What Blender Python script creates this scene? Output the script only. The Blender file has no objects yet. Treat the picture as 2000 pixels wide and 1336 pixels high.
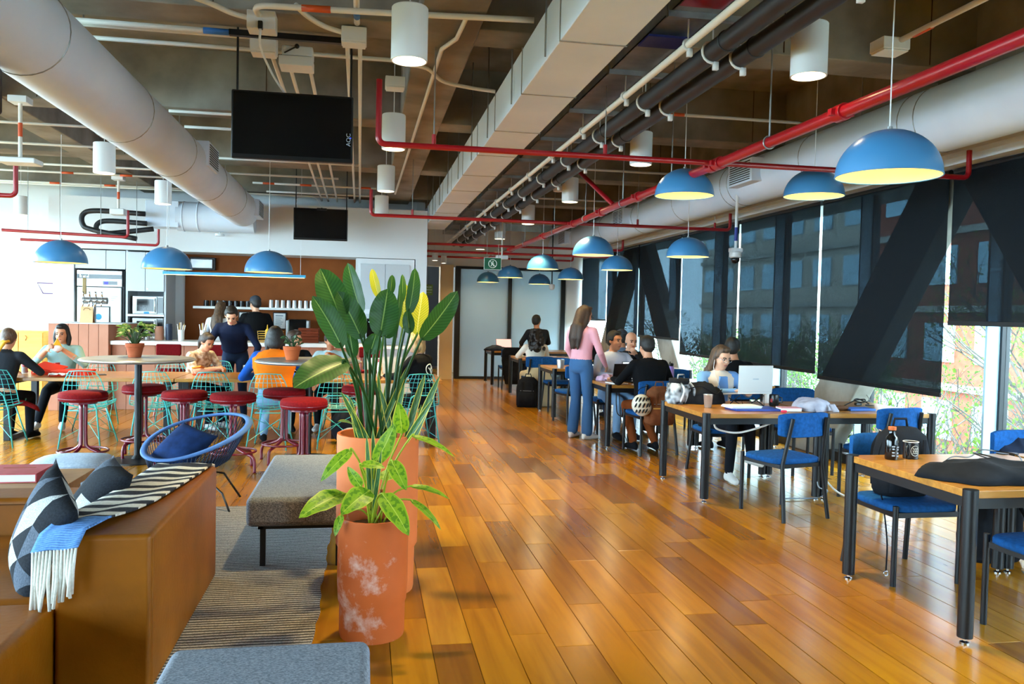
import bpy, bmesh, math, random
import numpy as np
from mathutils import Vector, Matrix, Euler
from mathutils.bvhtree import BVHTree

random.seed(7)
PI = math.pi
sc = bpy.context.scene
COL = sc.collection

# ---------------------------------------------------------------- camera
# world: X to the window side, Y along the room, Z up, metres; the camera stands at the origin, 1.56 m up
cam_d = bpy.data.cameras.new('camera')
cam_d.sensor_width = 36.0
cam_d.lens = 28.8
cam_d.clip_start = 0.05
cam_d.clip_end = 300
cam = bpy.data.objects.new('camera', cam_d)
COL.objects.link(cam)
rot = Matrix(((0.983961, -0.015465, -0.177712), (-0.177024, 0.038109, -0.983468), (0.021981, 0.999154, 0.034761)))
cam.matrix_world = Matrix.Translation((0, 0, 1.56)) @ rot.to_4x4()
sc.camera = cam

# ---------------------------------------------------------------- sky, sun, exposure
world = bpy.data.worlds.new('overcast_sky')
sc.world = world
world.use_nodes = True
wn = world.node_tree.nodes
wn['Background'].inputs[0].default_value = (0.68, 0.85, 1.0, 1)
wn['Background'].inputs[1].default_value = 24.0
sun_d = bpy.data.lights.new('sun', 'SUN')
sun_d.energy = 5.0
sun_d.angle = math.radians(6)
sun_d.color = (1.0, 0.95, 0.86)
sun = bpy.data.objects.new('sun', sun_d)
COL.objects.link(sun)
sun.rotation_euler = Vector((0.62, 0.25, -0.75)).to_track_quat('-Z', 'Y').to_euler()
vs = sc.view_settings
vs.view_transform = 'Standard'
vs.look = 'None'
vs.exposure = 0.33
vs.gamma = 1.0
vs.use_curve_mapping = False
sc.cycles.max_bounces = 7
sc.cycles.diffuse_bounces = 4
sc.cycles.glossy_bounces = 3
sc.cycles.transmission_bounces = 4
sc.cycles.transparent_max_bounces = 12
sc.cycles.sample_clamp_indirect = 6
sc.cycles.caustics_reflective = False
sc.cycles.caustics_refractive = False
sc.cycles.use_denoising = True

# ---------------------------------------------------------------- materials
def lin(h):
    h = h.lstrip('#')
    c = [int(h[i:i + 2], 16) / 255 for i in (0, 2, 4)]
    return tuple(((v + .055) / 1.055) ** 2.4 if v > .04045 else v / 12.92 for v in c) + (1,)

MATS = {}
def mat(name, col, rough=.5, metal=0., col2=None, scale=8., bump=0., bscale=None, detail=4, emit=0., ecol=None, spec=.5, coat=0., stretch=None, trans=0., sheen=0.):
    if name in MATS:
        return MATS[name]
    m = bpy.data.materials.new(name)
    m.use_nodes = True
    nt = m.node_tree
    n, l = nt.nodes, nt.links
    b = n['Principled BSDF']
    b.inputs['Base Color'].default_value = lin(col)
    b.inputs['Roughness'].default_value = rough
    b.inputs['Metallic'].default_value = metal
    b.inputs['Specular IOR Level'].default_value = spec if rough < .6 else min(spec, .15)
    b.inputs['Coat Weight'].default_value = coat
    b.inputs['Coat Roughness'].default_value = .15
    b.inputs['Sheen Weight'].default_value = sheen
    if emit:
        b.inputs['Emission Color'].default_value = lin(ecol or col)
        b.inputs['Emission Strength'].default_value = emit
        m.cycles.emission_sampling = 'NONE'      # the lamp objects beside these surfaces carry the light
    tc = None
    if col2 or bump:
        tc = n.new('ShaderNodeTexCoord')
        mp = n.new('ShaderNodeMapping')
        if stretch:
            mp.inputs['Scale'].default_value = stretch
        l.new(tc.outputs['Object'], mp.inputs['Vector'])
    if col2:
        t = n.new('ShaderNodeTexNoise')
        t.inputs['Scale'].default_value = scale
        t.inputs['Detail'].default_value = detail
        l.new(mp.outputs[0], t.inputs['Vector'])
        r = n.new('ShaderNodeValToRGB')
        r.color_ramp.elements[0].position = .35
        r.color_ramp.elements[1].position = .68
        r.color_ramp.elements[0].color = lin(col2)
        r.color_ramp.elements[1].color = lin(col)
        l.new(t.outputs[0], r.inputs[0])
        l.new(r.outputs[0], b.inputs['Base Color'])
    if bump:
        t2 = n.new('ShaderNodeTexNoise')
        t2.inputs['Scale'].default_value = bscale or scale * 3
        t2.inputs['Detail'].default_value = 3
        l.new(mp.outputs[0], t2.inputs['Vector'])
        bp = n.new('ShaderNodeBump')
        bp.inputs['Strength'].default_value = bump
        bp.inputs['Distance'].default_value = .01
        l.new(t2.outputs[0], bp.inputs['Height'])
        l.new(bp.outputs[0], b.inputs['Normal'])
    if trans:
        mx = n.new('ShaderNodeMixShader')
        tr = n.new('ShaderNodeBsdfTranslucent')
        tr.inputs[0].default_value = lin(col)
        mx.inputs[0].default_value = trans
        l.new(b.outputs[0], mx.inputs[1])
        l.new(tr.outputs[0], mx.inputs[2])
        l.new(mx.outputs[0], n['Material Output'].inputs[0])
    MATS[name] = m
    return m

def see_through(name, col, amount, rough=.05, gloss=.1, body='#101418'):
    """thin sheet: part of the light goes straight through, tinted; the rest sees a surface of its own colour"""
    m = bpy.data.materials.new(name)
    m.use_nodes = True
    n, l = m.node_tree.nodes, m.node_tree.links
    b = n['Principled BSDF']
    b.inputs['Base Color'].default_value = lin(body)
    b.inputs['Roughness'].default_value = rough
    b.inputs['Specular IOR Level'].default_value = gloss
    t = n.new('ShaderNodeBsdfTransparent')
    t.inputs[0].default_value = lin(col)
    x = n.new('ShaderNodeMixShader')
    x.inputs[0].default_value = amount
    l.new(b.outputs[0], x.inputs[1])
    l.new(t.outputs[0], x.inputs[2])
    l.new(x.outputs[0], n['Material Output'].inputs[0])
    MATS[name] = m
    return m

def M(n):
    return MATS[n]

mat('concrete', '#9A948A', .85, col2='#756F66', scale=2.2, bump=.25, bscale=14, detail=8)
mat('concrete_pale', '#A9A69E', .8, col2='#88857C', scale=3, bump=.2, bscale=12, detail=8)
mat('white_wall', '#E2E5E8', .7)
mat('grey_paint', '#C6CCD2', .55)
mat('duct_white', '#E3EFFF', .5, col2='#D8E6F8', scale=1.5)
mat('white_metal', '#E2E6EA', .4)
mat('conduit', '#E6E3DC', .5)
mat('galvanised', '#A9ABAB', .35, .6, col2='#8A8C8C', scale=6)
mat('red_pipe', '#9C0A18', .3, coat=.3)
mat('orange_band', '#D8541B', .5)
mat('blue_band', '#2C6FB8', .5)
mat('navy_band', '#1F2D8A', .5)
mat('black_metal', '#15181C', .38, .3)
mat('black_pipe', '#17181B', .5, col2='#212226', scale=5)
mat('black_plastic', '#0C0D10', .3)
mat('black_gloss', '#08090B', .12)
mat('dome_blue', '#4282B4', .32, coat=.15)
mat('dome_inside', '#F4D98A', .5)
mat('chrome', '#D5D8DB', .14, 1.)
mat('steel', '#C4C6C8', .34, .75, col2='#ACAEB0', scale=5)
mat('dark_screen', '#07080A', .15)
mat('leather', '#945404', .42, col2='#7A4403', scale=3, bump=.12, bscale=40, spec=.3)
mat('grey_fabric', '#9BA1AB', .95, col2='#5C626C', scale=130, bump=.4, bscale=160, stretch=(1, 3, 1))
mat('pale_fabric', '#C9D6E4', .95, col2='#AFBFD2', scale=60)
mat('terracotta', '#C8673A', .7, col2='#B0542B', scale=3, bump=.1)
mat('small_terracotta', '#B4603F', .75, col2='#9C4C2E', scale=8)
mat('soil', '#33241A', .95, col2='#1E140E', scale=30, bump=.6)
mat('table_wood', '#B98338', .3, col2='#9C6725', scale=4, stretch=(1.2, 9, 9), coat=.25)
mat('table_wood_across', '#B98338', .3, col2='#9C6725', scale=4, stretch=(1.2, 9, 9), coat=.25)
mat('chair_blue', '#175596', .85, col2='#12457C', scale=40)
mat('teal_wire', '#43B9BC', .35)
mat('stool_red', '#780A11', .85, col2='#66070D', scale=60)
mat('stool_frame', '#6E0B27', .3, coat=.3)
mat('panel_clay', '#C28A73', .6, col2='#B27A62', scale=2)
mat('worktop_white', '#F0EFEC', .3)
mat('niche_brown', '#8A4A1E', .6, col2='#783E16', scale=2)
mat('paper', '#ECECEA', .8)
mat('print_grey', '#9AA3AC', .8)
mat('print_blue', '#3E8FD0', .8)
mat('light_wood', '#D8A94A', .5, col2='#C7973A', scale=3, stretch=(1, 1, 8))
mat('green_sign', '#0B5B3C', .5)
mat('lime_sign', '#5E7A2A', .5)
mat('sign_white', '#E8EFE6', .6)
mat('frame_dark', '#14171B', .45)
mat('cream_column', '#D9BE92', .6)
mat('cyan_bar', '#3FA6D2', .4)
mat('pizza_red', '#D9341A', .6)
mat('cola', '#5A0E12', .2)
mat('mug_black', '#121316', .3)

# ---------------------------------------------------------------- geometry helpers
class MB:
    def __init__(s):
        s.v, s.f, s.t = [], [], []
        s.tag = 0
    def add(s, vs, fs, mx=None):
        o = len(s.v)
        if mx is not None:
            vs = [tuple(mx @ Vector(p)) for p in vs]
        s.v.extend(tuple(p) for p in vs)
        s.f.extend(tuple(i + o for i in f) for f in fs)
        s.t.extend([s.tag] * len(fs))
        return s
    def box(s, x0, x1, y0, y1, z0, z1, mx=None):
        v = [(x, y, z) for z in (z0, z1) for y in (y0, y1) for x in (x0, x1)]
        return s.add(v, [(0, 2, 3, 1), (4, 5, 7, 6), (0, 1, 5, 4), (2, 6, 7, 3), (0, 4, 6, 2), (1, 3, 7, 5)], mx)
    def cbox(s, c, d, mx=None):
        return s.box(c[0] - d[0] / 2, c[0] + d[0] / 2, c[1] - d[1] / 2, c[1] + d[1] / 2, c[2] - d[2] / 2, c[2] + d[2] / 2, mx)
    def tube(s, pts, r, n=8, closed=False, caps=True, sq=1.0):
        P = [Vector(p) for p in pts]
        m = len(P)
        R = r if isinstance(r, (list, tuple)) else [r] * m
        T = []
        for i in range(m):
            if closed:
                d = P[(i + 1) % m] - P[i - 1]
            else:
                d = P[min(i + 1, m - 1)] - P[max(i - 1, 0)]
            T.append(d.normalized() if d.length > 1e-9 else Vector((0, 0, 1)))
        a = Vector((0, 0, 1)) if abs(T[0].z) < .9 else Vector((1, 0, 0))
        u = (a - T[0] * a.dot(T[0])).normalized()
        vs, fs = [], []
        for i in range(m):
            u = (u - T[i] * u.dot(T[i]))
            u = u.normalized() if u.length > 1e-6 else T[i].orthogonal().normalized()
            w = T[i].cross(u)
            for k in range(n):
                t = 2 * PI * k / n
                vs.append(P[i] + (u * math.cos(t) + w * math.sin(t) * sq) * R[i])
        q = m if closed else m - 1
        for i in range(q):
            j = (i + 1) % m
            for k in range(n):
                fs.append((i * n + k, i * n + (k + 1) % n, j * n + (k + 1) % n, j * n + k))
        if caps and not closed:
            fs.append(tuple(range(n - 1, -1, -1)))
            fs.append(tuple((m - 1) * n + k for k in range(n)))
        return s.add(vs, fs)
    def cyl(s, a, b, r, r2=None, n=16):
        return s.tube([a, b], [r, r if r2 is None else r2], n)
    def lathe(s, prof, n=24, c=(0, 0, 0), mx=None, caps=True):
        vs, fs = [], []
        m = len(prof)
        for r, z in prof:
            for k in range(n):
                t = 2 * PI * k / n
                vs.append((c[0] + r * math.cos(t), c[1] + r * math.sin(t), c[2] + z))
        for i in range(m - 1):
            for k in range(n):
                fs.append((i * n + k, i * n + (k + 1) % n, (i + 1) * n + (k + 1) % n, (i + 1) * n + k))
        if caps and prof[0][0] > 1e-4:
            fs.append(tuple(range(n - 1, -1, -1)))
        if caps and prof[-1][0] > 1e-4:
            fs.append(tuple((m - 1) * n + k for k in range(n)))
        return s.add(vs, fs, mx)
    def ell(s, c, r, n=14, mx=None, rot=None):
        vs, fs = [], []
        h = max(6, n // 2 + 1)
        R = rot.to_matrix() if rot is not None else None
        for i in range(1, h):
            a = PI * i / h
            for k in range(n):
                t = 2 * PI * k / n
                p = Vector((r[0] * math.sin(a) * math.cos(t), r[1] * math.sin(a) * math.sin(t), r[2] * math.cos(a)))
                if R is not None:
                    p = R @ p
                vs.append(p + Vector(c))
        top = Vector((0, 0, r[2])); bot = Vector((0, 0, -r[2]))
        if R is not None:
            top = R @ top; bot = R @ bot
        vs += [top + Vector(c), bot + Vector(c)]
        T, B = len(vs) - 2, len(vs) - 1
        for i in range(h - 2):
            for k in range(n):
                fs.append((i * n + k, (i + 1) * n + k, (i + 1) * n + (k + 1) % n, i * n + (k + 1) % n))
        for k in range(n):
            fs.append((T, k, (k + 1) % n))
            fs.append((B, (h - 2) * n + (k + 1) % n, (h - 2) * n + k))
        return s.add(vs, fs, mx)
    def loft(s, rings):
        """rings: list of vertex lists of equal length, closed loops, capped"""
        n = len(rings[0])
        vs = [p for r in rings for p in r]
        fs = []
        for i in range(len(rings) - 1):
            for k in range(n):
                fs.append((i * n + k, i * n + (k + 1) % n, (i + 1) * n + (k + 1) % n, (i + 1) * n + k))
        fs.append(tuple(range(n - 1, -1, -1)))
        fs.append(tuple((len(rings) - 1) * n + k for k in range(n)))
        return s.add(vs, fs)
    def grid(s, fn, nu, nv):
        vs = [fn(i / nu, j / nv) for j in range(nv + 1) for i in range(nu + 1)]
        fs = [(j * (nu + 1) + i, j * (nu + 1) + i + 1, (j + 1) * (nu + 1) + i + 1, (j + 1) * (nu + 1) + i) for j in range(nv) for i in range(nu)]
        return s.add(vs, fs)
    def mesh(s, name, mats, smooth=False):
        me = bpy.data.meshes.new(name)
        me.from_pydata(s.v, [], s.f)
        for m in (mats if isinstance(mats, (list, tuple)) else [mats]):
            me.materials.append(M(m) if isinstance(m, str) else m)
        if isinstance(mats, (list, tuple)) and len(mats) > 1:
            me.polygons.foreach_set('material_index', s.t)
        if smooth:
            me.polygons.foreach_set('use_smooth', [True] * len(s.f))
        me.update()
        return me
    def build(s, name, mats, parent=None, smooth=False, bevel=0, seg=2, angle=None, solid=0, loc=None):
        o = bpy.data.objects.new(name, s.mesh(name, mats, smooth or angle is not None))
        COL.objects.link(o)
        if parent is not None:
            o.parent = parent
        if loc is not None:
            o.location = loc
        if solid:
            d = o.modifiers.new('thickness', 'SOLIDIFY'); d.thickness = solid; d.offset = 0
        if bevel:
            d = o.modifiers.new('bevel', 'BEVEL'); d.width = bevel; d.segments = seg; d.limit_method = 'ANGLE'; d.angle_limit = math.radians(35)
            o.data.polygons.foreach_set('use_smooth', [True] * len(o.data.polygons))
            d.harden_normals = True
        elif angle is not None:
            sm = smooth_by_angle(o.data, angle)
        return o

def smooth_by_angle(me, deg):
    """mark edges sharper than the angle, so that round sides shade smooth and rims stay crisp"""
    bm = bmesh.new(); bm.from_mesh(me)
    lim = math.radians(deg)
    for e in bm.edges:
        if len(e.link_faces) == 2 and e.calc_face_angle(0) > lim:
            e.smooth = False
    bm.to_mesh(me); bm.free()

def tag(o, label=None, cat=None, group=None, kind=None):
    if label: o['label'] = label
    if cat: o['category'] = cat
    if group: o['group'] = group
    if kind: o['kind'] = kind
    return o

def thing(name, label, cat, loc=(0, 0, 0), rz=0, group=None):
    o = bpy.data.objects.new(name, None)
    o.empty_display_size = .1
    COL.objects.link(o)
    o.location = loc
    o.rotation_euler = (0, 0, rz)
    return tag(o, label, cat, group)

def copy_tree(o, parent=None):
    c = o.copy()
    COL.objects.link(c)
    c.parent = parent
    for ch in list(o.children):
        copy_tree(ch, c)
    return c

def place(proto, used, loc, rz, label, group=None):
    """the first call uses the prototype itself, later calls a copy with copies of its parts"""
    o = proto if not used else copy_tree(proto)
    used.append(o)
    o.location = loc
    o.rotation_euler = (0, 0, rz)
    o['label'] = label
    if group: o['group'] = group
    return o

def struct(name, mb, m, parent=None, **k):
    o = mb.build(name, m, parent, **k)
    if parent is None:
        o['kind'] = 'structure'
    return o

def arc(c, r, a0, a1, n, ax='xy', z=0):
    out = []
    for i in range(n + 1):
        t = a0 + (a1 - a0) * i / n
        u, v = r * math.cos(t), r * math.sin(t)
        out.append((c[0] + u, c[1] + v, c[2]) if ax == 'xy' else ((c[0] + u, c[1], c[2] + v) if ax == 'xz' else (c[0], c[1] + u, c[2] + v)))
    return out

def bez(pts, n=12):
    """smooth curve through the points (Catmull-Rom)"""
    P = [Vector(p) for p in pts]
    P = [2 * P[0] - P[1]] + P + [2 * P[-1] - P[-2]]
    out = []
    for i in range(1, len(P) - 2):
        for k in range(n):
            t = k / n
            a, b, c, d = P[i - 1], P[i], P[i + 1], P[i + 2]
            out.append(.5 * ((2 * b) + (c - a) * t + (2 * a - 5 * b + 4 * c - d) * t * t + (3 * b - a - 3 * c + d) * t ** 3))
    out.append(P[-2])
    return out

ORD = ['first', 'second', 'third', 'fourth', 'fifth', 'sixth', 'seventh', 'eighth', 'ninth', 'tenth', 'eleventh', 'twelfth', 'thirteenth']

def text_mesh(name, body, size, m, parent, loc, rot=(PI / 2, 0, 0), align='CENTER', depth=.002):
    cu = bpy.data.curves.new(name, 'FONT')
    cu.body = body
    cu.size = size
    cu.align_x = align
    cu.align_y = 'CENTER'
    cu.extrude = depth
    t = bpy.data.objects.new(name + '_curve', cu)
    me = bpy.data.meshes.new_from_object(t)
    bpy.data.objects.remove(t)
    me.materials.clear()
    me.materials.append(M(m))
    o = bpy.data.objects.new(name, me)
    COL.objects.link(o)
    o.parent = parent
    o.location = loc
    o.rotation_euler = rot
    return o

# ================================================================ the room
XW = 5.45            # glass line of the window wall
XB = 5.12            # roller blinds
XL = -7.6            # wall on the far side of the room
YB = 15.0            # kitchen back wall
YF = 19.1            # glass wall at the far end
YR = -8.6            # wall behind the camera
ZS, ZBM = 4.08, 3.50  # slab, underside of the beams

# ---- wooden floor: planks with joints
def plank_material():
    m = bpy.data.materials.new('floor_plank'); m.use_nodes = True
    n, l = m.node_tree.nodes, m.node_tree.links
    b = n['Principled BSDF']
    tc = n.new('ShaderNodeTexCoord'); geo = n.new('ShaderNodeNewGeometry'); oi = n.new('ShaderNodeObjectInfo')
    add = n.new('ShaderNodeMath'); add.operation = 'ADD'
    l.new(geo.outputs['Random Per Island'], add.inputs[0]); l.new(oi.outputs['Random'], add.inputs[1])
    fr = n.new('ShaderNodeMath'); fr.operation = 'FRACT'; l.new(add.outputs[0], fr.inputs[0])
    # grain: noise stretched along the plank, shifted from plank to plank
    sep = n.new('ShaderNodeVectorMath'); sep.operation = 'MULTIPLY_ADD'
    sep.inputs[1].default_value = (16.0, 1.1, 1.0)
    comb = n.new('ShaderNodeCombineXYZ'); ml = n.new('ShaderNodeMath'); ml.operation = 'MULTIPLY'; ml.inputs[1].default_value = 37.0
    l.new(fr.outputs[0], ml.inputs[0]); l.new(ml.outputs[0], comb.inputs[2]); l.new(ml.outputs[0], comb.inputs[0])
    l.new(geo.outputs['Position'], sep.inputs[0]); l.new(comb.outputs[0], sep.inputs[2])
    t = n.new('ShaderNodeTexNoise'); t.inputs['Scale'].default_value = 1.0; t.inputs['Detail'].default_value = 3; t.inputs['Distortion'].default_value = .5
    l.new(sep.outputs[0], t.inputs['Vector'])
    cr = n.new('ShaderNodeValToRGB')
    e = cr.color_ramp.elements
    e[0].position = 0; e[0].color = lin('#7E4E08'); e[1].position = 1; e[1].color = lin('#B8821A')
    for p, c in ((.25, '#9A6206'), (.5, '#AC740C'), (.78, '#A0680F')):
        q = e.new(p); q.color = lin(c)
    l.new(fr.outputs[0], cr.inputs[0])
    gr = n.new('ShaderNodeValToRGB')
    gr.color_ramp.elements[0].position = .32; gr.color_ramp.elements[0].color = (.66, .58, .44, 1)
    gr.color_ramp.elements[1].position = .6; gr.color_ramp.elements[1].color = (1, 1, 1, 1)
    l.new(t.outputs[0], gr.inputs[0])
    mx = n.new('ShaderNodeMix'); mx.data_type = 'RGBA'; mx.blend_type = 'MULTIPLY'; mx.inputs[0].default_value = .75
    l.new(cr.outputs[0], mx.inputs[6]); l.new(gr.outputs[0], mx.inputs[7])
    l.new(mx.outputs[2], b.inputs['Base Color'])
    b.inputs['Roughness'].default_value = .21
    b.inputs['Specular IOR Level'].default_value = .36
    MATS['floor_plank'] = m
plank_material()
mat('joint_dark', '#3A230D', .8)
floor = struct('floor', MB().box(XL, XW + .2, YR, 24, -.2, -.012), 'joint_dark')
PW, PL = .192, 1.16
near, rest = [], []
col_i = 0
x = -.244 - 38 * PW
while x < XW:
    off = (col_i * 0.37 * PL + random.random() * .5 * PL) % PL
    y = YR - off
    while y < YF + 3:
        L = PL
        xa, xb, ya, yb = max(x, XL), min(x + PW, XW), max(y, YR), y + L
        if xb - xa > .02:
            cx_, cy_ = (xa + xb) / 2, (ya + yb) / 2
            seen = cy_ > 2.4 and -.42 < cx_ / cy_ < .86 and not (-7 < cx_ < -1.0 and cy_ < 6.2)
            (near if seen and abs(xb - xa - PW) < .001 and ya == y else rest).append((xa, xb, ya, yb, cx_ ** 2 + cy_ ** 2))
        y += L
    x += PW
    col_i += 1
near.sort(key=lambda q: q[4])
rest += near[300:]
near = near[:300]
def plank_geo(mb, xa, xb, ya, yb):
    g, c = .0012, .0018
    zt = 0
    v = [(xa + g, ya + g, -.011), (xb - g, ya + g, -.011), (xb - g, yb - g, -.011), (xa + g, yb - g, -.011),
         (xa + g, ya + g, zt - c), (xb - g, ya + g, zt - c), (xb - g, yb - g, zt - c), (xa + g, yb - g, zt - c),
         (xa + g + c, ya + g + c, zt), (xb - g - c, ya + g + c, zt), (xb - g - c, yb - g - c, zt), (xa + g + c, yb - g - c, zt)]
    f = [(8, 9, 10, 11), (4, 5, 9, 8), (5, 6, 10, 9), (6, 7, 11, 10), (7, 4, 8, 11), (0, 1, 5, 4), (1, 2, 6, 5), (2, 3, 7, 6), (3, 0, 4, 7)]
    mb.add(v, f)
pm = MB(); plank_geo(pm, -PW / 2, PW / 2, -PL / 2, PL / 2)
plank_mesh = pm.mesh('plank', 'floor_plank')
for q in near:
    o = bpy.data.objects.new('plank', plank_mesh); COL.objects.link(o); o.parent = floor
    o.location = ((q[0] + q[1]) / 2, (q[2] + q[3]) / 2, 0)
rm = MB()
for q in rest:
    plank_geo(rm, *q[:4])
tag(rm.build('plank_field', 'floor_plank', floor), kind='stuff')

# ---- ceiling slab and beams
ceiling = struct('ceiling', MB().box(XL, XW + .6, YR, 24, ZS, ZS + .3), 'concrete')
for yb in (-5.9, -3.0, -.1, 2.75, 5.65, 8.55, 11.45, 14.35, 17.25, 20.1):
    MB().box(XL, XW + .1, yb, yb + .36, ZBM, ZS + .01).build('cross_beam', 'concrete', ceiling, bevel=.012, seg=1)
for xa, xb in ((.33, .75), (-3.75, -3.4), (4.6, 4.95)):
    MB().box(xa, xb, YR, 23.9, ZBM - .012, ZS + .01).build('long_beam', 'concrete', ceiling, bevel=.012, seg=1)
# dark formwork joints along the beam sides
for yb in (5.65, 8.55, 11.45):
    for xx in (-5.6, -3.1, -1.0, 1.5, 3.0, 4.2):
        MB().box(xx, xx + .006, yb - .004, yb, ZBM + .02, ZS).build('form_joint', 'joint_dark', ceiling)

# ---- wall behind the camera, wall with daylight windows on the far side
struct('wall_rear', MB().box(XL - .2, XW + .6, YR - .2, YR, 0, ZS), mat('rear_dark', '#4A4038', .8))
wl = MB()
wl.box(XL - .2, XL, YR, 24, 3.4, ZS + .1)
wl.box(XL - .2, XL, YR, 24, -.1, .25)
for y0, y1 in ((YR, -8.2), (-1.4, -1.0), (4.2, 4.6), (9.6, 10.0), (14.2, 24)):
    wl.box(XL - .2, XL, y0, y1, .25, 3.4)
struct('wall_left', wl, 'white_wall')
glass = see_through('window_glass', '#F2FAFA', .94, .03, .5, '#DDE8EA')
for i, (y0, y1) in enumerate(((-1.0, 4.2), (4.6, 9.6), (10.0, 14.2), (-8.2, -1.4))):
    w = struct('window_%d' % (i + 1), MB().box(XL - .12, XL - .06, y0, y1, .25, .31).box(XL - .12, XL - .06, y0, y1, 3.34, 3.4), 'frame_dark')
    k = 4
    for j in range(k + 1):
        yy = y0 + (y1 - y0) * j / k
        MB().box(XL - .12, XL - .06, max(yy - .03, y0), min(yy + .03, y1), .31, 3.34).build('mullion', 'frame_dark', w)
    for j in range(k):
        ya, yb = y0 + (y1 - y0) * j / k, y0 + (y1 - y0) * (j + 1) / k
        MB().box(XL - .094, XL - .086, ya + .03, yb - .03, .31, 3.34).build('pane', glass, w)

# ---- window wall: sill, head beam, glass, mullions with fins
MULL = [-1.3 + 1.885 * i for i in range(-3, 12)]
sill = struct('trim_1', MB().box(5.2, XW + .15, YR, 19.4, -.01, .1), 'frame_dark')
struct('trim_2', MB().box(5.0, XW + .5, YR, 24, 2.93, ZS), 'grey_paint')
struct('trim_3', MB().box(4.86, 5.02, YR, 19.4, 2.99, 3.2), 'grey_paint')
mat('fin_blue', '#9FBFD2', .35)
for i in range(len(MULL) - 1):
    ya, yb = MULL[i], MULL[i + 1]
    if ya > 19.4: break
    w = struct('window_%d' % (i + 5), MB().box(XW - .03, XW + .05, ya - .035, ya + .035, .1, 2.95), 'frame_dark')
    MB().box(XW - .16, XW - .03, ya - .012, ya + .012, .1, 2.95).build('fin', 'fin_blue', w)
    MB().box(XW - .02, XW + .04, ya + .035, yb - .035, .1, .16).build('rail', 'frame_dark', w)
    MB().box(XW + .006, XW + .014, ya + .035, (ya + yb) / 2 - .003, .16, 2.95).build('pane', glass, w)
    MB().box(XW + .006, XW + .014, (ya + yb) / 2 + .003, yb - .035, .16, 2.95).build('pane', glass, w)
struct('wall_right', MB().box(XW - .05, XW + .1, YR, MULL[0], -.1, 3.2).box(XW - .05, XW + .1, 19.25, 19.5, -.1, 3.2).box(XW - .05, XW + .1, 23, 24, -.1, 3.2), 'white_wall')

# ---- leaning concrete braces behind the blinds, in an inverted V
def brace(y_top, y_bot, name):
    mb = MB()
    a, b = .34, .40
    x0, x1 = 5.18, 5.40
    v = [(x, y, z) for x in (x0, x1) for (y, z) in ((y_bot - b, .0), (y_bot + b, .0), (y_top + a, 3.1), (y_top - a, 3.1))]
    mb.add(v, [(0, 1, 2, 3), (7, 6, 5, 4), (0, 4, 5, 1), (1, 5, 6, 2), (2, 6, 7, 3), (3, 7, 4, 0)])
    return struct(name, mb, 'concrete_pale', bevel=.02)
for k, (t, b) in enumerate(((6.6, 8.95), (6.35, 4.0), (15.3, 12.75), (15.6, 17.9), (-2.0, .4))):
    brace(t, b, 'trim_%d' % (k + 4))

# ---- roller blinds
see_through('blind_mesh', '#BFD0D8', .2, .85, .2, '#10161C')
BL = [(-1.78, .25, 2.5), (.28, 2.31, 2.45), (2.34, 4.37, 2.4), (4.47, 6.50, 1.575), (6.56, 8.60, .925), (8.66, 10.66, .975), (10.72, 12.78, .985),
      (12.84, 14.90, 1.205), (14.96, 16.98, 1.0), (17.04, 19.05, 1.475)]
BLAB = ['rolled up dark blind beside the camera at the near end', 'rolled up dark blind second from the near end of the row', 'rolled up dark blind next to the one over the shrubs',
        'dark roller blind nearest the camera, pulled up to eye height over the shrubs', 'long dark roller blind behind the two bags, hanging lowest of all',
        'dark roller blind behind the grey hoodie on the table', 'dark roller blind behind the woman with the silver laptop', 'dark roller blind behind the man in the black sweater',
        'dark roller blind behind the bald man', 'short dark roller blind behind the woman in the pink shirt']
for i, (ya, yb, zb) in enumerate(BL):
    t = thing('roller_blind', BLAB[i], 'blind', (XB, (ya + yb) / 2, zb), 0, 'dark roller blinds along the windows')
    h = (yb - ya) / 2
    MB().box(-.002, .002, -h, h, 0, 2.9 - zb).build('fabric', 'blind_mesh', t)
    MB().cyl((.02, -h, 2.9 - zb), (.02, h, 2.9 - zb), .028, n=12).build('roller', 'black_metal', t)
    MB().box(-.008, .008, -h, h, -.035, .005).build('hem_bar', 'black_metal', t, bevel=.003)

# ---- far end: glass wall, cream column, corridor
mat('frosted_glass', '#C9DCE4', .12, trans=.55)
gw = struct('wall_far', MB().box(-1.0, 1.25, YF + .3, YF + .5, 0, 3.5).box(1.25, 4.9, YF, YF + .25, 2.62, 3.5).box(4.72, XW + .1, YF + .02, YF + .2, 0, 3.5), 'white_wall')
for xa, xb in ((2.2, 3.34), (3.42, 4.62)):
    MB().box(xa, xb, YF + .05, YF + .07, .06, 2.6).build('pane', 'frosted_glass', gw)
fr = MB()
for xa, xb in ((2.08, 2.2), (3.34, 3.42), (4.62, 4.72)):
    MB().box(xa, xb, YF - .02, YF + .12, 0, 2.64).build('mullion', 'frame_dark', gw)
for za, zb in ((0, .06), (2.58, 2.64)):
    MB().box(2.2, 4.62, YF - .01, YF + .1, za, zb).build('rail', 'frame_dark', gw)
struct('trim_9', MB().box(1.72, 2.02, YF - .1, YF + .3, 0, 2.66), 'cream_column')
MB().box(1.84, 1.87, YF - .12, YF - .1, 1.25, 1.4).build('card_reader', 'black_plastic', bpy.data.objects['trim_9'])
# corridor behind with dark slatted wall
struct('wall_corridor', MB().box(-.4, 5.4, 23.4, 23.6, 0, 3.5), 'frame_dark')
mat('room_grey', '#C9D3D8', .7)
struct('wall_corridor_side', MB().box(2.25, 5.4, 21.2, 21.3, 0, 3.5), 'room_grey')
for k in range(9):
    struct('trim_%d' % (10 + k), MB().box(1.06, 1.12, 19.6 + k * .36, 19.68 + k * .36, 0, 2.7), 'galvanised')
# column face to the right of the kitchen

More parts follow.
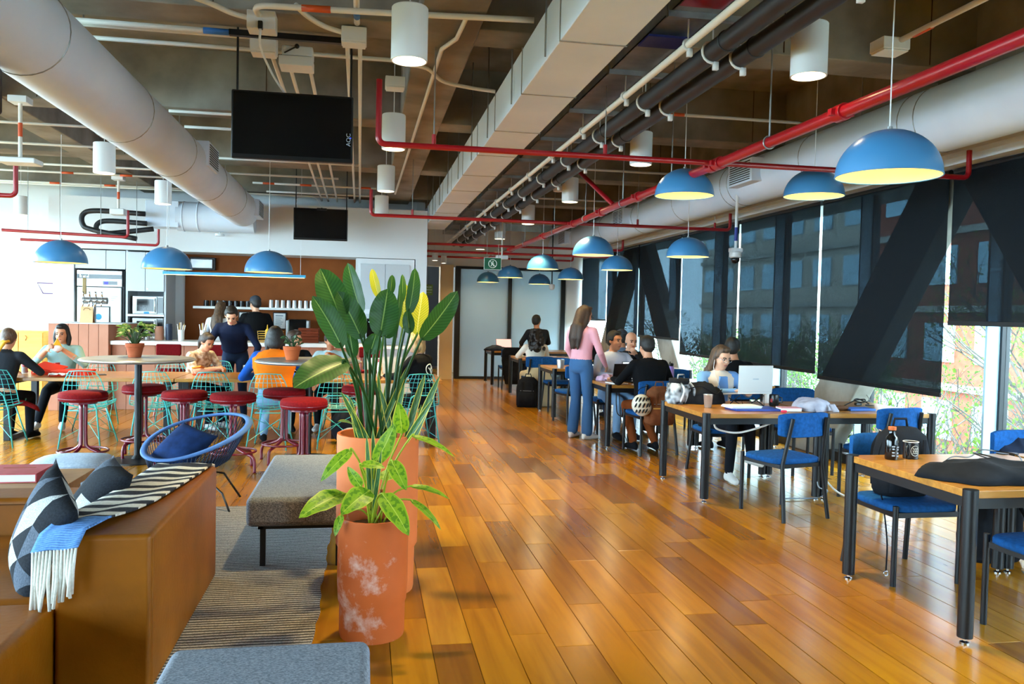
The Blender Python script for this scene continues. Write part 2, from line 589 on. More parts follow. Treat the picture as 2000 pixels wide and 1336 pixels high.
# ---- window openings marked as sky portals (they give no light of their own, they only tell the renderer where the sky is)
def portal(name, c, sy, sz, inward):
    d = bpy.data.lights.new(name, 'AREA'); d.shape = 'RECTANGLE'; d.size = sy; d.size_y = sz
    d.cycles.is_portal = True
    o = bpy.data.objects.new(name, d); COL.objects.link(o)
    o.matrix_world = Matrix.Translation(c) @ Matrix(((0, 0, -inward), (1, 0, 0), (0, -inward, 0))).to_4x4()
for k, (ya, yb) in enumerate(((-1.0, 4.2), (4.6, 9.6), (10.0, 14.2), (-8.2, -1.4))):
    portal('sky_portal', (XL - .25, (ya + yb) / 2, 1.83), yb - ya, 3.1, 1)
for ya, yb, za, zb in ((MULL[0], 4.45, .1, 2.9), (4.45, 6.55, .1, 1.65), (6.55, 14.9, .1, 1.25), (14.9, 19.25, .1, 1.6), (19.5, 23, .1, 3.0)):
    portal('sky_portal', (XW + .3, (ya + yb) / 2, (za + zb) / 2), yb - ya, zb - za, -1)

# ================================================================ services under the ceiling
def ring(mb, c, r, rr, axis='y', n=28, k=6):
    pts = [(c[0] + r * math.cos(2 * PI * i / n), c[1], c[2] + r * math.sin(2 * PI * i / n)) if axis == 'y' else
           ((c[0], c[1] + r * math.cos(2 * PI * i / n), c[2] + r * math.sin(2 * PI * i / n)) if axis == 'x' else
            (c[0] + r * math.cos(2 * PI * i / n), c[1] + r * math.sin(2 * PI * i / n), c[2])) for i in range(n)]
    return mb.tube(pts, rr, k, closed=True)

def grille(parent, c, sx, name='supply_grille'):
    """side outlet of a round duct: a short box with a louvred face that looks along sx"""
    g = MB().box(c[0] - .13 if sx > 0 else c[0] - .02, c[0] + .02 if sx > 0 else c[0] + .13, c[1] - .3, c[1] + .3, c[2] - .13, c[2] + .13).build(name, 'duct_white', parent, bevel=.006)
    for i in range(9):
        zz = c[2] - .1 + i * .025
        MB().box(c[0] + (.02 if sx > 0 else -.026), c[0] + (.026 if sx > 0 else -.02), c[1] - .25, c[1] + .25, zz - .006, zz + .004).build('louvre', 'frame_dark', g)
    return g

# ---- large round duct on the kitchen side
XD, ZD, RD = -1.95, 3.12, .262
t = thing('round_duct', 'wide white round air duct running down to the kitchen', 'air duct', (XD, 4, ZD))
MB().cyl((0, -6.5, 0), (0, 9.75, 0), RD, n=40).build('duct_pipe', 'duct_white', t, angle=40)
MB().ell((0, 9.75, 0), (RD, .2, RD), 24).build('end_cap', 'duct_white', t, smooth=True)
for yy in (1.15, 3.05, 4.75, 6.6, 8.3):
    ring(MB(), (0, yy, 0), RD + .001, .005).build('seam_ring', 'galvanised', t, smooth=True)
MB().cyl((-1.05, 10.1, -.1), (.15, 10.1, -.1), .235, n=36).build('cross_pipe', 'duct_white', t, angle=40)
for xx in (-.95, -.72):
    ring(MB(), (xx, 10.1, -.1), .237, .012, 'x').build('seam_ring', 'duct_white', t, smooth=True)
MB().box(-1.5, -1.0, 9.9, 10.3, -.3, .12).build('fan_box', 'duct_white', t, bevel=.01)
grille(t, (.27, 5.55, .08), 1)
grille(t, (.29, 9.6, 0), 1)
for yy in (-.6, 2.2, 5.2, 8.1):
    MB().cyl((0, yy, RD), (0, yy, ZS - ZD), .006, n=6).build('hanger_rod', 'galvanised', t)

# ---- round duct on the window side
t = thing('round_duct', 'white round air duct running along above the blinds', 'air duct', (4.52, 4, 3.19))
MB().cyl((0, -6.5, 0), (0, 15, 0), .262, n=40).build('duct_pipe', 'duct_white', t, angle=40)
for yy in (-.1, .12, 1.9, 2.1, 3.65, 5.3, 5.5, 7.1, 8.9, 10.8):
    ring(MB(), (0, yy, 0), .263, .005).build('seam_ring', 'galvanised', t, smooth=True)
for yy in (4.75, 9.3, 13.3):
    grille(t, (-.34, yy, .02), -1)
for yy in (1.0, 3.0, 5.0, 8.0, 11.5):
    MB().cyl((0, yy, .26), (0, yy, ZS - 3.19), .006, n=6).build('hanger_rod', 'galvanised', t)

# ---- square duct down the middle
t = thing('square_duct', 'white square air duct running down the middle of the ceiling', 'air duct', (1.255, 0, 3.1))
MB().box(-.195, .195, -3, 15.4, 0, .315).build('duct_body', 'duct_white', t, bevel=.008, seg=1)
for yy in (2.2, 3.4, 4.55, 5.7, 6.9, 8.0, 9.2, 10.4, 11.6, 12.8, 14.0):
    fl = MB()
    fl.box(-.2, .2, yy - .006, yy + .006, -.004, 0).box(-.2, -.196, yy - .006, yy + .006, -.004, .32).box(.196, .2, yy - .006, yy + .006, -.004, .32)
    fl.build('flange', 'galvanised', t)
    MB().cyl((-.215, yy + .3, 0), (-.215, yy + .3, ZS - 3.1), .006, n=6).build('hanger_rod', 'galvanised', t)

# ---- cable tray, white conduit and two black pipes
t = thing('cable_tray', 'long galvanised cable tray beside the square duct', 'cable tray', (1.83, 0, 3.3))
tr = MB().box(-.14, .14, -3, 18.4, 0, .006).box(-.14, -.132, -3, 18.4, 0, .09).box(.132, .14, -3, 18.4, 0, .09)
tr.build('tray', 'galvanised', t)
for i in range(14):
    yy = 2.2 + i * 1.15
    MB().box(-.16, .45, yy - .02, yy + .02, -.035, 0).build('bracket', 'galvanised', t)
    MB().cyl((-.155, yy, -.03), (-.155, yy, ZS - 3.3), .006, n=6).build('hanger_rod', 'galvanised', t)
MB().box(-.17, .12, 4.78, 4.98, -.05, -.036).build('marker_blue', 'navy_band', t)
MB().box(-.13, .13, 4.2, 4.4, -.004, -.001).build('marker_red', 'red_pipe', t)
def long_pipe(name, label, x, z, r, m, clamp=True, y1=18.4):
    t = thing(name, label, 'pipe', (x, 0, z))
    MB().cyl((0, -3, 0), (0, y1, 0), r, n=20).build('pipe_run', m, t, angle=40)
    if r > .04:
        for yy in (4.3, 6.6, 8.9, 11.2, 13.5):
            ring(MB(), (0, yy, 0), r + .001, .006).build('joint_ring', m, t, smooth=True)
    for i in range(14):
        yy = 2.2 + i * 1.15
        mb = MB()
        mb.tube([(q[0], q[1], q[2]) for q in arc((0, yy, 0), r + .006, PI * .35, PI * 1.6, 10, 'xz')], .009, 5)
        mb.box(-.012 + r * .3, .018 + r * .3, yy - .012, yy + .012, -r - .045, -r)
        mb.cyl((0, yy, r), (0, yy, 3.27 - z), .005, n=5)
        mb.build('pipe_clamp', 'white_metal', t, smooth=True)
    return t
long_pipe('white_conduit', 'thin white conduit clamped along under the cable tray', 1.80, 3.12, .022, 'conduit')
long_pipe('black_pipe', 'black insulated pipe on the duct side of the pair', 1.95, 3.09, .056, 'black_pipe')
long_pipe('black_pipe', 'black insulated pipe on the window side of the pair', 2.12, 3.07, .056, 'black_pipe')

# ---- red sprinkler piping: main run and its branches
t = thing('sprinkler_pipe', 'thick red sprinkler main with branch pipes across the ceiling', 'pipe', (2.68, 0, 2.755))
MB().cyl((0, -3, 0), (0, 18.6, 0), .037, n=20).build('main_run', 'red_pipe', t, angle=40)
def coupling(y, parent):
    mb = MB().cyl((0, y - .045, 0), (0, y + .045, 0), .05, n=18)
    mb.box(-.075, .075, y - .018, y + .018, -.02, .02)
    return mb.build('coupling', 'red_pipe', parent, bevel=.004)
for yy in (4.35, 6.0, 6.12, 7.9, 9.2, 10.5, 12.3, 15.2, 17.6):
    coupling(yy, t)
for yy in (5.2, 7.0, 8.4, 9.9, 11.6, 13.8):
    MB().cyl((0, yy, .037), (0, yy, ZS - 2.755), .006, n=6).build('hanger_rod', 'galvanised', t)
    ring(MB(), (0, yy, 0), .042, .006).build('hanger_ring', 'galvanised', t, smooth=True)
def branch(y, xl, xr, up_l, up_r, z=.01, r=.022):
    pts = []
    if up_l: pts += [(xl, y, z + up_l), (xl, y, z + .06)] + arc((xl + .05, y, z + .05), .05, PI, 1.5 * PI, 5, 'xz')
    else: pts += [(xl, y, z)]
    if up_r: pts += arc((xr - .05, y, z + .05), .05, 1.5 * PI, 2 * PI, 5, 'xz') + [(xr, y, z + up_r)]
    else: pts += [(xr, y, z)]
    return MB().tube(pts, r, 12).build('branch_pipe', 'red_pipe', t, angle=50)
branch(6.05, -2.60, 2.22, .46, .24)
branch(10.55, -2.62, 2.22, .32, .30)
branch(14.6, -2.60, 2.0, 0, .30)
branch(14.75, -2.62, 2.0, .12, 0, z=-.11)
branch(17.9, -1.4, 1.9, 0, .22)
MB().cyl((-.0, 8.75, .03), (-.35, 9.6, .68), .026, n=12).build('slanted_brace', 'red_pipe', t, angle=40)
for yy, xs in ((6.05, (-2.2, -.9, 1.9)), (10.55, (-2.1, .9, 2.0))):
    for xx in xs:
        MB().cyl((xx, yy, .03), (xx, yy, ZS - 2.755), .005, n=6).build('hanger_rod', 'galvanised', t)
        MB().cyl((xx, yy, .03), (xx, yy, .1), .016, n=8).build('sprinkler_head', 'red_pipe', t)

t = thing('sprinkler_pipe', 'red sprinkler pipe over the woman in the dark grey sweater', 'pipe', (0, 0, 0))
MB().tube([(-5.4, 8.6, 2.58), (-3.35, 8.6, 2.58)] + arc((-3.35, 8.6, 2.63), .05, 1.5 * PI, 2 * PI, 5, 'xz') + [(-3.3, 8.6, 2.9)], .022, 12).build('pipe_run', 'red_pipe', t, angle=50)
t = thing('sprinkler_pipe', 'longer red sprinkler pipe in front of the kitchen soffit', 'pipe', (0, 0, 0))
MB().tube([(-5.25, 13.2, 2.62), (-3.57, 13.2, 2.58)] + arc((-3.57, 13.2, 2.63), .05, 1.5 * PI, 2 * PI, 5, 'xz') + [(-3.52, 13.2, 2.98)], .022, 12).build('pipe_run', 'red_pipe', t, angle=50)
t = thing('sprinkler_pipe', 'lower red sprinkler pipe above the fridge', 'pipe', (0, 0, 0))
MB().tube([(-5.15, 13.6, 2.52), (-3.23, 13.6, 2.5)] + arc((-3.23, 13.6, 2.55), .05, 1.5 * PI, 2 * PI, 5, 'xz') + [(-3.18, 13.6, 2.75)], .02, 12).build('pipe_run', 'red_pipe', t, angle=50)

for xx, yy, zz in ((-4.9, 13.2, 2.62), (-3.9, 13.2, 2.6), (-4.6, 13.6, 2.52), (-3.5, 13.6, 2.5), (-4.4, 8.6, 2.58)):
    q = [o for o in COL.objects if o.name.startswith('sprinkler_pipe')][{13.2: 2, 13.6: 3, 8.6: 1}[yy]]
    MB().cyl((xx, yy, zz), (xx, yy, ZS), .005, n=6).build('hanger_rod', 'galvanised', q)

# ---- black looped refrigerant lines by the fan box
t = thing('black_pipe_loop', 'looped black insulated pipes beside the white fan box', 'pipe', (0, 13.7, -.13))
MB().tube(bez([(-3.4, 0, 3.12), (-4.1, 0, 3.14), (-4.3, 0, 3.08), (-4.3, -.02, 2.92), (-4.15, -.05, 2.84), (-3.5, -.1, 2.72)], 8), .04, 10).build('pipe_run', 'black_pipe', t, smooth=True)
MB().tube(bez([(-3.4, .1, 2.98), (-3.95, .1, 3.0), (-4.12, .1, 2.95), (-4.12, .08, 2.84), (-3.95, .05, 2.8), (-3.3, .1, 2.9)], 8), .04, 10).build('pipe_run', 'black_pipe', t, smooth=True)

# ---- white conduits with coloured bands
def conduit(label, pts, r=.016, bands=(), clips=True):
    t = thing('conduit', label, 'conduit', (0, 0, 0), 0, 'white conduits under the ceiling')
    MB().tube(pts, r, 8).build('conduit_run', 'conduit', t, smooth=True)
    for p, q, m in bands:
        MB().tube([p, q], r * 1.12, 10).build('marker_band', m, t, smooth=True)
    return t
def across(label, c, z=3.46, r=.016, bands=()):
    x0, x1, y = c
    return conduit(label, [(x0, y, z), (x1, y, z)], r, [((b, y, z), (b + .17, y, z), m) for b, m in bands])
across('white conduit with a blue band, left of the socket box', (-2.3, -.78, 6.0), bands=((-1.12, 'blue_band'),), r=.02)
across('white conduit just under the blue banded one', (-2.3, -.78, 6.06), r=.018)
across('thin white conduit passing behind the wifi unit', (-2.3, .20, 6.32), 3.45)
conduit('white conduit curling out of the socket box with an orange band', bez([(-.7, 5.64, 3.46), (-.71, 5.5, 3.46), (-.66, 5.43, 3.46), (-.5, 5.41, 3.46), (-.05, 5.38, 3.46), (1.05, 5.27, 3.46)], 8), .02, [((-.42, 5.407, 3.46), (-.24, 5.394, 3.46), 'orange_band')])
conduit('white conduit bending into the box over the big screen', bez([(-1.12, 5.36, 3.47), (-.98, 5.5, 3.47), (-.88, 5.6, 3.46), (-.78, 5.64, 3.45)], 8), .018)
conduit('white conduit bending into the box with blue tails', bez([(-.46, 5.45, 3.49), (-.4, 5.6, 3.48), (-.3, 5.74, 3.47), (-.15, 5.8, 3.45)], 8), .018)
conduit('short white conduit with a blue band coming down to the box', [(-.08, 4.9, 3.5), (-.08, 5.72, 3.5)], .02, [((-.08, 5.45, 3.5), (-.08, 5.6, 3.5), 'blue_band')])
conduit('white conduit snaking from the lamp box to the square duct', bez([(.24, 6.42, 3.46), (.45, 6.5, 3.46), (.6, 6.75, 3.44), (.8, 6.8, 3.42), (1.04, 6.8, 3.4)], 6), .016)
conduit('slanting white conduit under the long beam', [(.62, 5.3, 3.46), (.6, 5.75, 3.46), (.52, 6.0, 3.46), (.46, 13.5, 3.46)], .016)
for k, (xx, y0, lab) in enumerate(((-.71, 6.2, 'white conduit running off from the box, first of the bundle over the screens'), (-.6, 6.2, 'white conduit running off from the box, second of the bundle over the screens'),
                                   (-.45, 6.4, 'white conduit running off from under the wifi unit'), (-.15, 5.9, 'white conduit with a blue collar beside the big screen'),
                                   (-.06, 5.9, 'white conduit with a blue collar nearest the white cylinder lamps'))):
    conduit(lab, [(xx, y0, 3.45), (xx - .05, 14.7, 3.45)], .016, [((xx, y0 + .02, 3.45), (xx, y0 + .1, 3.45), 'blue_band')])
for k, (c, bands, lab) in enumerate((
        ((-5.6, -2.2, 9.5), (), 'white conduit under the beam over the dark speaker'),
        ((-5.6, -2.2, 10.7), (), 'white conduit over the hanging wifi panel'),
        ((-5.8, -.4, 12.2), (), 'white conduit beside the cylinder lamp over the teal chairs'),
        ((-6.2, -2.3, 12.9), ((-4.35, 'orange_band'), (-3.55, 'orange_band'), (-2.8, 'orange_band')), 'white conduit with three orange bands'),
        ((-6.2, -2.3, 14.05), ((-4.9, 'orange_band'), (-4.1, 'orange_band')), 'white conduit with two orange bands'),
        ((-6.2, -.3, 14.25), (), 'white conduit nearest the kitchen soffit'),
        ((-1.9, -.25, 8.5), (), 'short white conduit behind the big screen'),
        ((-1.9, -.25, 9.2), (), 'second short white conduit behind the big screen'),
        ((-1.9, -.1, 11.0), (), 'white conduit in line with the lower edge of the big screen'),
        ((-1.7, .15, 13.0), ((-1.55, 'orange_band'), (-1.0, 'orange_band'), (-.1, 'orange_band')), 'white conduit with orange bands above the small screen'),
        ((-1.6, .3, 13.9), (), 'white conduit right above the small screen'),
        ((2.3, 4.2, 7.35), ((2.75, 'orange_band'),), 'white conduit with an orange band above the second dome lamp'),
        ((2.3, 4.2, 9.6), (), 'white conduit behind the slanted red brace'),
        ((2.2, 4.2, 10.4), (), 'lower white conduit behind the slanted red brace'),
        ((2.2, 4.2, 13.2), (), 'white conduit over the third pair of dome lamps'))):
    across(lab, c, 3.455, .015, bands)
conduit('white conduit with an orange band over the nearest dome lamp', [(3.55, 3.2, 3.46), (3.53, 5.1, 3.46)], .02, [((3.54, 4.75, 3.46), (3.54, 4.93, 3.46), 'orange_band')])

# ---- boxes and small devices
def box_thing(name, label, cat, c, d, m='white_metal', lid=True):
    t = thing(name, label, cat, (c[0], c[1], c[2]))
    MB().cbox((0, 0, 0), d).build('body', m, t, bevel=.006)
    if lid:
        MB().cbox((0, 0, -d[2] / 2 - .006), (d[0] * .92, d[1] * .92, .012)).build('lid', m, t, bevel=.004)
    return t
s = box_thing('socket_box', 'white socket box with a black plug above the big screen', 'junction box', (-.69, 5.66, 3.43), (.18, .14, .12), lid=False)
MB().box(-.05, .05, -.08, -.07, -.06, -.01).build('socket_plate', 'white_wall', s)
MB().cbox((0, -.09, -.045), (.03, .04, .05)).build('plug', 'black_plastic', s, bevel=.005)
MB().tube(bez([(0, -.1, -.07), (.0, -.06, -.18), (.05, .2, -.28), (.12, .42, -.36)], 6), .008, 6).build('power_cord', 'white_metal', s, smooth=True)
box_thing('junction_box', 'white junction box below the socket box', 'junction box', (-.73, 6.1, 3.42), (.18, .14, .12))
box_thing('junction_box', 'white junction box with two blue conduit tails', 'junction box', (-.1, 5.82, 3.44), (.17, .14, .1))
w = box_thing('wifi_unit', 'white wifi unit hanging beside the socket box', 'wifi unit', (-.52, 6.3, 3.36), (.24, .2, .07), lid=False)
MB().box(-.1, .12, -.09, .08, .04, .11).build('backing', 'white_metal', w, bevel=.01)
MB().tube([(-.08, -.1, .05), (.0, -.12, .09)], .006, 6).ell((.01, -.125, .095), (.018, .018, .018), 8).build('antenna', 'black_plastic', w, smooth=True)
MB().box(-.95, -.05, 5.98, 6.02, 3.44, 3.48).build('mount_rail', 'black_metal', tag(thing('screen_rail', 'black mounting rail over the big screen', 'rail'), None))
box_thing('lamp_box', 'white ceiling box holding a cylinder lamp cord', 'junction box', (.22, 6.95, 3.45), (.16, .16, .08))
l = box_thing('lamp_box', 'white ceiling rose box over the nearest dome lamp', 'junction box', (3.5, 5.12, 3.44), (.2, .16, .08))
def hung_panel(label, c, stem, d=(.32, .22, .05), cat='wifi unit'):
    t = thing('wifi_unit', label, cat, c)
    MB().cbox((0, 0, 0), d).build('panel', 'white_metal', t, bevel=.012)
    MB().cyl((0, 0, d[2] / 2), (0, 0, d[2] / 2 + stem), .018, n=10).build('stem', 'conduit', t)
    MB().cyl((0, 0, stem * .45), (0, 0, stem * .7), .0195, n=10).build('marker_band', 'orange_band', t)
    MB().cbox((0, 0, d[2] / 2 + stem + .03), (.16, .16, .06)).build('ceiling_box', 'white_metal', t, bevel=.006)
    return t
hung_panel('white panel on a banded stem beside the round duct', (-3.12, 8.23, 2.85), .5)
hung_panel('small white detector on a banded stem over the looped black pipes', (-3.6, 13.0, 2.93), .42, (.2, .18, .09), 'detector')
hung_panel('white panel on a banded stem before the soffit', (-2.25, 14.5, 2.50), .32, (.3, .2, .04))
hung_panel('white panel on a banded stem before the grey cabinet doors', (.35, 14.4, 2.52), .35, (.26, .2, .04))
t = thing('loudspeaker', 'black loudspeaker at the upper corner beside the round duct', 'loudspeaker', (-2.06, 4.95, 2.72))
MB().box(-.16, .06, -.1, .1, -.12, .14).build('cabinet', 'black_plastic', t, bevel=.02)
MB().cyl((0, -.1, 0), (0, -.115, 0), .06, n=16).build('driver', 'black_metal', t)
MB().cyl((-.12, .04, .14), (-.12, .04, ZS - 2.74), .012, n=8).build('bracket', 'black_metal', t)
t = thing('security_camera', 'white dome security camera on a pole by the blinds', 'security camera', (4.33, 9.15, 2.28))
MB().lathe([(.0, -.07), (.035, -.06), (.05, -.03), (.05, 0)], 16).build('dome', 'black_gloss', t, smooth=True)
MB().lathe([(.06, 0), (.075, .01), (.075, .06), (.06, .075), (.02, .09)], 20).build('housing', 'white_metal', t, angle=40)
MB().cyl((0, 0, .08), (0, 0, ZS - 2.3), .018, n=10).build('pole', 'white_metal', t)
MB().cyl((0, 0, .2), (0, 0, .36), .0195, n=10).build('marker_band', 'navy_band', t)
MB().cbox((0, 0, .09), (.14, .1, .05)).build('bracket', 'white_metal', t, bevel=.008)
t = thing('security_camera', 'small dome security camera hanging before the far glass wall', 'security camera', (3.95, 17.2, 2.14))
MB().lathe([(.0, -.06), (.05, -.04), (.06, 0), (.06, .06), (.01, .07)], 16).build('housing', 'white_metal', t, angle=40)
MB().cyl((0, 0, .06), (0, 0, ZS - 2.14), .014, n=8).build('pole', 'black_metal', t)
t = thing('smoke_detector', 'white smoke detector on a pole beside the slanted red brace', 'detector', (2.35, 10.0, 3.13))
MB().lathe([(.0, -.05), (.06, -.04), (.075, 0), (.06, .03), (.015, .04)], 16).build('housing', 'white_metal', t, angle=40)
MB().cyl((0, 0, .03), (0, 0, .36), .016, n=8).build('pole', 'conduit', t)
for i, (xx, yy) in enumerate(((.95, 15.6), (1.35, 16.2), (1.6, 17.0))):
    t = thing('track_spot', '%s small white spotlight in the corner over the corridor' % ORD[i], 'spotlight', (xx, yy, 2.66), 0, 'small spotlights over the corridor')
    MB().lathe([(.055, -.09), (.06, .06), (.02, .08), (0, .08)], 16, caps=False).build('housing', 'white_metal', t, angle=40)
    MB().lathe([(.0, -.085), (.055, -.085)], 16, caps=False).build('lens', mat('spot_glow', '#FFF2D8', emit=7), t)
    MB().cyl((0, 0, .07), (0, 0, ZS - 2.7), .008, n=6).build('rod', 'white_metal', t)

t = thing('puck_light', 'small round white light under the cross duct', 'lamp', (-2.35, 14.1, 2.72))
MB().lathe([(0, 0), (.07, 0), (.075, .01), (.07, .04), (0, .045)], 20).build('housing', 'white_metal', t, angle=40)
MB().cyl((0, 0, .04), (0, 0, .12), .012, n=8).build('stem', 'white_metal', t)
t = thing('emergency_light', 'white emergency light box hanging above the green sign', 'lamp', (2.42, 14.6, 2.56))
MB().box(-.11, .11, -.05, .05, -.03, .04).build('housing', 'white_metal', t, bevel=.01)
MB().cyl((0, 0, .04), (0, 0, ZS - 2.58), .014, n=8).build('pole', 'conduit', t)

# ---- screens hung from the ceiling
def screen(label, x0, x1, y, z0, z1, lean, cams=False):
    t = thing('hanging_screen', label, 'television', ((x0 + x1) / 2, y, (z0 + z1) / 2))
    w, h = x1 - x0, z1 - z0
    b = MB().box(-w / 2, w / 2, -.02, .035, -h / 2, h / 2).build('casing', 'black_plastic', t, bevel=.01)
    MB().box(-w / 2 + .015, w / 2 - .015, -.0225, -.0205, -h / 2 + .03, h / 2 - .015).build('panel', 'dark_screen', t)
    MB().box(-.2, .2, .03, .07, -.14, .14).build('mount', 'black_metal', t, bevel=.01)
    for xx in (-w / 2 + .03, w / 2 - .02):
        MB().cyl((xx, .05, -h / 4), (xx, .05, ZS - (z0 + z1) / 2), .008, n=8).build('hanger_rod', 'black_metal', t)
    MB().box(-w / 2 + .03, w / 2 - .02, .04, .06, -.02, .02).build('cross_bar', 'black_metal', t)
    return t
s1 = screen('big black hanging screen near the socket box', -.93, -.10, 6.0, 2.60, 3.07, 0)
text_mesh('maker_mark', 'AOC', .042, 'print_grey', s1, (.385, -.0235, -.07), (PI / 2, -PI / 2, 0), depth=.0004)
MB().box(.395, .401, -.0245, -.0235, -.06, -.054).build('power_light', mat('blue_led', '#2A3CFF', emit=4), s1)
s2 = screen('smaller black hanging screen over the coffee counter', -1.10, -.28, 13.1, 2.63, 3.12, 0)
MB().box(-.06, .09, -.04, -.0, .215, .25).ell((.015, -.05, .235), (.02, .02, .02), 10).build('webcam', 'black_plastic', s2, bevel=.004)
MB().tube(bez([(-.35, .05, .24), (-.38, .05, .36), (-.3, .06, .42), (-.1, .06, .42), (.02, .05, .26)], 6), .006, 6).build('cable', 'white_metal', s2, smooth=True)

# ---- white cylinder lamps
mat('lamp_lens', '#FFE9B8', .4, emit=14, ecol='#FFE3AE')
def cyl_lamp():
    t = thing('cylinder_lamp', 'x', 'lamp')
    MB().lathe([(.092, .03), (.092, .0), (.1, .0), (.1, .285), (.096, .29), (.0, .29)], 32, caps=False).build('housing', 'white_metal', t, angle=35)
    MB().lathe([(.0, .03), (.09, .03)], 24, caps=False).build('lens', 'lamp_lens', t)
    MB().cyl((0, 0, .29), (0, 0, 1.15), .004, n=6).build('cord', 'white_metal', t)
    return t
lamp0, used = cyl_lamp(), []
def spot(parent, watts, col=(1.0, .76, .34), size=70, z=.02):
    d = bpy.data.lights.new('spot', 'SPOT'); d.energy = watts; d.color = col; d.spot_size = math.radians(size); d.spot_blend = .55; d.shadow_soft_size = .06
    o = bpy.data.objects.new('spot', d); COL.objects.link(o); o.parent = parent; o.location = (0, 0, z)
rows = [('aisle', .22, [4.58, 7.08, 9.58, 12.08, 14.6, 17.1]), ('window-side', 2.44, [4.3, 7.15, 9.75, 12.35, 15.0, 17.6]), ('kitchen-side', -2.52, [8.63, 11.0]), ('outer kitchen-side', -5.3, [14.0, 11.5, 8.6])]
for rn, xx, ys in rows:
    for i, yy in enumerate(ys):
        o = place(lamp0, used, (xx, yy, 2.93 if rn != 'kitchen-side' else 2.84), 0,
                  'white cylinder lamp, %s from the camera in the %s row' % (ORD[i], rn), 'white cylinder lamps')
        spot(o, 260 if rn == 'aisle' else 30)

# ---- blue dome lamps
def dome_lamp(r, drop):
    t = thing('dome_lamp', 'x', 'lamp')
    prof = [(r * math.sin(a), r * .92 * math.cos(a)) for a in [PI / 2 * i / 14 for i in range(14, -1, -1)]]
    prof[-1] = (.012, r * .92)
    MB().lathe(prof + [(0, r * .92)], 40, caps=False).build('shade', 'dome_blue', t, smooth=True)
    pin = [(p * .985, q * .98 + .0005) for p, q in prof[:-1]] + [(0, r * .9)]
    MB().lathe(pin, 40, caps=False).build('lining', 'dome_inside', t, smooth=True)
    MB().tube([(r * .993 * math.cos(2 * PI * i / 40), r * .993 * math.sin(2 * PI * i / 40), 0) for i in range(40)], .004, 5, closed=True).build('rim', 'dome_blue', t, smooth=True)
    MB().cyl((0, 0, r * .9), (0, 0, r * .98), .014, n=10).build('cap', 'galvanised', t)
    MB().cyl((0, 0, r * .95), (0, 0, drop), .0035, n=6).build('cord', 'white_metal', t)
    MB().lathe([(0, .07), (.025, .08), (.035, .11), (.03, .14), (.015, .17), (.015, .2)], 14).build('bulb', mat('bulb', '#FFE7A8', emit=10, ecol='#FFD98C'), t, smooth=True)
    return t
def bulb_light(parent, watts, z=.1):
    d = bpy.data.lights.new('bulb_light', 'POINT'); d.energy = watts; d.color = (1.0, .80, .45); d.shadow_soft_size = .05
    o = bpy.data.objects.new('bulb_light', d); COL.objects.link(o); o.parent = parent; o.location = (0, 0, .045)
d0, used = dome_lamp(.25, ZS - 2.27), []
d2, used2 = dome_lamp(.25, ZS - 2.61), []
doms = [((2.56, 3.72, 2.285), 'biggest blue dome lamp, nearest the camera'), ((2.68, 6.69, 2.60), 'blue dome lamp half hidden behind the thick red pipe'), ((3.77, 6.49, 2.62), 'blue dome lamp peeking out beside the nearest dome lamp'),
        ((2.72, 9.65, 2.29), 'blue dome lamp before the slanted white duct, third from the camera on the aisle side'), ((3.75, 9.2, 2.275), 'blue dome lamp beside the dome camera on its pole'),
        ((2.75, 12.65, 2.27), 'blue dome lamp right of the green sign, fourth on the aisle side'), ((3.9, 12.44, 2.28), 'blue dome lamp fourth from the camera on the window side'),
        ((2.78, 15.75, 2.26), 'blue dome lamp under the green sign, fifth on the aisle side'), ((3.94, 15.55, 2.25), 'blue dome lamp fifth from the camera on the window side'),
        ((2.71, 18.2, 2.25), 'smallest blue dome lamp before the frosted glass'), ((3.87, 18.1, 2.235), 'smallest blue dome lamp by the far camera')]
for p, lab in doms:
    o = place(d2 if p[2] > 2.4 else d0, used2 if p[2] > 2.4 else used, p, 0, lab, 'blue dome lamps over the work tables')
    bulb_light(o, 4.5)
d1, used = dome_lamp(.28, 2.07), []
for p, lab in (((-3.438, 10.200, 2.030), 'blue dome lamp over the pizza boxes'), ((-2.289, 10.200, 1.995), 'blue dome lamp between the two others over the long table'), ((-1.136, 10.200, 1.988), 'blue dome lamp above the person in the orange vest')):
    o = place(d1, used, p, 0, lab, 'blue dome lamps over the long table')
    bulb_light(o, 2.5)

# ---- cyan bar lamp over the coffee counter
t = thing('bar_lamp', 'slim cyan bar lamp hanging over the coffee counter', 'lamp', (-1.98, 13.3, 2.045))
MB().box(-1.06, 1.06, -.03, .03, 0, .045).build('housing', 'cyan_bar', t, bevel=.004)
MB().box(-1.04, 1.04, -.022, .022, -.004, 0).build('diffuser', mat('bar_glow', '#FFF0A0', emit=5, ecol='#FFE98A'), t)
for xx in (-.98, .98):
    MB().cyl((xx, 0, .04), (xx, 0, 2.0), .003, n=5).build('cord', 'white_metal', t)

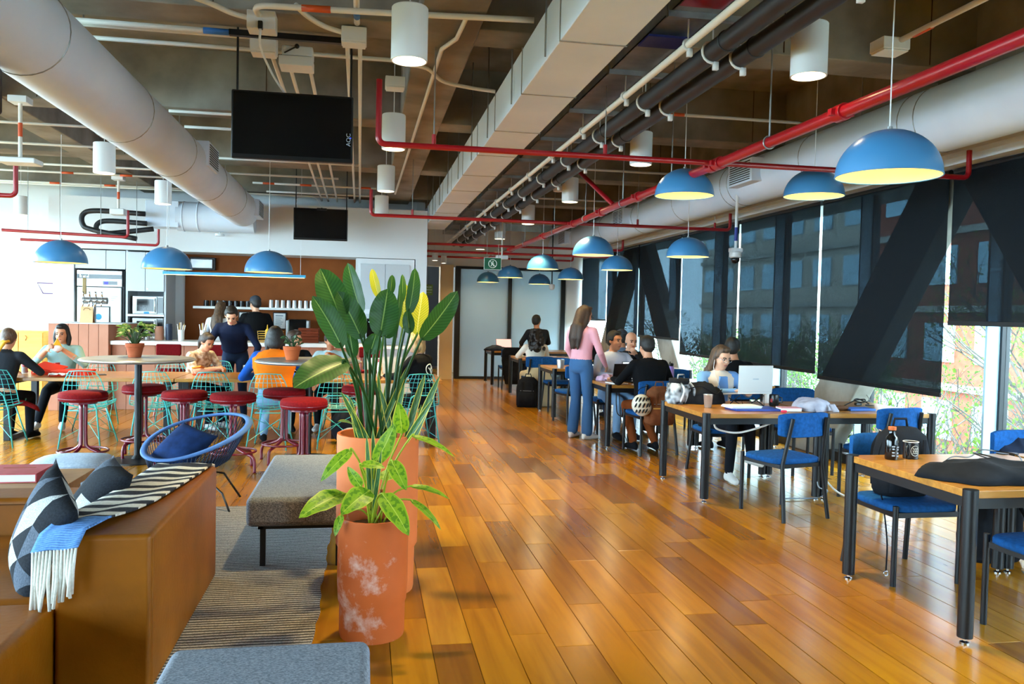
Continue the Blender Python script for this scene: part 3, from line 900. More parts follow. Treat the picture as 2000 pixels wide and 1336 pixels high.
# ---- signs
t = thing('exit_sign', 'green hanging sign with a crossed out figure in a white ring', 'sign', (2.16, 14.0, 2.41))
MB().box(-.145, .145, -.008, .008, -.1, .1).build('board', 'green_sign', t)
for a, b, c_, d in ((-.15, .15, .098, .104), (-.15, .15, -.104, -.098), (-.15, -.144, -.1, .1), (.144, .15, -.1, .1)):
    MB().box(a, b, -.0095, .0095, c_, d).build('border', 'sign_white', t)
ring(MB(), (0, -.009, 0), .07, .006).build('ring_mark', 'sign_white', t, smooth=True)
MB().tube([(-.05, -.0095, .05), (.05, -.0095, -.05)], .006, 6).build('slash_mark', 'sign_white', t)
MB().ell((.005, -.009, .035), (.013, .002, .013), 10).tube([(.0, -.009, .02), (-.01, -.009, -.01), (-.03, -.009, -.04)], .008, 6).tube([(-.01, -.009, -.005), (.015, -.009, -.02), (.012, -.009, -.045)], .008, 6).tube([(-.03, -.009, .0), (-.005, -.009, .015), (.025, -.009, .0)], .006, 6).build('figure_mark', 'sign_white', t, smooth=True)
for xx in (-.1, .1):
    MB().cyl((xx, 0, .1), (xx, 0, ZS - 2.41), .004, n=6).build('rod', 'galvanised', t)
t = thing('emergency_exit_sign', 'lime green emergency exit sign at the corridor mouth', 'sign', (1.368, 18.400, 2.048))
MB().box(-.13, .13, -.006, .006, -.12, .12).build('board', 'lime_sign', t)
for k, s_ in enumerate(('SALIDA DE', 'EMERGENCIA', 'EMERGENCY EXIT')):
    text_mesh('lettering', s_, (.042, .038, .026)[k], 'sign_white', t, (0, -.0075, .06 - .06 * k), depth=.0005)
MB().cyl((0, 0, .12), (0, 0, 2.02), .005, n=6).build('rod', 'galvanised', t)

# ================================================================ kitchen
KB = struct('wall_back', MB().box(XL, 1.05, YB, YB + .15, 0, ZS), 'white_wall')
struct('wall_niche', MB().box(-3.06, -.17, YB - .03, YB, 0, 2.46), 'niche_brown')
struct('trim_30', MB().box(-5.0, 1.05, 14.28, YB, 2.46, 3.3), 'white_wall')                # soffit
struct('trim_31', MB().box(.9, 1.05, YB - .1, YB + 4.5, 0, 3.5), 'white_wall')
struct('trim_32', MB().box(.86, 1.05, 14.28, YB, 0, 2.46), 'white_wall')
struct('trim_33', MB().box(-4.93, -4.62, 14.28, YB, 0, 2.46), 'white_wall')

# fridge
t = thing('fridge', 'tall white fridge with steel top panel and blue display', 'fridge', (-4.2, 14.32, 0))
MB().box(-.36, .34, .0, .66, .05, 2.12).build('body', 'black_metal', t, bevel=.01)
MB().box(-.37, .30, -.05, -.002, .12, 1.84).build('door', mat('fridge_white', '#DCE6E6', .35), t, bevel=.012)
MB().box(-.37, .31, -.05, -.002, 1.85, 2.11).build('top_panel', 'steel', t, bevel=.006)
MB().box(-.365, .305, -.053, -.049, 1.975, 2.045).build('name_strip', 'black_gloss', t)
for i, (w, h) in enumerate(((.018, .05), (.01, .036), (.024, .03), (.014, .036), (.02, .03), (.01, .05))):
    MB().box(-.33 + i * .026, -.33 + i * .026 + w, -.0545, -.0525, 1.99, 1.99 + h).build('lettering', 'sign_white', t)
MB().box(.02, .24, -.053, -.049, 1.88, 1.94).build('control_panel', 'black_gloss', t)
MB().box(.04, .1, -.0545, -.052, 1.89, 1.93).build('display', mat('blue_display', '#2A2BFF', emit=2.5), t)
MB().box(.13, .26, -.0525, -.0505, 1.6, 1.72).build('note', 'paper', t)
for i in range(3):
    MB().box(.145, .245 - .03 * i, -.0535, -.052, 1.69 - .03 * i, 1.697 - .03 * i).build('note_line', 'print_grey', t)
f = MB().box(-.21, .13, -.062, -.051, .95, 1.53).build('notice_frame', 'black_metal', t)
MB().box(-.195, .115, -.0655, -.062, .965, 1.515).build('notice_sheet', 'paper', f)
MB().cyl((-.04, -.0665, 1.36), (-.04, -.0655, 1.36), .05, n=20).build('blue_emblem', 'print_blue', f)
for i in range(5):
    MB().box(-.15 + .02 * (i % 2), .07 - .02 * (i % 3), -.0665, -.0655, 1.25 - .055 * i, 1.262 - .055 * i).build('text_line', 'print_grey', f)

# tall cabinet with two microwaves
t = thing('tall_cabinet', 'tall pale grey kitchen cabinet holding two microwaves', 'cabinet', (-3.53, 14.3, 0))
c = MB()
c.box(-.31, -.28, 0, .68, 0, 2.45).box(.28, .31, 0, .68, 0, 2.45).box(-.28, .28, .6, .66, 0, 2.45)
c.build('carcass', 'grey_paint', t)
MB().box(-.61, -.32, -.0, .3, 2.14, 2.44).build('over_fridge_panel', 'grey_paint', t)
MB().box(-1.08, -.62, 0, .3, 2.14, 2.44).build('over_fridge_panel', 'grey_paint', t)
for xa, xb in ((-.28, -.012), (-.005, .28)):
    d = MB().box(xa, xb, -.018, .0, 1.79, 2.43).build('door', 'grey_paint', t, bevel=.003)
MB().cyl((.03, -.018, 1.83), (.03, -.03, 1.83), .01, n=10).build('lock', 'chrome', t)
for z in (1.38, 1.02, .93):
    MB().box(-.28, .28, -.01, .6, z, z + .035).build('shelf', 'worktop_white', t)
MB().box(-.28, .28, -.018, 0, .1, .9).build('lower_door', 'grey_paint', t)
def microwave(label, loc, sticker):
    m = thing('microwave', label, 'microwave', loc)
    MB().box(-.24, .24, 0, .38, 0, .3).build('casing', 'steel', m, bevel=.008)
    d = MB().box(-.235, .14, -.02, -.001, .01, .29).build('door', 'steel', m, bevel=.004)
    MB().box(-.17, .09, -.0235, -.0205, .05, .25).build('window', 'black_gloss', d)
    MB().tube([(.115, -.022, .04), (.115, -.05, .06), (.115, -.05, .24), (.115, -.022, .26)], .009, 8).build('handle', 'chrome', d, smooth=True)
    MB().box(.15, .235, -.016, -.001, .02, .28).build('control_panel', 'black_gloss', m)
    if sticker:
        MB().box(-.06, .02, -.0255, -.0235, .012, .04).build('sticker', 'print_blue', d)
        for i in range(4):
            MB().tube([(-.12 + .03 * i, -.0245, .07), (-.1 + .03 * i, -.0245, .12 + .02 * (i % 2))], .003, 5).build('scribble', 'print_grey', d)
    return m
microwave('steel microwave on the upper shelf with a blue sticker', (-3.5, 14.32, 1.415), True)
microwave('steel microwave on the lower shelf', (-3.5, 14.32, 1.055), False)

# bar block and counter
def slat_front(mb_parent, x0, x1, y, z0, z1, w):
    n = max(1, round((x1 - x0) / w))
    for i in range(n):
        a, b = x0 + (x1 - x0) * i / n, x0 + (x1 - x0) * (i + 1) / n
        MB().box(a + .003, b - .003, y - .014, y, z0, z1).build('panel', 'panel_clay', mb_parent, bevel=.002, seg=1)
t = thing('bar_block', 'clay panelled bar block with beer taps on top', 'counter', (0, 0, 0))
MB().box(-4.52, -3.7, 12.92, 13.7, 0, 1.27).build('body', 'panel_clay', t)
slat_front(t, -4.52, -3.7, 12.92, 0, 1.27, .14)
MB().box(-4.54, -3.5, 12.89, 13.72, 1.27, 1.285).build('top', 'grey_paint', t)
MB().box(-3.7, -3.5, 13.2, 13.7, 0, 1.27).build('return_panel', 'panel_clay', t)
t = thing('coffee_counter', 'long clay panelled counter with a white worktop', 'counter', (0, 0, 0))
MB().box(-3.69, -.02, 13.04, 13.66, 0, .97).build('body', 'panel_clay', t)
slat_front(t, -3.69, -.02, 13.04, 0, .97, .2)
MB().box(-3.69, .0, 12.95, 13.72, .97, 1.03).build('worktop', 'worktop_white', t, bevel=.004)
t = thing('grey_counter', 'grey counter with white edge at the end of the kitchen', 'counter', (0, 0, 0))
MB().box(.02, .82, 13.04, 13.66, 0, .96).build('body', 'grey_paint', t)
MB().box(.01, .86, 12.98, 13.72, .96, 1.0).build('worktop', 'worktop_white', t, bevel=.004)
t = thing('rear_counter', 'low counter along the brown kitchen wall', 'counter', (0, 0, 0))
MB().box(-3.05, -.2, 14.35, 14.95, 0, .86).build('body', 'panel_clay', t)
MB().box(-3.05, -.2, 14.3, 14.96, .86, .9).build('worktop', 'worktop_white', t)
# grey cabinet with oven to the right of the niche
t = thing('oven_cabinet', 'pale grey cabinet with a black oven behind the big plant', 'cabinet', (.34, 14.32, 0))
MB().box(-.5, .5, .02, .6, 0, 2.45).build('carcass', 'white_wall', t)
for xa, xb in ((-.42, .0), (.006, .42)):
    MB().box(xa, xb, -.0, .02, 1.58, 2.36).build('door', 'grey_paint', t, bevel=.003)
    MB().box(xa, xb, -.0, .02, .1, .9).build('lower_door', 'grey_paint', t, bevel=.003)
MB().box(-.42, .42, -.0, .02, 1.0, 1.5).build('niche_panel', 'grey_paint', t)
o = MB().box(-.3, .22, -.02, .0, 1.1, 1.42).build('oven', 'black_gloss', t, bevel=.005)
MB().tube([(-.27, -.04, 1.36), (.19, -.04, 1.36)], .008, 8).build('oven_handle', 'chrome', o, smooth=True)

# beer taps, card, tumbler
t = thing('beer_tower', 'steel beer tower with four tap handles on the bar block', 'beer tap', (-3.98, 13.12, 1.285))
MB().cyl((0, 0, 0), (0, 0, .3), .045, n=16).build('column', 'chrome', t, angle=40)
MB().cyl((-.14, 0, .33), (.2, 0, .33), .05, n=16).build('head', 'steel', t, angle=40)
for i in range(4):
    xx = -.1 + i * .085
    tp = MB().tube([(xx, -.05, .33), (xx, -.1, .32), (xx - .01, -.11, .24)], .011, 8).build('tap', 'chrome', t, smooth=True)
    MB().tube([(xx, -.06, .35), (xx - .01, -.08, .42), (xx - .01, -.085, .46)], [.009, .012, .016], 8).build('tap_handle', 'chrome', tp, smooth=True)
MB().box(-.12, -.07, -.09, -.06, .42, .66).build('tall_handle', mat('handle_wood', '#8C7440', .5), t, bevel=.006)
t = thing('menu_card', 'folded kraft paper card standing on the bar block', 'card', (-4.03, 12.98, 1.285))
MB().add([(-.09, 0, 0), (.09, 0, 0), (.085, .04, .24), (-.085, .04, .24), (-.09, .004, 0), (.09, .004, 0), (.085, .044, .24), (-.085, .044, .24)], [(0, 1, 2, 3), (7, 6, 5, 4), (0, 4, 5, 1), (1, 5, 6, 2), (2, 6, 7, 3), (3, 7, 4, 0)]).build('front_leaf', mat('kraft', '#D3B184', .8), t)
MB().add([(-.09, .09, 0), (.09, .09, 0), (.085, .05, .24), (-.085, .05, .24), (-.09, .086, 0), (.09, .086, 0), (.085, .046, .24), (-.085, .046, .24)], [(3, 2, 1, 0), (4, 5, 6, 7), (0, 4, 5, 1), (1, 5, 6, 2), (2, 6, 7, 3), (3, 7, 4, 0)]).build('back_leaf', 'niche_brown', t)
MB().tube(arc((0, -.0 + .027, .17), .05, .3, PI - .3, 8, 'xz'), .003, 5).build('print_arc', 'niche_brown', t)

# things on the coffee counter
def tumbler(mb, r, h):
    return mb.lathe([(r * .8, 0), (r, h), (r * .94, h), (r * .76, .006), (0, .006)], 20)
for i, (xx, yy) in enumerate(((-2.75, 13.2), (-2.42, 13.15), (-2.0, 13.1))):
    t = thing('cutlery_cup', ('white cup of stirrers nearest the microwaves', 'white cup of stirrers next to the woman in white', 'white cup of stirrers half behind the man in navy')[i], 'cup', (xx, yy, 1.03), 0, 'cups of stirrers on the counter')
    tumbler(MB(), .05, .17).build('cup', 'worktop_white', t, angle=40)
    for k in range(7):
        a = k * .9
        MB().tube([(.02 * math.cos(a), .02 * math.sin(a), .02), (.06 * math.cos(a), .05 * math.sin(a), .24 + .02 * (k % 3))], .006, 5).build('stirrer', ('worktop_white', 'light_wood')[k % 2], t)
for i, (xx, m, h, w, lab) in enumerate(((-3.3, 'steel', .22, .09, 'clear jar with brown lid on the counter beside the cabinet'), (-3.12, 'panel_clay', .2, .13, 'rosy canister on the counter beside the cabinet'),
                                        (-2.98, 'navy_can', .24, .1, 'navy canister on the counter, taller of the two'), (-3.48, 'grey_paint', .14, .16, 'pale grey box on the counter by the cabinet'))):
    if m == 'navy_can': mat('navy_can', '#1E2A44', .5)
    t = thing('canister', lab, 'canister', (xx, 13.45, 1.03))
    MB().lathe([(w * .48, 0), (w * .5, .01), (w * .5, h * .85), (w * .4, h)], 20).build('can', m, t, angle=40)
    MB().lathe([(w * .46, h * .9), (w * .46, h * 1.05), (0, h * 1.08)], 20).build('lid', 'niche_brown' if i == 0 else m, t, angle=40)
t = thing('wire_basket', 'yellow wire basket of condiments on the counter', 'basket', (-1.43, 13.2, 1.03))
for k in range(5):
    w, d = .17 + .004 * k, .1 + .003 * k
    MB().tube([(-w, -d, .03 + .035 * k), (w, -d, .03 + .035 * k), (w, d, .03 + .035 * k), (-w, d, .03 + .035 * k)], .004, 5, closed=True).build('wire_hoop', 'light_wood', t)
for xx in (-.17, -.06, .06, .17):
    MB().tube([(xx, -.1, 0), (xx * 1.08, -.112, .18)], .004, 5).build('wire_upright', 'light_wood', t)
MB().box(-.17, .17, -.1, .1, 0, .01).build('bottom', 'light_wood', t)
for i, (xx, m, lab) in enumerate(((-1.48, 'mustard', 'yellow squeeze bottle in the wire basket'), (-1.33, 'worktop_white', 'white squeeze bottle in the wire basket'))):
    if m == 'mustard': mat('mustard', '#E5B32C', .4)
    t = thing('squeeze_bottle', lab, 'bottle', (xx, 13.2, 1.042))
    MB().lathe([(.035, 0), (.035, .17), (.012, .2), (.005, .26), (0, .26)], 16).build('bottle', m, t, angle=40)
t = thing('coffee_machine', 'black coffee machine with steel sides at the rear counter', 'coffee machine', (-1.12, 14.6, .9))
MB().box(-.15, .15, -.2, .2, 0, .48).build('body', 'black_gloss', t, bevel=.01)
for s in (-1, 1):
    MB().box(s * .17 - .02, s * .17 + .02, -.21, .2, 0, .46).build('side_panel', 'steel', t, bevel=.008)
MB().box(-.1, .1, -.215, -.2, .36, .42).build('display', 'dark_screen', t)
MB().box(-.05, .05, -.24, -.2, .26, .31).build('spout', 'chrome', t)
t = thing('wooden_crate', 'reddish wooden slatted crate on the counter', 'crate', (-.86, 13.3, 1.03))
mat('crate_red', '#7A3218', .6, col2='#65280F', scale=6, stretch=(1, 1, 6))
for k in range(5):
    for s in (-1, 1):
        MB().box(-.15, .15, s * .1 - .006, s * .1 + .006, .01 + k * .045, .048 + k * .045).build('slat', 'crate_red', t)
        MB().box(s * .15 - .006, s * .15 + .006, -.1, .1, .01 + k * .045, .048 + k * .045).build('slat', 'crate_red', t)
MB().box(-.15, .15, -.1, .1, 0, .01).build('bottom', 'crate_red', t)
# shelf with mugs and tumblers
t = thing('wall_shelf', 'long white wall shelf on the brown kitchen wall', 'shelf', (0, 0, 0))
MB().box(-2.88, -.3, 14.72, 14.97, 1.53, 1.572).build('board', 'worktop_white', t, bevel=.003)
def mug(r=.042, h=.1, m='mug_black'):
    t = thing('mug', 'x', 'mug')
    MB().lathe([(r, 0), (r, h), (r * .92, h), (r * .9, .008), (0, .008)], 20).build('cup', m, t, angle=40)
    MB().tube([(r * .95, 0, h * .8), (r * 1.5, 0, h * .75), (r * 1.55, 0, h * .35), (r * .95, 0, h * .22)], .006, 6).build('handle', m, t, smooth=True)
    return t
m0, used = mug(), []
for i in range(9):
    o = place(m0, used, (-2.68 + i * .098, 14.82, 1.572), -1.1, '%s black mug from the microwave end of the wall shelf' % ORD[i], 'black mugs on the wall shelf')
def steel_cup():
    t = thing('steel_tumbler', 'x', 'tumbler')
    MB().lathe([(.036, .0), (.042, .005), (.034, .13), (.0, .132)], 20).build('cup', 'steel', t, angle=40)
    MB().lathe([(.0415, .0), (.0415, .008)], 20, caps=False).build('lip', 'chrome', t)
    return t
s0, used = steel_cup(), []
for i in range(10):
    place(s0, used, (-1.6 + i * .098, 14.8, 1.572), 0, '%s steel tumbler from the mug end of the wall shelf' % ORD[i], 'steel tumblers on the wall shelf')
for xx, lab in ((-2.05, 'framed notice half hidden behind the man in the cap'), (-1.47, 'framed notice to the right of the man in the cap')):
    t = thing('framed_notice', lab, 'picture', (xx, 14.955, 1.34))
    MB().box(-.115, .115, -.015, .012, -.15, .15).build('frame', 'black_metal', t, bevel=.004)
    MB().box(-.098, .098, -.018, -.015, -.133, .133).build('sheet', 'paper', t)
    for i in range(6):
        MB().box(-.07, .06 - .02 * (i % 3), -.019, -.018, .08 - .035 * i, (.1 if i == 0 else .09) - .035 * i).build('text_line', 'print_grey', t)
t = thing('air_unit', 'dark wall unit in the upper corner of the brown niche', 'wall unit', (-2.75, 14.9, 2.3))
MB().box(-.2, .16, -.06, .06, -.08, .08).build('casing', 'steel', t, bevel=.01)
MB().box(-.22, .2, -.02, .065, -.11, .11).build('surround', 'black_metal', t, bevel=.01)
# the white wall further left: cabinets, drawn trapezoid, pink figure board
t = thing('wood_cabinet', 'light wooden low cabinet against the bright white wall', 'cabinet', (0, 0, 0))
MB().box(-6.6, -5.15, 14.5, 14.98, 0, 1.1).build('body', 'light_wood', t)
for a in (-6.59, -5.87, -5.51):
    d = MB().box(a, a + (.7 if a < -6 else .35), 14.48, 14.5, .5, 1.08).build('door', 'light_wood', t, bevel=.003)
    MB().tube([(a + .1, 14.475, .95), (a + .13, 14.46, 1.0), (a + .1, 14.475, 1.03)], .005, 6).build('handle', 'niche_brown', d)
    MB().box(a, a + (.7 if a < -6 else .35), 14.48, 14.5, .05, .49).build('drawer', 'light_wood', t, bevel=.003)
mat('purple_line', '#5A3A6E', .7)
t = thing('wall_drawing', 'purple outline of a bowl drawn on the white wall', 'drawing', (-5.22, 14.995, 1.81))
MB().tube([(-.2, 0, .09), (.2, 0, .08), (.1, 0, -.085), (-.11, 0, -.085)], .009, 5, closed=True).build('outline', 'purple_line', t)
mat('pink_paint', '#E3A6DA', .8)
t = thing('pink_mural', 'pink painted shape at the edge of the white wall', 'mural', (-4.97, 14.99, 1.85))
MB().loft([[(x + s, y, z) for x, z in ((.04, -.25), (-.02, -.15), (-.05, 0), (-.03, .15), (.04, .27), (.09, .2), (.09, -.15))] for s, y in ((0, -.004), (0, .004))]).build('shape', 'pink_paint', t)
for xx in (-6.05, -5.85):
    t = thing('light_switch', 'white switch plate on the bright wall' + (' nearer the counter' if xx > -6 else ' further from the counter'), 'switch', (xx, 14.995, 1.42))
    MB().box(-.035, .035, -.006, .006, -.06, .06).build('plate', 'white_metal', t, bevel=.004)
    MB().box(-.015, .015, -.011, -.006, -.03, .03).build('rocker', 'grey_paint', t)

# ================================================================ long shared table, teal wire chairs, red stools
TZ = .725
t0 = None
for i, (xa, xb) in enumerate(((-4.05, -2.15), (-2.14, -.24), (-.23, .95))):
    t = thing('long_table', ('long wooden table section with the pizza boxes', 'long wooden table section with the man in navy standing behind', 'long wooden table section behind the big plant')[i], 'table', (0, 0, 0), 0, 'sections of the long shared table')
    MB().box(xa, xb, 9.95, 11.0, TZ - .04, TZ).build('top', 'table_wood', t, bevel=.004)
    for xx in (xa + .1, xb - .1):
        MB().box(xx - .035, xx + .035, 10.05, 10.12, 0, TZ - .04).build('leg', 'black_metal', t, bevel=.004)
        MB().box(xx - .035, xx + .035, 10.83, 10.9, 0, TZ - .04).build('leg', 'black_metal', t, bevel=.004)
        MB().box(xx - .035, xx + .035, 10.12, 10.83, 0, .05).build('foot_bar', 'black_metal', t)
        MB().box(xx - .035, xx + .035, 10.12, 10.83, TZ - .09, TZ - .04).build('top_bar', 'black_metal', t)

def wire_chair():
    t = thing('wire_chair', 'x', 'chair')
    prof = [Vector(p) for p in ((.23, .445), (.12, .425), (-.04, .415), (-.15, .43), (-.21, .50), (-.245, .62), (-.275, .74), (-.29, .83))]
    hw = [.2, .225, .235, .235, .23, .215, .185, .135]
    def S(u, v):
        k = v * (len(prof) - 1)
        i = min(int(k), len(prof) - 2); f = k - i
        p = prof[i].lerp(prof[i + 1], f); w = hw[i] * (1 - f) + hw[i + 1] * f
        back = max(0, min(1, (v - .4) / .3))
        return Vector((u * w, p.x + .06 * u * u * back, p.y + .045 * u * u * (1 - back)))
    w = MB()
    nu = 8
    for i in range(1, nu):
        u = -1 + 2 * i / nu
        w.tube([S(u, j / 14) for j in range(15)], .0028, 4)
    for j in range(1, 14):
        w.tube([S(-1 + 2 * i / 8, j / 14) for i in range(9)], .0028, 4)
    tag(w.build('wire_shell', 'teal_wire', t), kind='stuff')
    rim = [S(-1, j / 16) for j in range(17)] + [S(-1 + 2 * i / 6, 1) + Vector((0, 0, .012 * (1 - (-1 + i / 3) ** 2))) for i in range(1, 6)] + [S(1, 1 - j / 16) for j in range(17)] + [S(1 - 2 * i / 6, 0) for i in range(1, 6)]
    MB().tube(rim, .0055, 6, closed=True).build('rim', 'teal_wire', t, smooth=True)
    for s in (-1, 1):
        MB().tube([(s * .12, .12, .42), (s * .215, .23, 0)], .008, 7).build('leg', 'teal_wire', t, smooth=True)
        MB().tube([(s * .10, -.335, .6), (s * .13, -.32, .57), (s * .16, -.27, .42), (s * .215, -.31, 0)], .008, 7).build('leg', 'teal_wire', t, smooth=True)
    MB().tube([(-.10, -.335, .6), (.10, -.335, .6)], .008, 7).build('back_bar', 'teal_wire', t, smooth=True)
    MB().tube([(-.13, -.27, .41), (-.14, .13, .41), (.14, .13, .41), (.13, -.27, .41)], .006, 6, closed=True).build('seat_ring', 'teal_wire', t, smooth=True)
    b = MB()
    for s in (-1, 1):
        b.tube([(s * .14, .15, .33), (-s * .2, -.3, .1)], .0035, 4).tube([(s * .16, -.28, .36), (-s * .2, .21, .1)], .0035, 4)
        b.tube([(s * .16, -.28, .36), (s * .2, .21, .1)], .0035, 4)
    tag(b.build('brace_wires', 'teal_wire', t), kind='stuff')
    return t
w0, used = wire_chair(), []
WC = [(-3.93, 9.82, .1, 'teal wire chair under the woman in the dark grey sweater'), (-2.98, 9.75, -.05, 'teal wire chair behind the red stool, nearest the pizza boxes'), (-2.3, 9.72, .1, 'teal wire chair seen past the round table post'),
      (-1.66, 9.72, 0, 'teal wire chair in front of the man in navy'), (-1.02, 9.55, -.05, 'teal wire chair under the person in the orange vest'), (-.3, 9.65, .05, 'teal wire chair below the drooping leaf'), (.62, 9.7, .15, 'teal wire chair under the blonde woman'),
      (-3.35, 11.15, PI + .1, 'teal wire chair under the woman eating pizza'), (-2.5, 11.2, PI, 'empty teal wire chair across the table beside the ponytail woman'), (-1.95, 11.15, PI - .3, 'teal wire chair under the woman with the ponytail'),
      (-.86, 11.15, PI, 'teal wire chair under the smiling woman'), (-.3, 11.15, PI, 'teal wire chair under the person in pale blue')]
for x, y, rz, lab in WC:
    place(w0, used, (x, y, 0), rz, lab, 'teal wire chairs around the long table')

def red_stool():
    t = thing('red_stool', 'x', 'stool')
    MB().lathe([(.0, .655), (.19, .655), (.208, .665), (.213, .69), (.21, .72), (.198, .738), (.17, .745), (0, .748)], 40).build('seat', 'stool_red', t, smooth=True)
    MB().lathe([(.2135, .683), (.2135, .688)], 40, caps=False).build('piping', 'stool_frame', t, smooth=True)
    MB().cyl((0, 0, .63), (0, 0, .656), .12, n=24).build('seat_plate', 'stool_frame', t)
    for k in range(4):
        a = PI / 4 + k * PI / 2
        c, s = math.cos(a), math.sin(a)
        pts = bez([(.028 * c, .028 * s, .64), (.028 * c, .028 * s, .3), (.05 * c, .05 * s, .22), (.15 * c, .15 * s, .175), (.235 * c, .235 * s, .15), (.262 * c, .262 * s, .1), (.265 * c, .265 * s, 0)], 6)
        MB().tube(pts, .0145, 10).build('leg', 'stool_frame', t, smooth=True)
    MB().tube([(.215 * math.cos(2 * PI * i / 36), .215 * math.sin(2 * PI * i / 36), .185) for i in range(36)], .0105, 8, closed=True).build('foot_ring', 'stool_frame', t, smooth=True)
    return t
r0, used = red_stool(), []
for x, y, rz, lab in ((-2.58, 8.24, .5, 'round red stool left of the pale pouf, nearest the pizza boxes'), (-2.22, 8.95, .2, 'round red stool partly behind the round table post'), (-1.7, 8.34, .9, 'round red stool behind the blue woven armchair'),
                      (-1.22, 8.14, .2, 'round red stool right of the blue woven armchair'), (-.53, 7.66, .6, 'round red stool right behind the grey bench'), (-.79, 8.6, .3, 'round red stool in front of the orange vest'), (-.02, 9.0, .4, 'round red stool hidden behind the tall stems')):
    place(r0, used, (x, y, 0), rz, lab, 'round red stools')

# taller red chairs on the counter side, mostly hidden
def counter_chair():
    t = thing('counter_chair', 'x', 'chair')
    MB().lathe([(.0, .6), (.18, .6), (.19, .63), (.17, .66), (0, .665)], 28).build('seat', 'stool_red', t, smooth=True)
    MB().box(-.17, .17, -.2, -.16, .86, 1.02).build('backrest', 'stool_red', t, bevel=.02)
    for s in (-1, 1):
        MB().tube([(s * .14, -.14, .6), (s * .14, -.18, .95)], .011, 7).build('back_post', 'stool_frame', t)
        for q in (-1, 1):
            MB().tube([(s * .1, q * .1, .6), (s * .19, q * .19, 0)], .011, 7).build('leg', 'stool_frame', t)
    return t
k0, used = counter_chair(), []
for x, lab in ((-2.72, 'red high chair at the counter behind the potted plant'), (-2.05, 'red high chair at the counter behind the ponytail woman'), (.1, 'red high chair at the counter behind the tall leaves')):
    place(k0, used, (x, 12.45, 0), 0, lab, 'red high chairs at the counter')

# high round tables
def round_table():
    t = thing('round_table', 'x', 'table')
    MB().lathe([(0, 1.0), (.515, 1.0), (.53, 1.01), (.53, 1.028), (.52, 1.035), (0, 1.035)], 64).build('top', mat('top_grey', '#8C8D8C', .28, col2='#757675', scale=3), t, angle=30)
    MB().tube([(.531 * math.cos(2 * PI * i / 64), .531 * math.sin(2 * PI * i / 64), 1.018) for i in range(64)], .009, 6, closed=True).build('metal_edge', 'steel', t, smooth=True)
    MB().cyl((0, 0, .02), (0, 0, 1.0), .035, n=20).build('post', 'black_metal', t, angle=40)
    MB().lathe([(0, 0), (.28, 0), (.28, .012), (.06, .025), (.035, .06)], 32).build('base', 'black_metal', t, angle=40)
    return t
q0, used = round_table(), []
place(q0, used, (-2.22, 8.72, 0), 0, 'high round grey table with the bushy potted plant on it', 'high round tables')
place(q0, used, (-.56, 8.72, 0), 0, 'high round grey table half behind the big leaves', 'high round tables')

def leaf_mesh(L, W, bend=.3, fold=.5, n=8, tipw=.0, wave=0., base=.25):
    """one leaf from the origin along +Y, upper side +Z, with a folded midrib and a UV map (u across, v along)"""
    m = 6
    vs, uv, fs = [], [], []
    for j in range(n + 1):
        v = j / n
        a = bend * v
        y = L * (math.sin(a) / bend if abs(bend) > 1e-3 else v)
        z = -L * ((1 - math.cos(a)) / bend if abs(bend) > 1e-3 else 0)
        w = W * (math.sin(PI * min(1, max(0, v)) ** (.88 if base < .3 else .7)) ** (.5 if base < .3 else .7) if 0 < v < 1 else 0)
        if v == 0: w = W * .04
        if v == 1: w = W * .015
        for i in range(m + 1):
            u = -1 + 2 * i / m
            lift = abs(u) * w * math.sin(fold) * (1 - .35 * abs(u)) + wave * W * math.sin(v * 19 + (1 if u > 0 else 0)) * u * u
            vs.append((u * w * math.cos(fold * .9), y - lift * math.sin(a) * .0, z + lift))
            uv.append((i / m, v))
    for j in range(n):
        for i in range(m):
            a = j * (m + 1) + i
            fs.append((a, a + 1, a + m + 2, a + m + 1))
    me = bpy.data.meshes.new('leaf')
    me.from_pydata(vs, [], fs)
    lay = me.uv_layers.new(name='uv')
    for lp in me.loops:
        lay.data[lp.index].uv = uv[lp.vertex_index]
    me.polygons.foreach_set('use_smooth', [True] * len(fs))
    return me

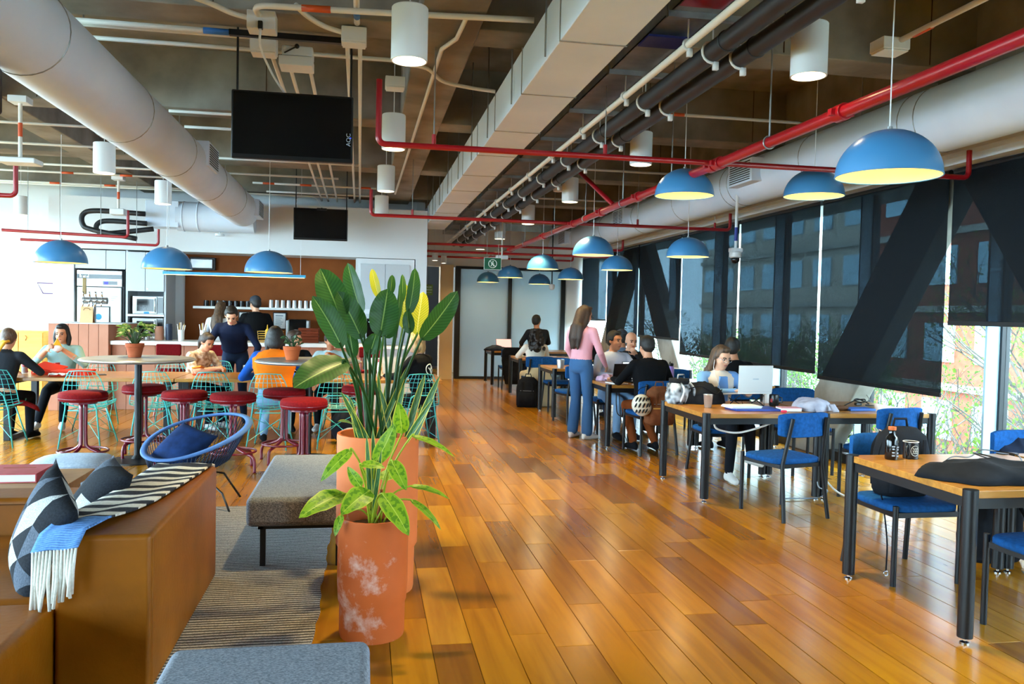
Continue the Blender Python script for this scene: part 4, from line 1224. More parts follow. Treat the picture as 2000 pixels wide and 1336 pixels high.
def leaf_mat(name, c1, c2, rib, scale=14, edge=None, ew=.08, trans=.3, rough=.4, blotch=0):
    m = bpy.data.materials.new(name); m.use_nodes = True
    n, l = m.node_tree.nodes, m.node_tree.links
    b = n['Principled BSDF']; b.inputs['Roughness'].default_value = rough; b.inputs['Specular IOR Level'].default_value = .3
    uvn = n.new('ShaderNodeTexCoord'); sep = n.new('ShaderNodeSeparateXYZ'); l.new(uvn.outputs['UV'], sep.inputs[0])
    def mth(op, a, c=None, k=None):
        q = n.new('ShaderNodeMath'); q.operation = op
        for i, s in enumerate((a, c)):
            if s is None: continue
            if isinstance(s, (int, float)): q.inputs[i].default_value = s
            else: l.new(s, q.inputs[i])
        return q.outputs[0]
    ab = mth('ABSOLUTE', mth('SUBTRACT', sep.outputs[0], .5))           # 0 at the rib, .5 at the edge
    ph = mth('MULTIPLY', mth('SUBTRACT', sep.outputs[1], mth('MULTIPLY', ab, .35)), scale * 2 * PI)
    vein = mth('MULTIPLY', mth('ADD', mth('SINE', ph), 1), .5)
    cr = n.new('ShaderNodeMix'); cr.data_type = 'RGBA'; cr.inputs[6].default_value = lin(c1); cr.inputs[7].default_value = lin(c2)
    if blotch:
        tx = n.new('ShaderNodeTexNoise'); tx.inputs['Scale'].default_value = blotch; tx.inputs['Detail'].default_value = 3
        l.new(uvn.outputs['Object'], tx.inputs['Vector'])
        l.new(mth('MULTIPLY', mth('GREATER_THAN', tx.outputs[0], .52), mth('LESS_THAN', ab, .4)), cr.inputs[0])
    else:
        l.new(vein, cr.inputs[0])
    r = n.new('ShaderNodeMix'); r.data_type = 'RGBA'; r.inputs[7].default_value = lin(rib)
    l.new(mth('LESS_THAN', ab, .022), r.inputs[0]); l.new(cr.outputs[2], r.inputs[6])
    out = r.outputs[2]
    if edge:
        e = n.new('ShaderNodeMix'); e.data_type = 'RGBA'; e.inputs[7].default_value = lin(edge)
        l.new(mth('GREATER_THAN', ab, .5 - ew), e.inputs[0]); l.new(out, e.inputs[6]); out = e.outputs[2]
    l.new(out, b.inputs['Base Color'])
    t = n.new('ShaderNodeBsdfTranslucent'); l.new(out, t.inputs[0])
    x = n.new('ShaderNodeMixShader'); x.inputs[0].default_value = trans
    l.new(b.outputs[0], x.inputs[1]); l.new(t.outputs[0], x.inputs[2]); l.new(x.outputs[0], n['Material Output'].inputs[0])
    MATS[name] = m
leaf_mat('strelitzia', '#2F5A24', '#264C1D', '#7C9A50', 16)
leaf_mat('strelitzia_yellow_lit', '#B9B52E', '#8E9A2A', '#D8D27A', 16, trans=.45)  # yellow leaf tone; light through the backlit leaves is put into the colour
leaf_mat('snake_leaf', '#4E7A45', '#36592F', '#4E7A45', 9, '#D9CF55', .1)
leaf_mat('calathea', '#7BA021', '#53801A', '#A8BE4A', 9, '#A9B832', .03, .35, blotch=45)
leaf_mat('schefflera', '#3A5E2C', '#C2BB55', '#8AA043', 3, None, trans=.3, blotch=14)
leaf_mat('jade', '#3D5B34', '#2F4A2A', '#5E7A48', 3, None)

def orient(o, base, tip, up=(0, -1, .3), roll=0, lift=0):
    """turn a leaf built along +Y so that it runs from base to tip"""
    b, t_ = Vector(base), Vector(tip)
    d = (t_ - b).normalized()
    u = Vector(up); u = (u - d * u.dot(d)).normalized()
    x = d.cross(u)
    mx = Matrix((x, d, u)).transposed().to_4x4()
    m = Matrix.Translation(b) @ mx @ Matrix.Rotation(roll, 4, 'Y') @ Matrix.Rotation(lift, 4, 'X')
    o.matrix_local = m

def pot(mb, r, h, rim=.0):
    return mb.lathe([(0, .0), (r * .68, 0), (r * .93, h * .72), (r * .95, h * .73), (r, h * .74), (r * 1.02, h), (r * .92, h), (r * .88, h * .86), (0, h * .86)], 32)
for px, (lab, m, cnt) in {0: ('potted yellow green schefflera on the high round table', 'schefflera', 46), 1: ('small potted jade plant on the high round table by the orange vest', 'jade', 30)}.items():
    c = ((-2.27, 8.78, 1.037), (-.72, 8.6, 1.037))[px]
    t = thing('potted_plant', lab, 'plant', c)
    pot(MB(), .088, .14).build('pot', 'small_terracotta' if px == 0 else 'terracotta', t, angle=35)
    MB().lathe([(0, .12), (.08, .12)], 20, caps=False).build('soil', 'soil', t)
    rr = random.Random(3 + px)
    lm = leaf_mesh(.085 if px == 0 else .045, .026 if px == 0 else .014, .8, .3, 5)
    lm.materials.append(M(m))
    stems = MB()
    for k in range(cnt):
        a, e = rr.random() * 2 * PI, rr.random()
        rad = (.03 + .12 * rr.random()) * (1.15 if px == 0 else .6)
        p = Vector((rad * math.cos(a), rad * math.sin(a) * .8, .16 + (.14 if px == 0 else .09) * rr.random() + (.04 * (1 - rad * 5) if px == 0 else 0)))
        stems.tube([(.02 * math.cos(a), .02 * math.sin(a), .12), p * .6 + Vector((0, 0, .06)), p], .003, 4)
        o = bpy.data.objects.new('leaf', lm); COL.objects.link(o); o.parent = t
        orient(o, p, p + Vector((math.cos(a) * .8 + rr.uniform(-.5, .5), math.sin(a) * .8 + rr.uniform(-.5, .5), rr.uniform(-.3, .7))), (0, -.6, 1))
    tag(stems.build('stems', 'jade', t), kind='stuff')

# things lying on the long table
TT = TZ + .001
t = thing('pizza_box', 'closed red pizza box on the long table', 'box', (-3.35, 10.33, TT), .05)
MB().box(-.2, .2, -.2, .2, 0, .05).build('tray', 'pizza_red', t, bevel=.004)
MB().box(-.202, .202, -.202, .202, .045, .058).build('lid', 'pizza_red', t, bevel=.003)
MB().box(-.05, .03, -.206, -.2025, .015, .035).build('side_print', 'print_grey', t)
t = thing('pizza_box', 'open red pizza box with its lid tilted up', 'box', (-3.66, 10.52, TT), -.1)
MB().box(-.14, .14, -.16, .16, 0, .04).build('tray', 'pizza_red', t, bevel=.004)
MB().box(-.14, .14, -.008, .008, 0, .3, Matrix.Translation((0, -.16, .06)) @ Matrix.Rotation(.2, 4, 'Y') @ Matrix.Rotation(-1.43, 4, 'X')).build('lid', 'pizza_red', t, bevel=.003)
t = thing('napkin', 'crumpled white napkin in front of the closed pizza box', 'napkin', (-3.42, 10.06, TT))
MB().grid(lambda u, v: (-.09 + .18 * u, -.04 + .08 * v, .015 + .03 * abs(math.sin(u * 7 + v * 4))), 8, 5).build('sheet', 'paper', t, solid=.003)
t = thing('cola_bottle', 'clear cola bottle with a red label by the pizza boxes', 'bottle', (-3.93, 10.5, TT))
MB().lathe([(.032, 0), (.035, .02), (.033, .06), (.036, .12), (.03, .16), (.013, .2), (.013, .215), (0, .215)], 18).build('bottle', see_through('clear_plastic', '#FFFFFF', .7, .1, .5, '#E8EEF0'), t, angle=40)
MB().lathe([(.031, .01), (.0335, .02), (.0315, .06), (.0345, .085), (0, .085)], 18).build('drink', 'cola', t, angle=40)
MB().lathe([(.0365, .085), (.037, .125)], 18, caps=False).build('label_band', 'red_pipe', t)
t = thing('drink_can', 'red drink cup in front of the woman eating pizza', 'cup', (-3.7, 10.85, TT))
MB().lathe([(.03, 0), (.036, .1), (.036, .11), (0, .112)], 18).build('cup', 'red_pipe', t, angle=40)
t = thing('phone', 'dark phone lying on the long table beside the pizza box', 'phone', (-3.05, 10.4, TT), .4)
MB().box(-.04, .04, -.075, .075, 0, .009).build('body', 'black_gloss', t, bevel=.003)
MB().box(-.036, .036, -.07, .07, .009, .0095).build('screen', 'dark_screen', t)
t = thing('red_napkin', 'red napkin in front of the ponytail woman', 'napkin', (-1.98, 10.55, TT), .3)
MB().box(-.08, .08, -.06, .06, 0, .006).build('sheet', 'pizza_red', t, bevel=.002)
t = thing('ketchup_bottle', 'white bottle with a red cap behind the stems', 'bottle', (.2, 10.35, TT))
MB().lathe([(.034, 0), (.036, .02), (.033, .15), (.022, .19), (0, .19)], 18).build('bottle', 'paper', t, angle=40)
MB().lathe([(.026, .19), (.026, .225), (0, .23)], 18).build('cap', 'red_pipe', t, angle=40)
MB().box(-.02, .02, -.0375, -.03, .09, .13).build('label_print', 'red_pipe', t, bevel=.002)
t = thing('bag_on_chair', 'dark bag with a pale plastic sack under the chair below the leaf', 'bag', (-.22, 9.75, 0))
MB().ell((0, 0, .2), (.15, .12, .2), 16).build('sack', mat('dark_cloth', '#1B1E26', .9), t, smooth=True)
MB().ell((.06, -.08, .1), (.13, .09, .1), 14).build('plastic_bag', mat('pale_plastic', '#AEBBC4', .4, col2='#7F8C95', scale=20, bump=.8), t, smooth=True)
t = thing('red_scarf', 'dark red cloth hanging off the wire chair seat', 'scarf', (-3.72, 9.86, .44))
MB().grid(lambda u, v: (-.1 + .26 * u, -.05 + .12 * v, .03 * math.sin(v * 5) - .13 * max(0, u - .4) ** 1.3 + .008), 9, 5).build('cloth', 'stool_red', t, smooth=True, solid=.02)

# ================================================================ lounge corner in front
# ---- rug
def weave_mat():
    m = bpy.data.materials.new('rug_weave'); m.use_nodes = True
    n, l = m.node_tree.nodes, m.node_tree.links
    b = n['Principled BSDF']; b.inputs['Roughness'].default_value = 1
    tc = n.new('ShaderNodeTexCoord')
    mp = n.new('ShaderNodeMapping'); mp.inputs['Scale'].default_value = (9, 22, 1); l.new(tc.outputs['Object'], mp.inputs[0])
    w = n.new('ShaderNodeTexWave'); w.bands_direction = 'Y'; w.inputs['Scale'].default_value = 1.0 / 2.2; w.inputs['Distortion'].default_value = 2.2; w.inputs['Detail'].default_value = 2
    l.new(mp.outputs[0], w.inputs[0])
    v = n.new('ShaderNodeTexNoise'); v.inputs['Scale'].default_value = 120; l.new(tc.outputs['Object'], v.inputs[0])
    mu = n.new('ShaderNodeMath'); mu.operation = 'MULTIPLY'; l.new(w.outputs[1], mu.inputs[0]); l.new(v.outputs[0], mu.inputs[1])
    r = n.new('ShaderNodeValToRGB'); r.color_ramp.elements[0].position = .1; r.color_ramp.elements[0].color = lin('#3C3B3D'); r.color_ramp.elements[1].position = .5; r.color_ramp.elements[1].color = lin('#B0ADAB')
    l.new(mu.outputs[0], r.inputs[0]); l.new(r.outputs[0], b.inputs['Base Color'])
    bp = n.new('ShaderNodeBump'); bp.inputs['Strength'].default_value = .6; bp.inputs['Distance'].default_value = .008
    l.new(mu.outputs[0], bp.inputs['Height']); l.new(bp.outputs[0], b.inputs['Normal'])
    MATS['rug_weave'] = m
weave_mat()
t = thing('rug', 'grey woven rug with a wavy edge under the sofa', 'rug', (-1.4, 5.0, .0))
RX, RY = 1.19, 1.62
edge = [(RX + .005 * math.sin(k * 1.9) + .006 * math.sin(k * .7), -RY + 2 * RY * k / 40) for k in range(41)]
edge = edge + [(-RX, RY), (-RX, -RY)]
MB().loft([[(x, y, .001) for x, y in edge], [(x, y, .010) for x, y in edge]]).build('weave', 'rug_weave', t)

# ---- leather sofa
t = thing('leather_sofa', 'tan brown leather sofa with a striped blanket over its back', 'sofa', (0, 0, 0))
MB().box(-1.18, -.82, 3.43, 4.9, .011, .65).build('backrest', 'leather', t, bevel=.022, seg=3)
MB().box(-2.3, -1.185, 2.6, 3.5, .011, .375).build('seat', 'leather', t, bevel=.045, seg=4)
MB().box(-2.3, -1.185, 3.505, 4.54, .011, .375).build('seat', 'leather', t, bevel=.045, seg=4)
MB().box(-2.3, -1.185, 4.55, 4.84, .011, .555).build('armrest', 'leather', t, bevel=.03, seg=3)
MB().tube([(-2.28, 4.548, .525), (-1.2, 4.548, .525)], .0035, 5).build('seam', mat('leather_seam', '#5A3208', .5), t)
MB().tube([(-.822, 3.452, .02), (-.822, 3.452, .63)], .0045, 5).build('seam', 'leather', t)
MB().tube([(-1.16, 3.445, .636), (-.84, 3.445, .636), (-.832, 4.86, .636)], .004, 5).build('seam', 'leather', t)

# ---- blanket with stripes, blue ends and fringe
mat('wool_white', '#E4E1D8', .95, col2='#D4D0C4', scale=90)
mat('wool_black', '#2A2C33', .95, col2='#3A3C44', scale=90)
mat('wool_blue', '#6D9BD8', .95, col2='#5A88C8', scale=90)
t = thing('blanket', 'striped black and white wool blanket with blue ends and white fringe', 'blanket', (0, 0, 0))
keys = [((-1.12, 4.925, .42), (-.845, 4.925, .40)), ((-1.12, 4.925, .54), (-.84, 4.925, .53)), ((-1.125, 4.92, .655), (-.835, 4.915, .655)), ((-1.14, 4.86, .668), (-.84, 4.86, .668)), ((-1.165, 4.6, .662), (-.86, 4.62, .662)),
        ((-1.17, 4.35, .662), (-.875, 4.42, .664)), ((-1.18, 4.1, .664), (-.9, 4.2, .664)), ((-1.19, 3.86, .668), (-.93, 3.98, .665)), ((-1.205, 3.70, .672), (-.975, 3.80, .668)),
        ((-1.225, 3.57, .672), (-1.03, 3.60, .683)), ((-1.24, 3.46, .655), (-1.06, 3.42, .68)), ((-1.25, 3.40, .60), (-1.075, 3.375, .62))]
K = [(Vector(a), Vector(b)) for a, b in keys]
def blk(u, v):
    k = v * (len(K) - 1); i = min(int(k), len(K) - 2); f = k - i
    a = K[i][0].lerp(K[i + 1][0], f); b = K[i][1].lerp(K[i + 1][1], f)
    p = a.lerp(b, u)
    return p + Vector((0, 0, .004 * math.sin(u * 9 + v * 11)))
nv, nu = 88, 10
vs = [blk(i / nu, j / nv) for j in range(nv + 1) for i in range(nu + 1)]
b = MB()
for j in range(nv):
    v = j / nv
    if v < .16 or v > .80: b.tag = 2
    else:
        ym = (vs[j * (nu + 1)].y + vs[j * (nu + 1) + nu].y) / 2
        b.tag = 1 if int((4.93 - ym) / .068) % 2 else 0
    q = [j * (nu + 1) + i for i in range(nu)]
    o_ = len(b.v)
    row = [vs[j * (nu + 1) + i] for i in range(nu + 1)] + [vs[(j + 1) * (nu + 1) + i] for i in range(nu + 1)]
    b.add(row, [(i, i + 1, nu + 2 + i, nu + 1 + i) for i in range(nu)])
b.build('weave', ['wool_white', 'wool_black', 'wool_blue'], t, smooth=True, solid=.009)
rr = random.Random(5)
for k in range(13):
    p = K[-1][0].lerp(K[-1][1], (k + .5) / 13)
    q = p + Vector((rr.uniform(-.015, .012) - .012 * (1 - k / 12), rr.uniform(-.01, .01), -.17 - .07 * (1 - k / 12) - rr.uniform(0, .03)))
    m = p.lerp(q, .5) + Vector((rr.uniform(-.008, .008), -.006, 0))
    MB().tube([p, m, q], [.005, .008, .0065], 6).build('tassel', 'wool_white', t, smooth=True)
for k in range(9):
    p = K[0][0].lerp(K[0][1], (k + .5) / 9)
    MB().tube([p, p + Vector((rr.uniform(-.01, .02), .004, -.14 - rr.uniform(0, .03)))], .006, 6).build('tassel', 'wool_white', t, smooth=True)

# ---- cushions
mat('knit_black', '#16181D', .95, col2='#22252C', scale=120)
mat('knit_white', '#C9C9C6', .95, col2='#8E9092', scale=150, stretch=(1, 2.4, 1), bump=.4)
mat('knit_grey', '#5B6370', .95, col2='#454C58', scale=120)
def cushion(label, loc, normal, up, size, thick, cells=3, button=True, plain=None, name='cushion', pat=(0, 1, 2, 1, 0, 0, 2, 1, 0, 1, 0, 2, 0, 2, 1, 0, 1, 0, 2, 0)):
    t = thing(name, label, 'cushion', loc)
    n_ = 12
    b = MB()
    def P(u, v, s):
        k = (1 - abs(u) ** 2.6) * (1 - abs(v) ** 2.6)
        pin = 1 - .07 * (1 - abs(v)) if abs(u) > .99 else 1
        sx = 1 - .05 * (1 - v * v)
        sy = 1 - .05 * (1 - u * u)
        return (u * size * sx, v * size * sy, s * thick * max(0, k) ** .55)
    for s in (1, -1):
        for j in range(n_):
            for i in range(n_):
                q = [P(-1 + 2 * a / n_, -1 + 2 * c / n_, s) for a, c in ((i, j), (i + 1, j), (i + 1, j + 1), (i, j + 1))]
                ci, cj = i * cells // n_, j * cells // n_
                cs = n_ // cells
                li, lj = i % cs, j % cs
                for h, tri in ((0, (0, 1, 2)), (1, (0, 2, 3))):
                    hh = h if li == lj else (0 if li > lj else 1)
                    b.tag = 0 if plain else pat[(ci * 2 + cj * 5 + hh + (3 if s < 0 else 0)) % len(pat)]
                    b.add([q[w] for w in (tri if s > 0 else tri[::-1])], [(0, 1, 2)])
    o = b.build('cover', [plain] if plain else ['knit_black', 'knit_white', 'knit_grey'], t, smooth=True)
    bm = bmesh.new(); bm.from_mesh(o.data); bmesh.ops.remove_doubles(bm, verts=bm.verts, dist=.0005); bm.to_mesh(o.data); bm.free()
    if button:
        MB().ell((size * .62, size * .62, thick * .42), (.014, .014, .008), 10).build('button', mat('gold', '#C9A24A', .3, .8), t, smooth=True)
    z = Vector(normal).normalized(); y = Vector(up); y = (y - z * y.dot(z)).normalized(); x = y.cross(z)
    t.rotation_euler = Matrix((x, y, z)).transposed().to_euler()
    return t
cushion('black, white and grey patchwork cushion leaning on the sofa back, nearer one', (-1.33, 3.74, .575), (-.80, -.52, .30), (.32, -.12, .9), .25, .085, pat=(0, 1, 0, 1, 0, 2, 0, 0, 1, 0, 2, 0, 1, 0, 0))
cushion('black patchwork cushion leaning on the sofa back, further one', (-1.30, 4.34, .585), (-.70, -.42, .58), (.5, .2, .7), .21, .08, 2, pat=(0, 0, 0, 1, 0, 0, 2, 0, 0, 0))

# ---- wooden side table and book
t = thing('side_table', 'low wooden table behind the sofa with the red book on it', 'table', (0, 0, 0))
MB().box(-3.1, -1.70, 4.92, 5.66, .46, .5).build('top', mat('pale_oak', '#B98A58', .4, col2='#A87A48', scale=5, stretch=(1, 8, 1)), t, bevel=.004)
for xx in (-3.0, -1.8):
    for yy in (5.0, 5.58):
        MB().box(xx - .03, xx + .03, yy - .03, yy + .03, .011, .46).build('leg', 'pale_oak', t, bevel=.004)
t = thing('book', 'thick red covered book lying on the low wooden table', 'book', (-2.06, 5.37, .501), .02)
mat('book_red', '#B23A45', .5, col2='#C65A62', scale=9)
MB().box(-.16, .16, -.15, .15, .006, .048).build('pages', 'paper', t)
MB().box(-.168, .168, -.157, .157, .048, .054).build('front_cover', 'book_red', t, bevel=.001)
MB().box(-.168, .168, -.157, .157, 0, .006).build('back_cover', 'book_red', t, bevel=.001)
MB().box(.162, .168, -.157, .157, .004, .05).build('spine', 'book_red', t)
MB().box(-.08, .1, .03, .05, .054, .0545).build('title_print', 'small_terracotta', t)

# ---- pale pouf
t = thing('pouf', 'pale blue grey upholstered pouf behind the low wooden table', 'pouf', (-2.12, 6.55, 0))
def sq(r, z, n=40, e=3.2):
    out = []
    for k in range(n):
        a = 2 * PI * k / n
        c, s = math.cos(a), math.sin(a)
        m = (abs(c) ** e + abs(s) ** e) ** (-1 / e)
        out.append((r * c * m, r * s * m * .95, z))
    return out
MB().loft([sq(.24, .03), sq(.262, .05), sq(.268, .2), sq(.266, .36), sq(.258, .395), sq(.235, .413), sq(.12, .428), sq(.02, .431)]).build('upholstery', 'pale_fabric', t, smooth=True)
MB().tube([(x, y, z + .002) for x, y, z in sq(.263, .386)], .004, 5, closed=True).build('piping', 'pale_fabric', t, smooth=True)
for a in range(4):
    MB().cyl((.16 * math.cos(a * PI / 2 + .8), .16 * math.sin(a * PI / 2 + .8), 0), (.16 * math.cos(a * PI / 2 + .8), .16 * math.sin(a * PI / 2 + .8), .04), .018, n=10).build('foot', 'black_plastic', t)

# ---- blue woven armchair
t = thing('woven_armchair', 'blue armchair of woven cords with a navy cushion in it', 'armchair', (-1.36, 6.98, 0))
mat('rim_blue', '#4E72A8', .6); mat('cord_dark', '#1C2A44', .6)
def hoop(a, k=1.0):
    d = math.cos(a)                      # 1 towards the high back
    r = (.40 + .05 * d) * k
    ax = Vector((.62, .78, 0)).normalized(); bx = Vector((-ax.y, ax.x, 0))
    p = ax * (r * d) + bx * (r * math.sin(a))
    return Vector((p.x, p.y, .50 + .14 * d))
N = 72
mb = MB()
ringp = []
for i in range(N):
    a = 2 * PI * i / N
    p = hoop(a); o_ = Vector((p.x, p.y, 0)).normalized()
    ringp.append([p + o_ * .028 + Vector((0, 0, -.004)), p + o_ * .02 + Vector((0, 0, .012)), p - o_ * .024 + Vector((0, 0, .014)), p - o_ * .028, p + Vector((0, 0, -.014))])
vs = [q for r_ in ringp for q in r_]
mb.add(vs, [(i * 5 + k, i * 5 + (k + 1) % 5, ((i + 1) % N) * 5 + (k + 1) % 5, ((i + 1) % N) * 5 + k) for i in range(N) for k in range(5)])
mb.build('rim_band', 'rim_blue', t, smooth=True)
lowc = Vector((-.05, -.06, .25))
inner = lambda a: lowc + Vector((.11 * math.cos(a + .9), .11 * math.sin(a + .9), .0))
w = MB()
for i in range(N):
    a = 2 * PI * i / N
    p, q = hoop(a), inner(a)
    m = p.lerp(q, .55) + Vector((0, 0, -.075)) + (Vector((p.x, p.y, 0)) * .16)
    w.tube([p, p.lerp(m, .5) + (m - q) * .02, m, q], .0036, 4)
tag(w.build('woven_cords', 'cord_dark', t, smooth=True), kind='stuff')
MB().tube([inner(2 * PI * i / 24) for i in range(24)], .01, 6, closed=True).build('seat_ring', 'black_metal', t, smooth=True)
for i, a in enumerate((.5, 2.1, 4.2, 5.4)):
    p = hoop(a, .8); q = hoop(a, .92)
    MB().tube([inner(a), (q.x * .62, q.y * .62, .2), (q.x * .95, q.y * .95, 0)], .009, 7).build('leg', 'black_metal', t, smooth=True)
MB().tube([(.04, -.1, .26), (.3, -.4, .12), (.38, -.55, .0)], .008, 6).build('leg', 'black_metal', t, smooth=True)
cushion('navy blue cushion lying in the woven armchair', (-1.42, 6.93, .43), (-.25, -.62, .75), (.5, .5, .5), .2, .085, 1, False, mat('navy_cloth', '#16305F', .9, col2='#0F2348', scale=12), 'seat_cushion')

# ---- grey benches
def bench(label, x0, x1, y0, y1):
    t = thing('bench', label, 'bench', (0, 0, 0), 0, 'grey upholstered benches')
    MB().box(x0, x1, y0, y1, .275, .45).build('upholstery', 'grey_fabric', t, bevel=.035, seg=4)
    fr = MB().box(x0 + .06, x1 - .06, y0 + .1, y0 + .13, .24, .275).box(x0 + .06, x1 - .06, y1 - .13, y1 - .1, .24, .275).box(x0 + .06, x0 + .09, y0 + .1, y1 - .1, .24, .275).box(x1 - .09, x1 - .06, y0 + .1, y1 - .1, .24, .275)
    fr.build('frame', 'black_metal', t)
    for xx in (x0 + .085, x1 - .085):
        for yy in (y0 + .14, y1 - .14):
            MB().box(xx - .016, xx + .016, yy - .016, yy + .016, .0, .24).build('leg', 'black_metal', t)
bench('grey upholstered bench beside the big clay pots', -.665, -.05, 4.93, 6.42)
bench('grey upholstered bench at the very front, cut off by the frame', -.60, .035, 1.25, 2.78)

# ---- clay pots with plants
def stained(name, base, base2, amount, seed):
    m = bpy.data.materials.new(name); m.use_nodes = True
    n, l = m.node_tree.nodes, m.node_tree.links
    b = n['Principled BSDF']; b.inputs['Roughness'].default_value = .65; b.inputs['Specular IOR Level'].default_value = .25
    tc = n.new('ShaderNodeTexCoord')
    t1 = n.new('ShaderNodeTexNoise'); t1.inputs['Scale'].default_value = 3.2; t1.inputs['Detail'].default_value = 9; t1.inputs['Roughness'].default_value = .68
    mp = n.new('ShaderNodeMapping'); mp.inputs['Location'].default_value = (seed, seed * 2, 0); l.new(tc.outputs['Object'], mp.inputs[0]); l.new(mp.outputs[0], t1.inputs[0])
    r = n.new('ShaderNodeValToRGB'); r.color_ramp.elements[0].position = amount; r.color_ramp.elements[1].position = amount + .16
    r.color_ramp.elements[0].color = (0, 0, 0, 1); r.color_ramp.elements[1].color = (.8, .8, .8, 1)
    l.new(t1.outputs[0], r.inputs[0])
    t2 = n.new('ShaderNodeTexNoise'); t2.inputs['Scale'].default_value = 6; l.new(tc.outputs['Object'], t2.inputs[0])
    c = n.new('ShaderNodeMix'); c.data_type = 'RGBA'; c.inputs[6].default_value = lin(base); c.inputs[7].default_value = lin(base2); l.new(t2.outputs[0], c.inputs[0])
    x = n.new('ShaderNodeMix'); x.data_type = 'RGBA'; x.inputs[7].default_value = lin('#D9C6BC'); l.new(r.outputs[0], x.inputs[0]); l.new(c.outputs[2], x.inputs[6])
    l.new(x.outputs[2], b.inputs['Base Color'])
    MATS[name] = m
stained('clay_stained', '#BC5A24', '#A34A1A', .535, 5.1)
stained('clay_clean', '#D0713C', '#C46430', .66, 1.7)

def tall_pot(t, r0, r1, h, m, shift=0):
    MB().lathe([(0, 0), (r0, 0), (r0 + .004, .02), (r0 + (r1 - r0) * .28, h * .27), (r1 * (.97 if shift else 1), h * .3), (r1, h * .45), (r1, h * .93), (r1 * 1.01, h * .975), (r1 * 1.0, h), (r1 * .93, h), (r1 * .91, h * .93), (r1 * .9, h * .86), (0, h * .86)], 48).build('pot', m, t, angle=35)
    MB().lathe([(0, h * .9), (r1 * .9, h * .9)], 32, caps=False).build('soil', 'soil', t)

def add_leaf(t, mname, base, tip, W, bend=.3, fold=.45, up=(0, -1, .3), roll=0, name='leaf', wave=0., n=10, basew=.25):
    b, q = Vector(base), Vector(tip)
    o = bpy.data.objects.new(name, leaf_mesh((q - b).length * (1 + bend * .12), W, bend, fold, n, wave=wave, base=basew))
    o.data.materials.append(M(mname))
    COL.objects.link(o); o.parent = t
    orient(o, base, tip, up, roll, bend * .5)      # a bent leaf still ends at the tip: its start leans back by half the bend
    return o

# tall plant: bird of paradise with snake plant leaves around its foot
PX, PY = .087, 4.63
t = thing('potted_plant', 'tall bird of paradise plant with big dark leaves in the large clay pot', 'plant', (PX, PY, 0))
tall_pot(t, .205, .226, .875, 'clay_clean')
def L(p): return (p[0] - PX, p[1] - PY, p[2])
big = [  # blade base, blade tip, half width, yellow lit tone, facing
    ((-0.120, 4.450, 1.506), (-0.232, 4.500, 1.768), .085, 0, (.2, -1, .1)), ((-0.011, 4.600, 1.532), (-0.094, 4.700, 1.813), .058, 0, (-.5, -1, .1)), ((-0.014, 4.500, 1.405), (-0.140, 4.450, 1.649), .075, 0, (.4, -1, .2)),
    ((-0.112, 4.350, 1.360), (-0.258, 4.300, 1.617), .075, 0, (.6, -1, .3)), ((0.082, 4.400, 1.423), (0.119, 4.420, 1.669), .082, 0, (.1, -1, .2)), ((0.031, 4.500, 1.322), (0.065, 4.500, 1.434), .05, 0, (0, -1, .2)),
    ((-0.088, 4.250, 1.295), (-0.321, 4.050, 1.184), .095, 0, (.1, -.75, .9)), ((0.082, 4.900, 1.634), (0.041, 4.950, 1.801), .03, 1, (-.3, -1, .1)), ((0.153, 5.000, 1.659), (0.161, 5.000, 1.773), .026, 0, (0, -1, 0)),
    ((0.213, 4.800, 1.606), (0.215, 4.850, 1.769), .022, 0, (.3, -1, 0)), ((0.239, 4.600, 1.540), (0.275, 4.650, 1.794), .045, 0, (.5, -1, 0)), ((0.308, 4.900, 1.418), (0.347, 5.000, 1.670), .062, 1, (-.3, -1, .1)),
    ((0.309, 4.550, 1.403), (0.495, 4.500, 1.667), .07, 0, (.7, -.8, .6)), ((0.173, 4.700, 1.465), (0.197, 4.750, 1.711), .024, 0, (.8, -1, 0)), ((-0.056, 4.550, 1.296), (-0.086, 4.550, 1.469), .04, 0, (.2, -1, .2)),
    ((0.244, 4.500, 1.437), (0.228, 4.500, 1.560), .035, 0, (0, -1, .1)), ((0.114, 4.600, 1.409), (0.174, 4.600, 1.518), .04, 0, (.3, -1, .1)), ((0.228, 5.000, 1.454), (0.238, 5.000, 1.720), .045, 1, (.2, -1, 0)), ((-0.077, 4.700, 1.391), (-0.064, 4.800, 1.576), .045, 0, (.3, -1, .1))]
rr = random.Random(11)
for k, (b_, q_, W, yel, up) in enumerate(big):
    b_, q_ = L(b_), L(q_)
    add_leaf(t, 'strelitzia_yellow_lit' if yel else 'strelitzia', b_, q_, W, .35, .38, up, 0, wave=.05, n=12)
    a = rr.random() * 2 * PI
    f = Vector((.05 * math.cos(a) + b_[0] * .12, .05 * math.sin(a), .76))
    B = Vector(b_); d = (Vector(q_) - B).normalized()
    mid = f.lerp(B, .55) + Vector((-(B.x - f.x) * .14, 0, .04))
    MB().tube(bez([f, mid, B, B + d * .03], 6), [.0095 - .00025 * i for i in range(19)], 6).build('stalk', 'strelitzia', t, smooth=True)
snake = [((705, 830), (680, 782), .02), ((735, 838), (668, 770), .02), ((790, 838), (830, 733), .026), ((770, 836), (780, 722), .022), ((800, 838), (858, 737), .026), ((780, 838), (846, 780), .02), ((760, 838), (790, 750), .022), ((745, 838), (757, 742), .02), ((812, 838), (822, 792), .018), ((728, 838), (800, 712), .02), ((770, 838), (742, 760), .022), ((750, 836), (738, 728), .018), ((715, 832), (686, 800), .018)]
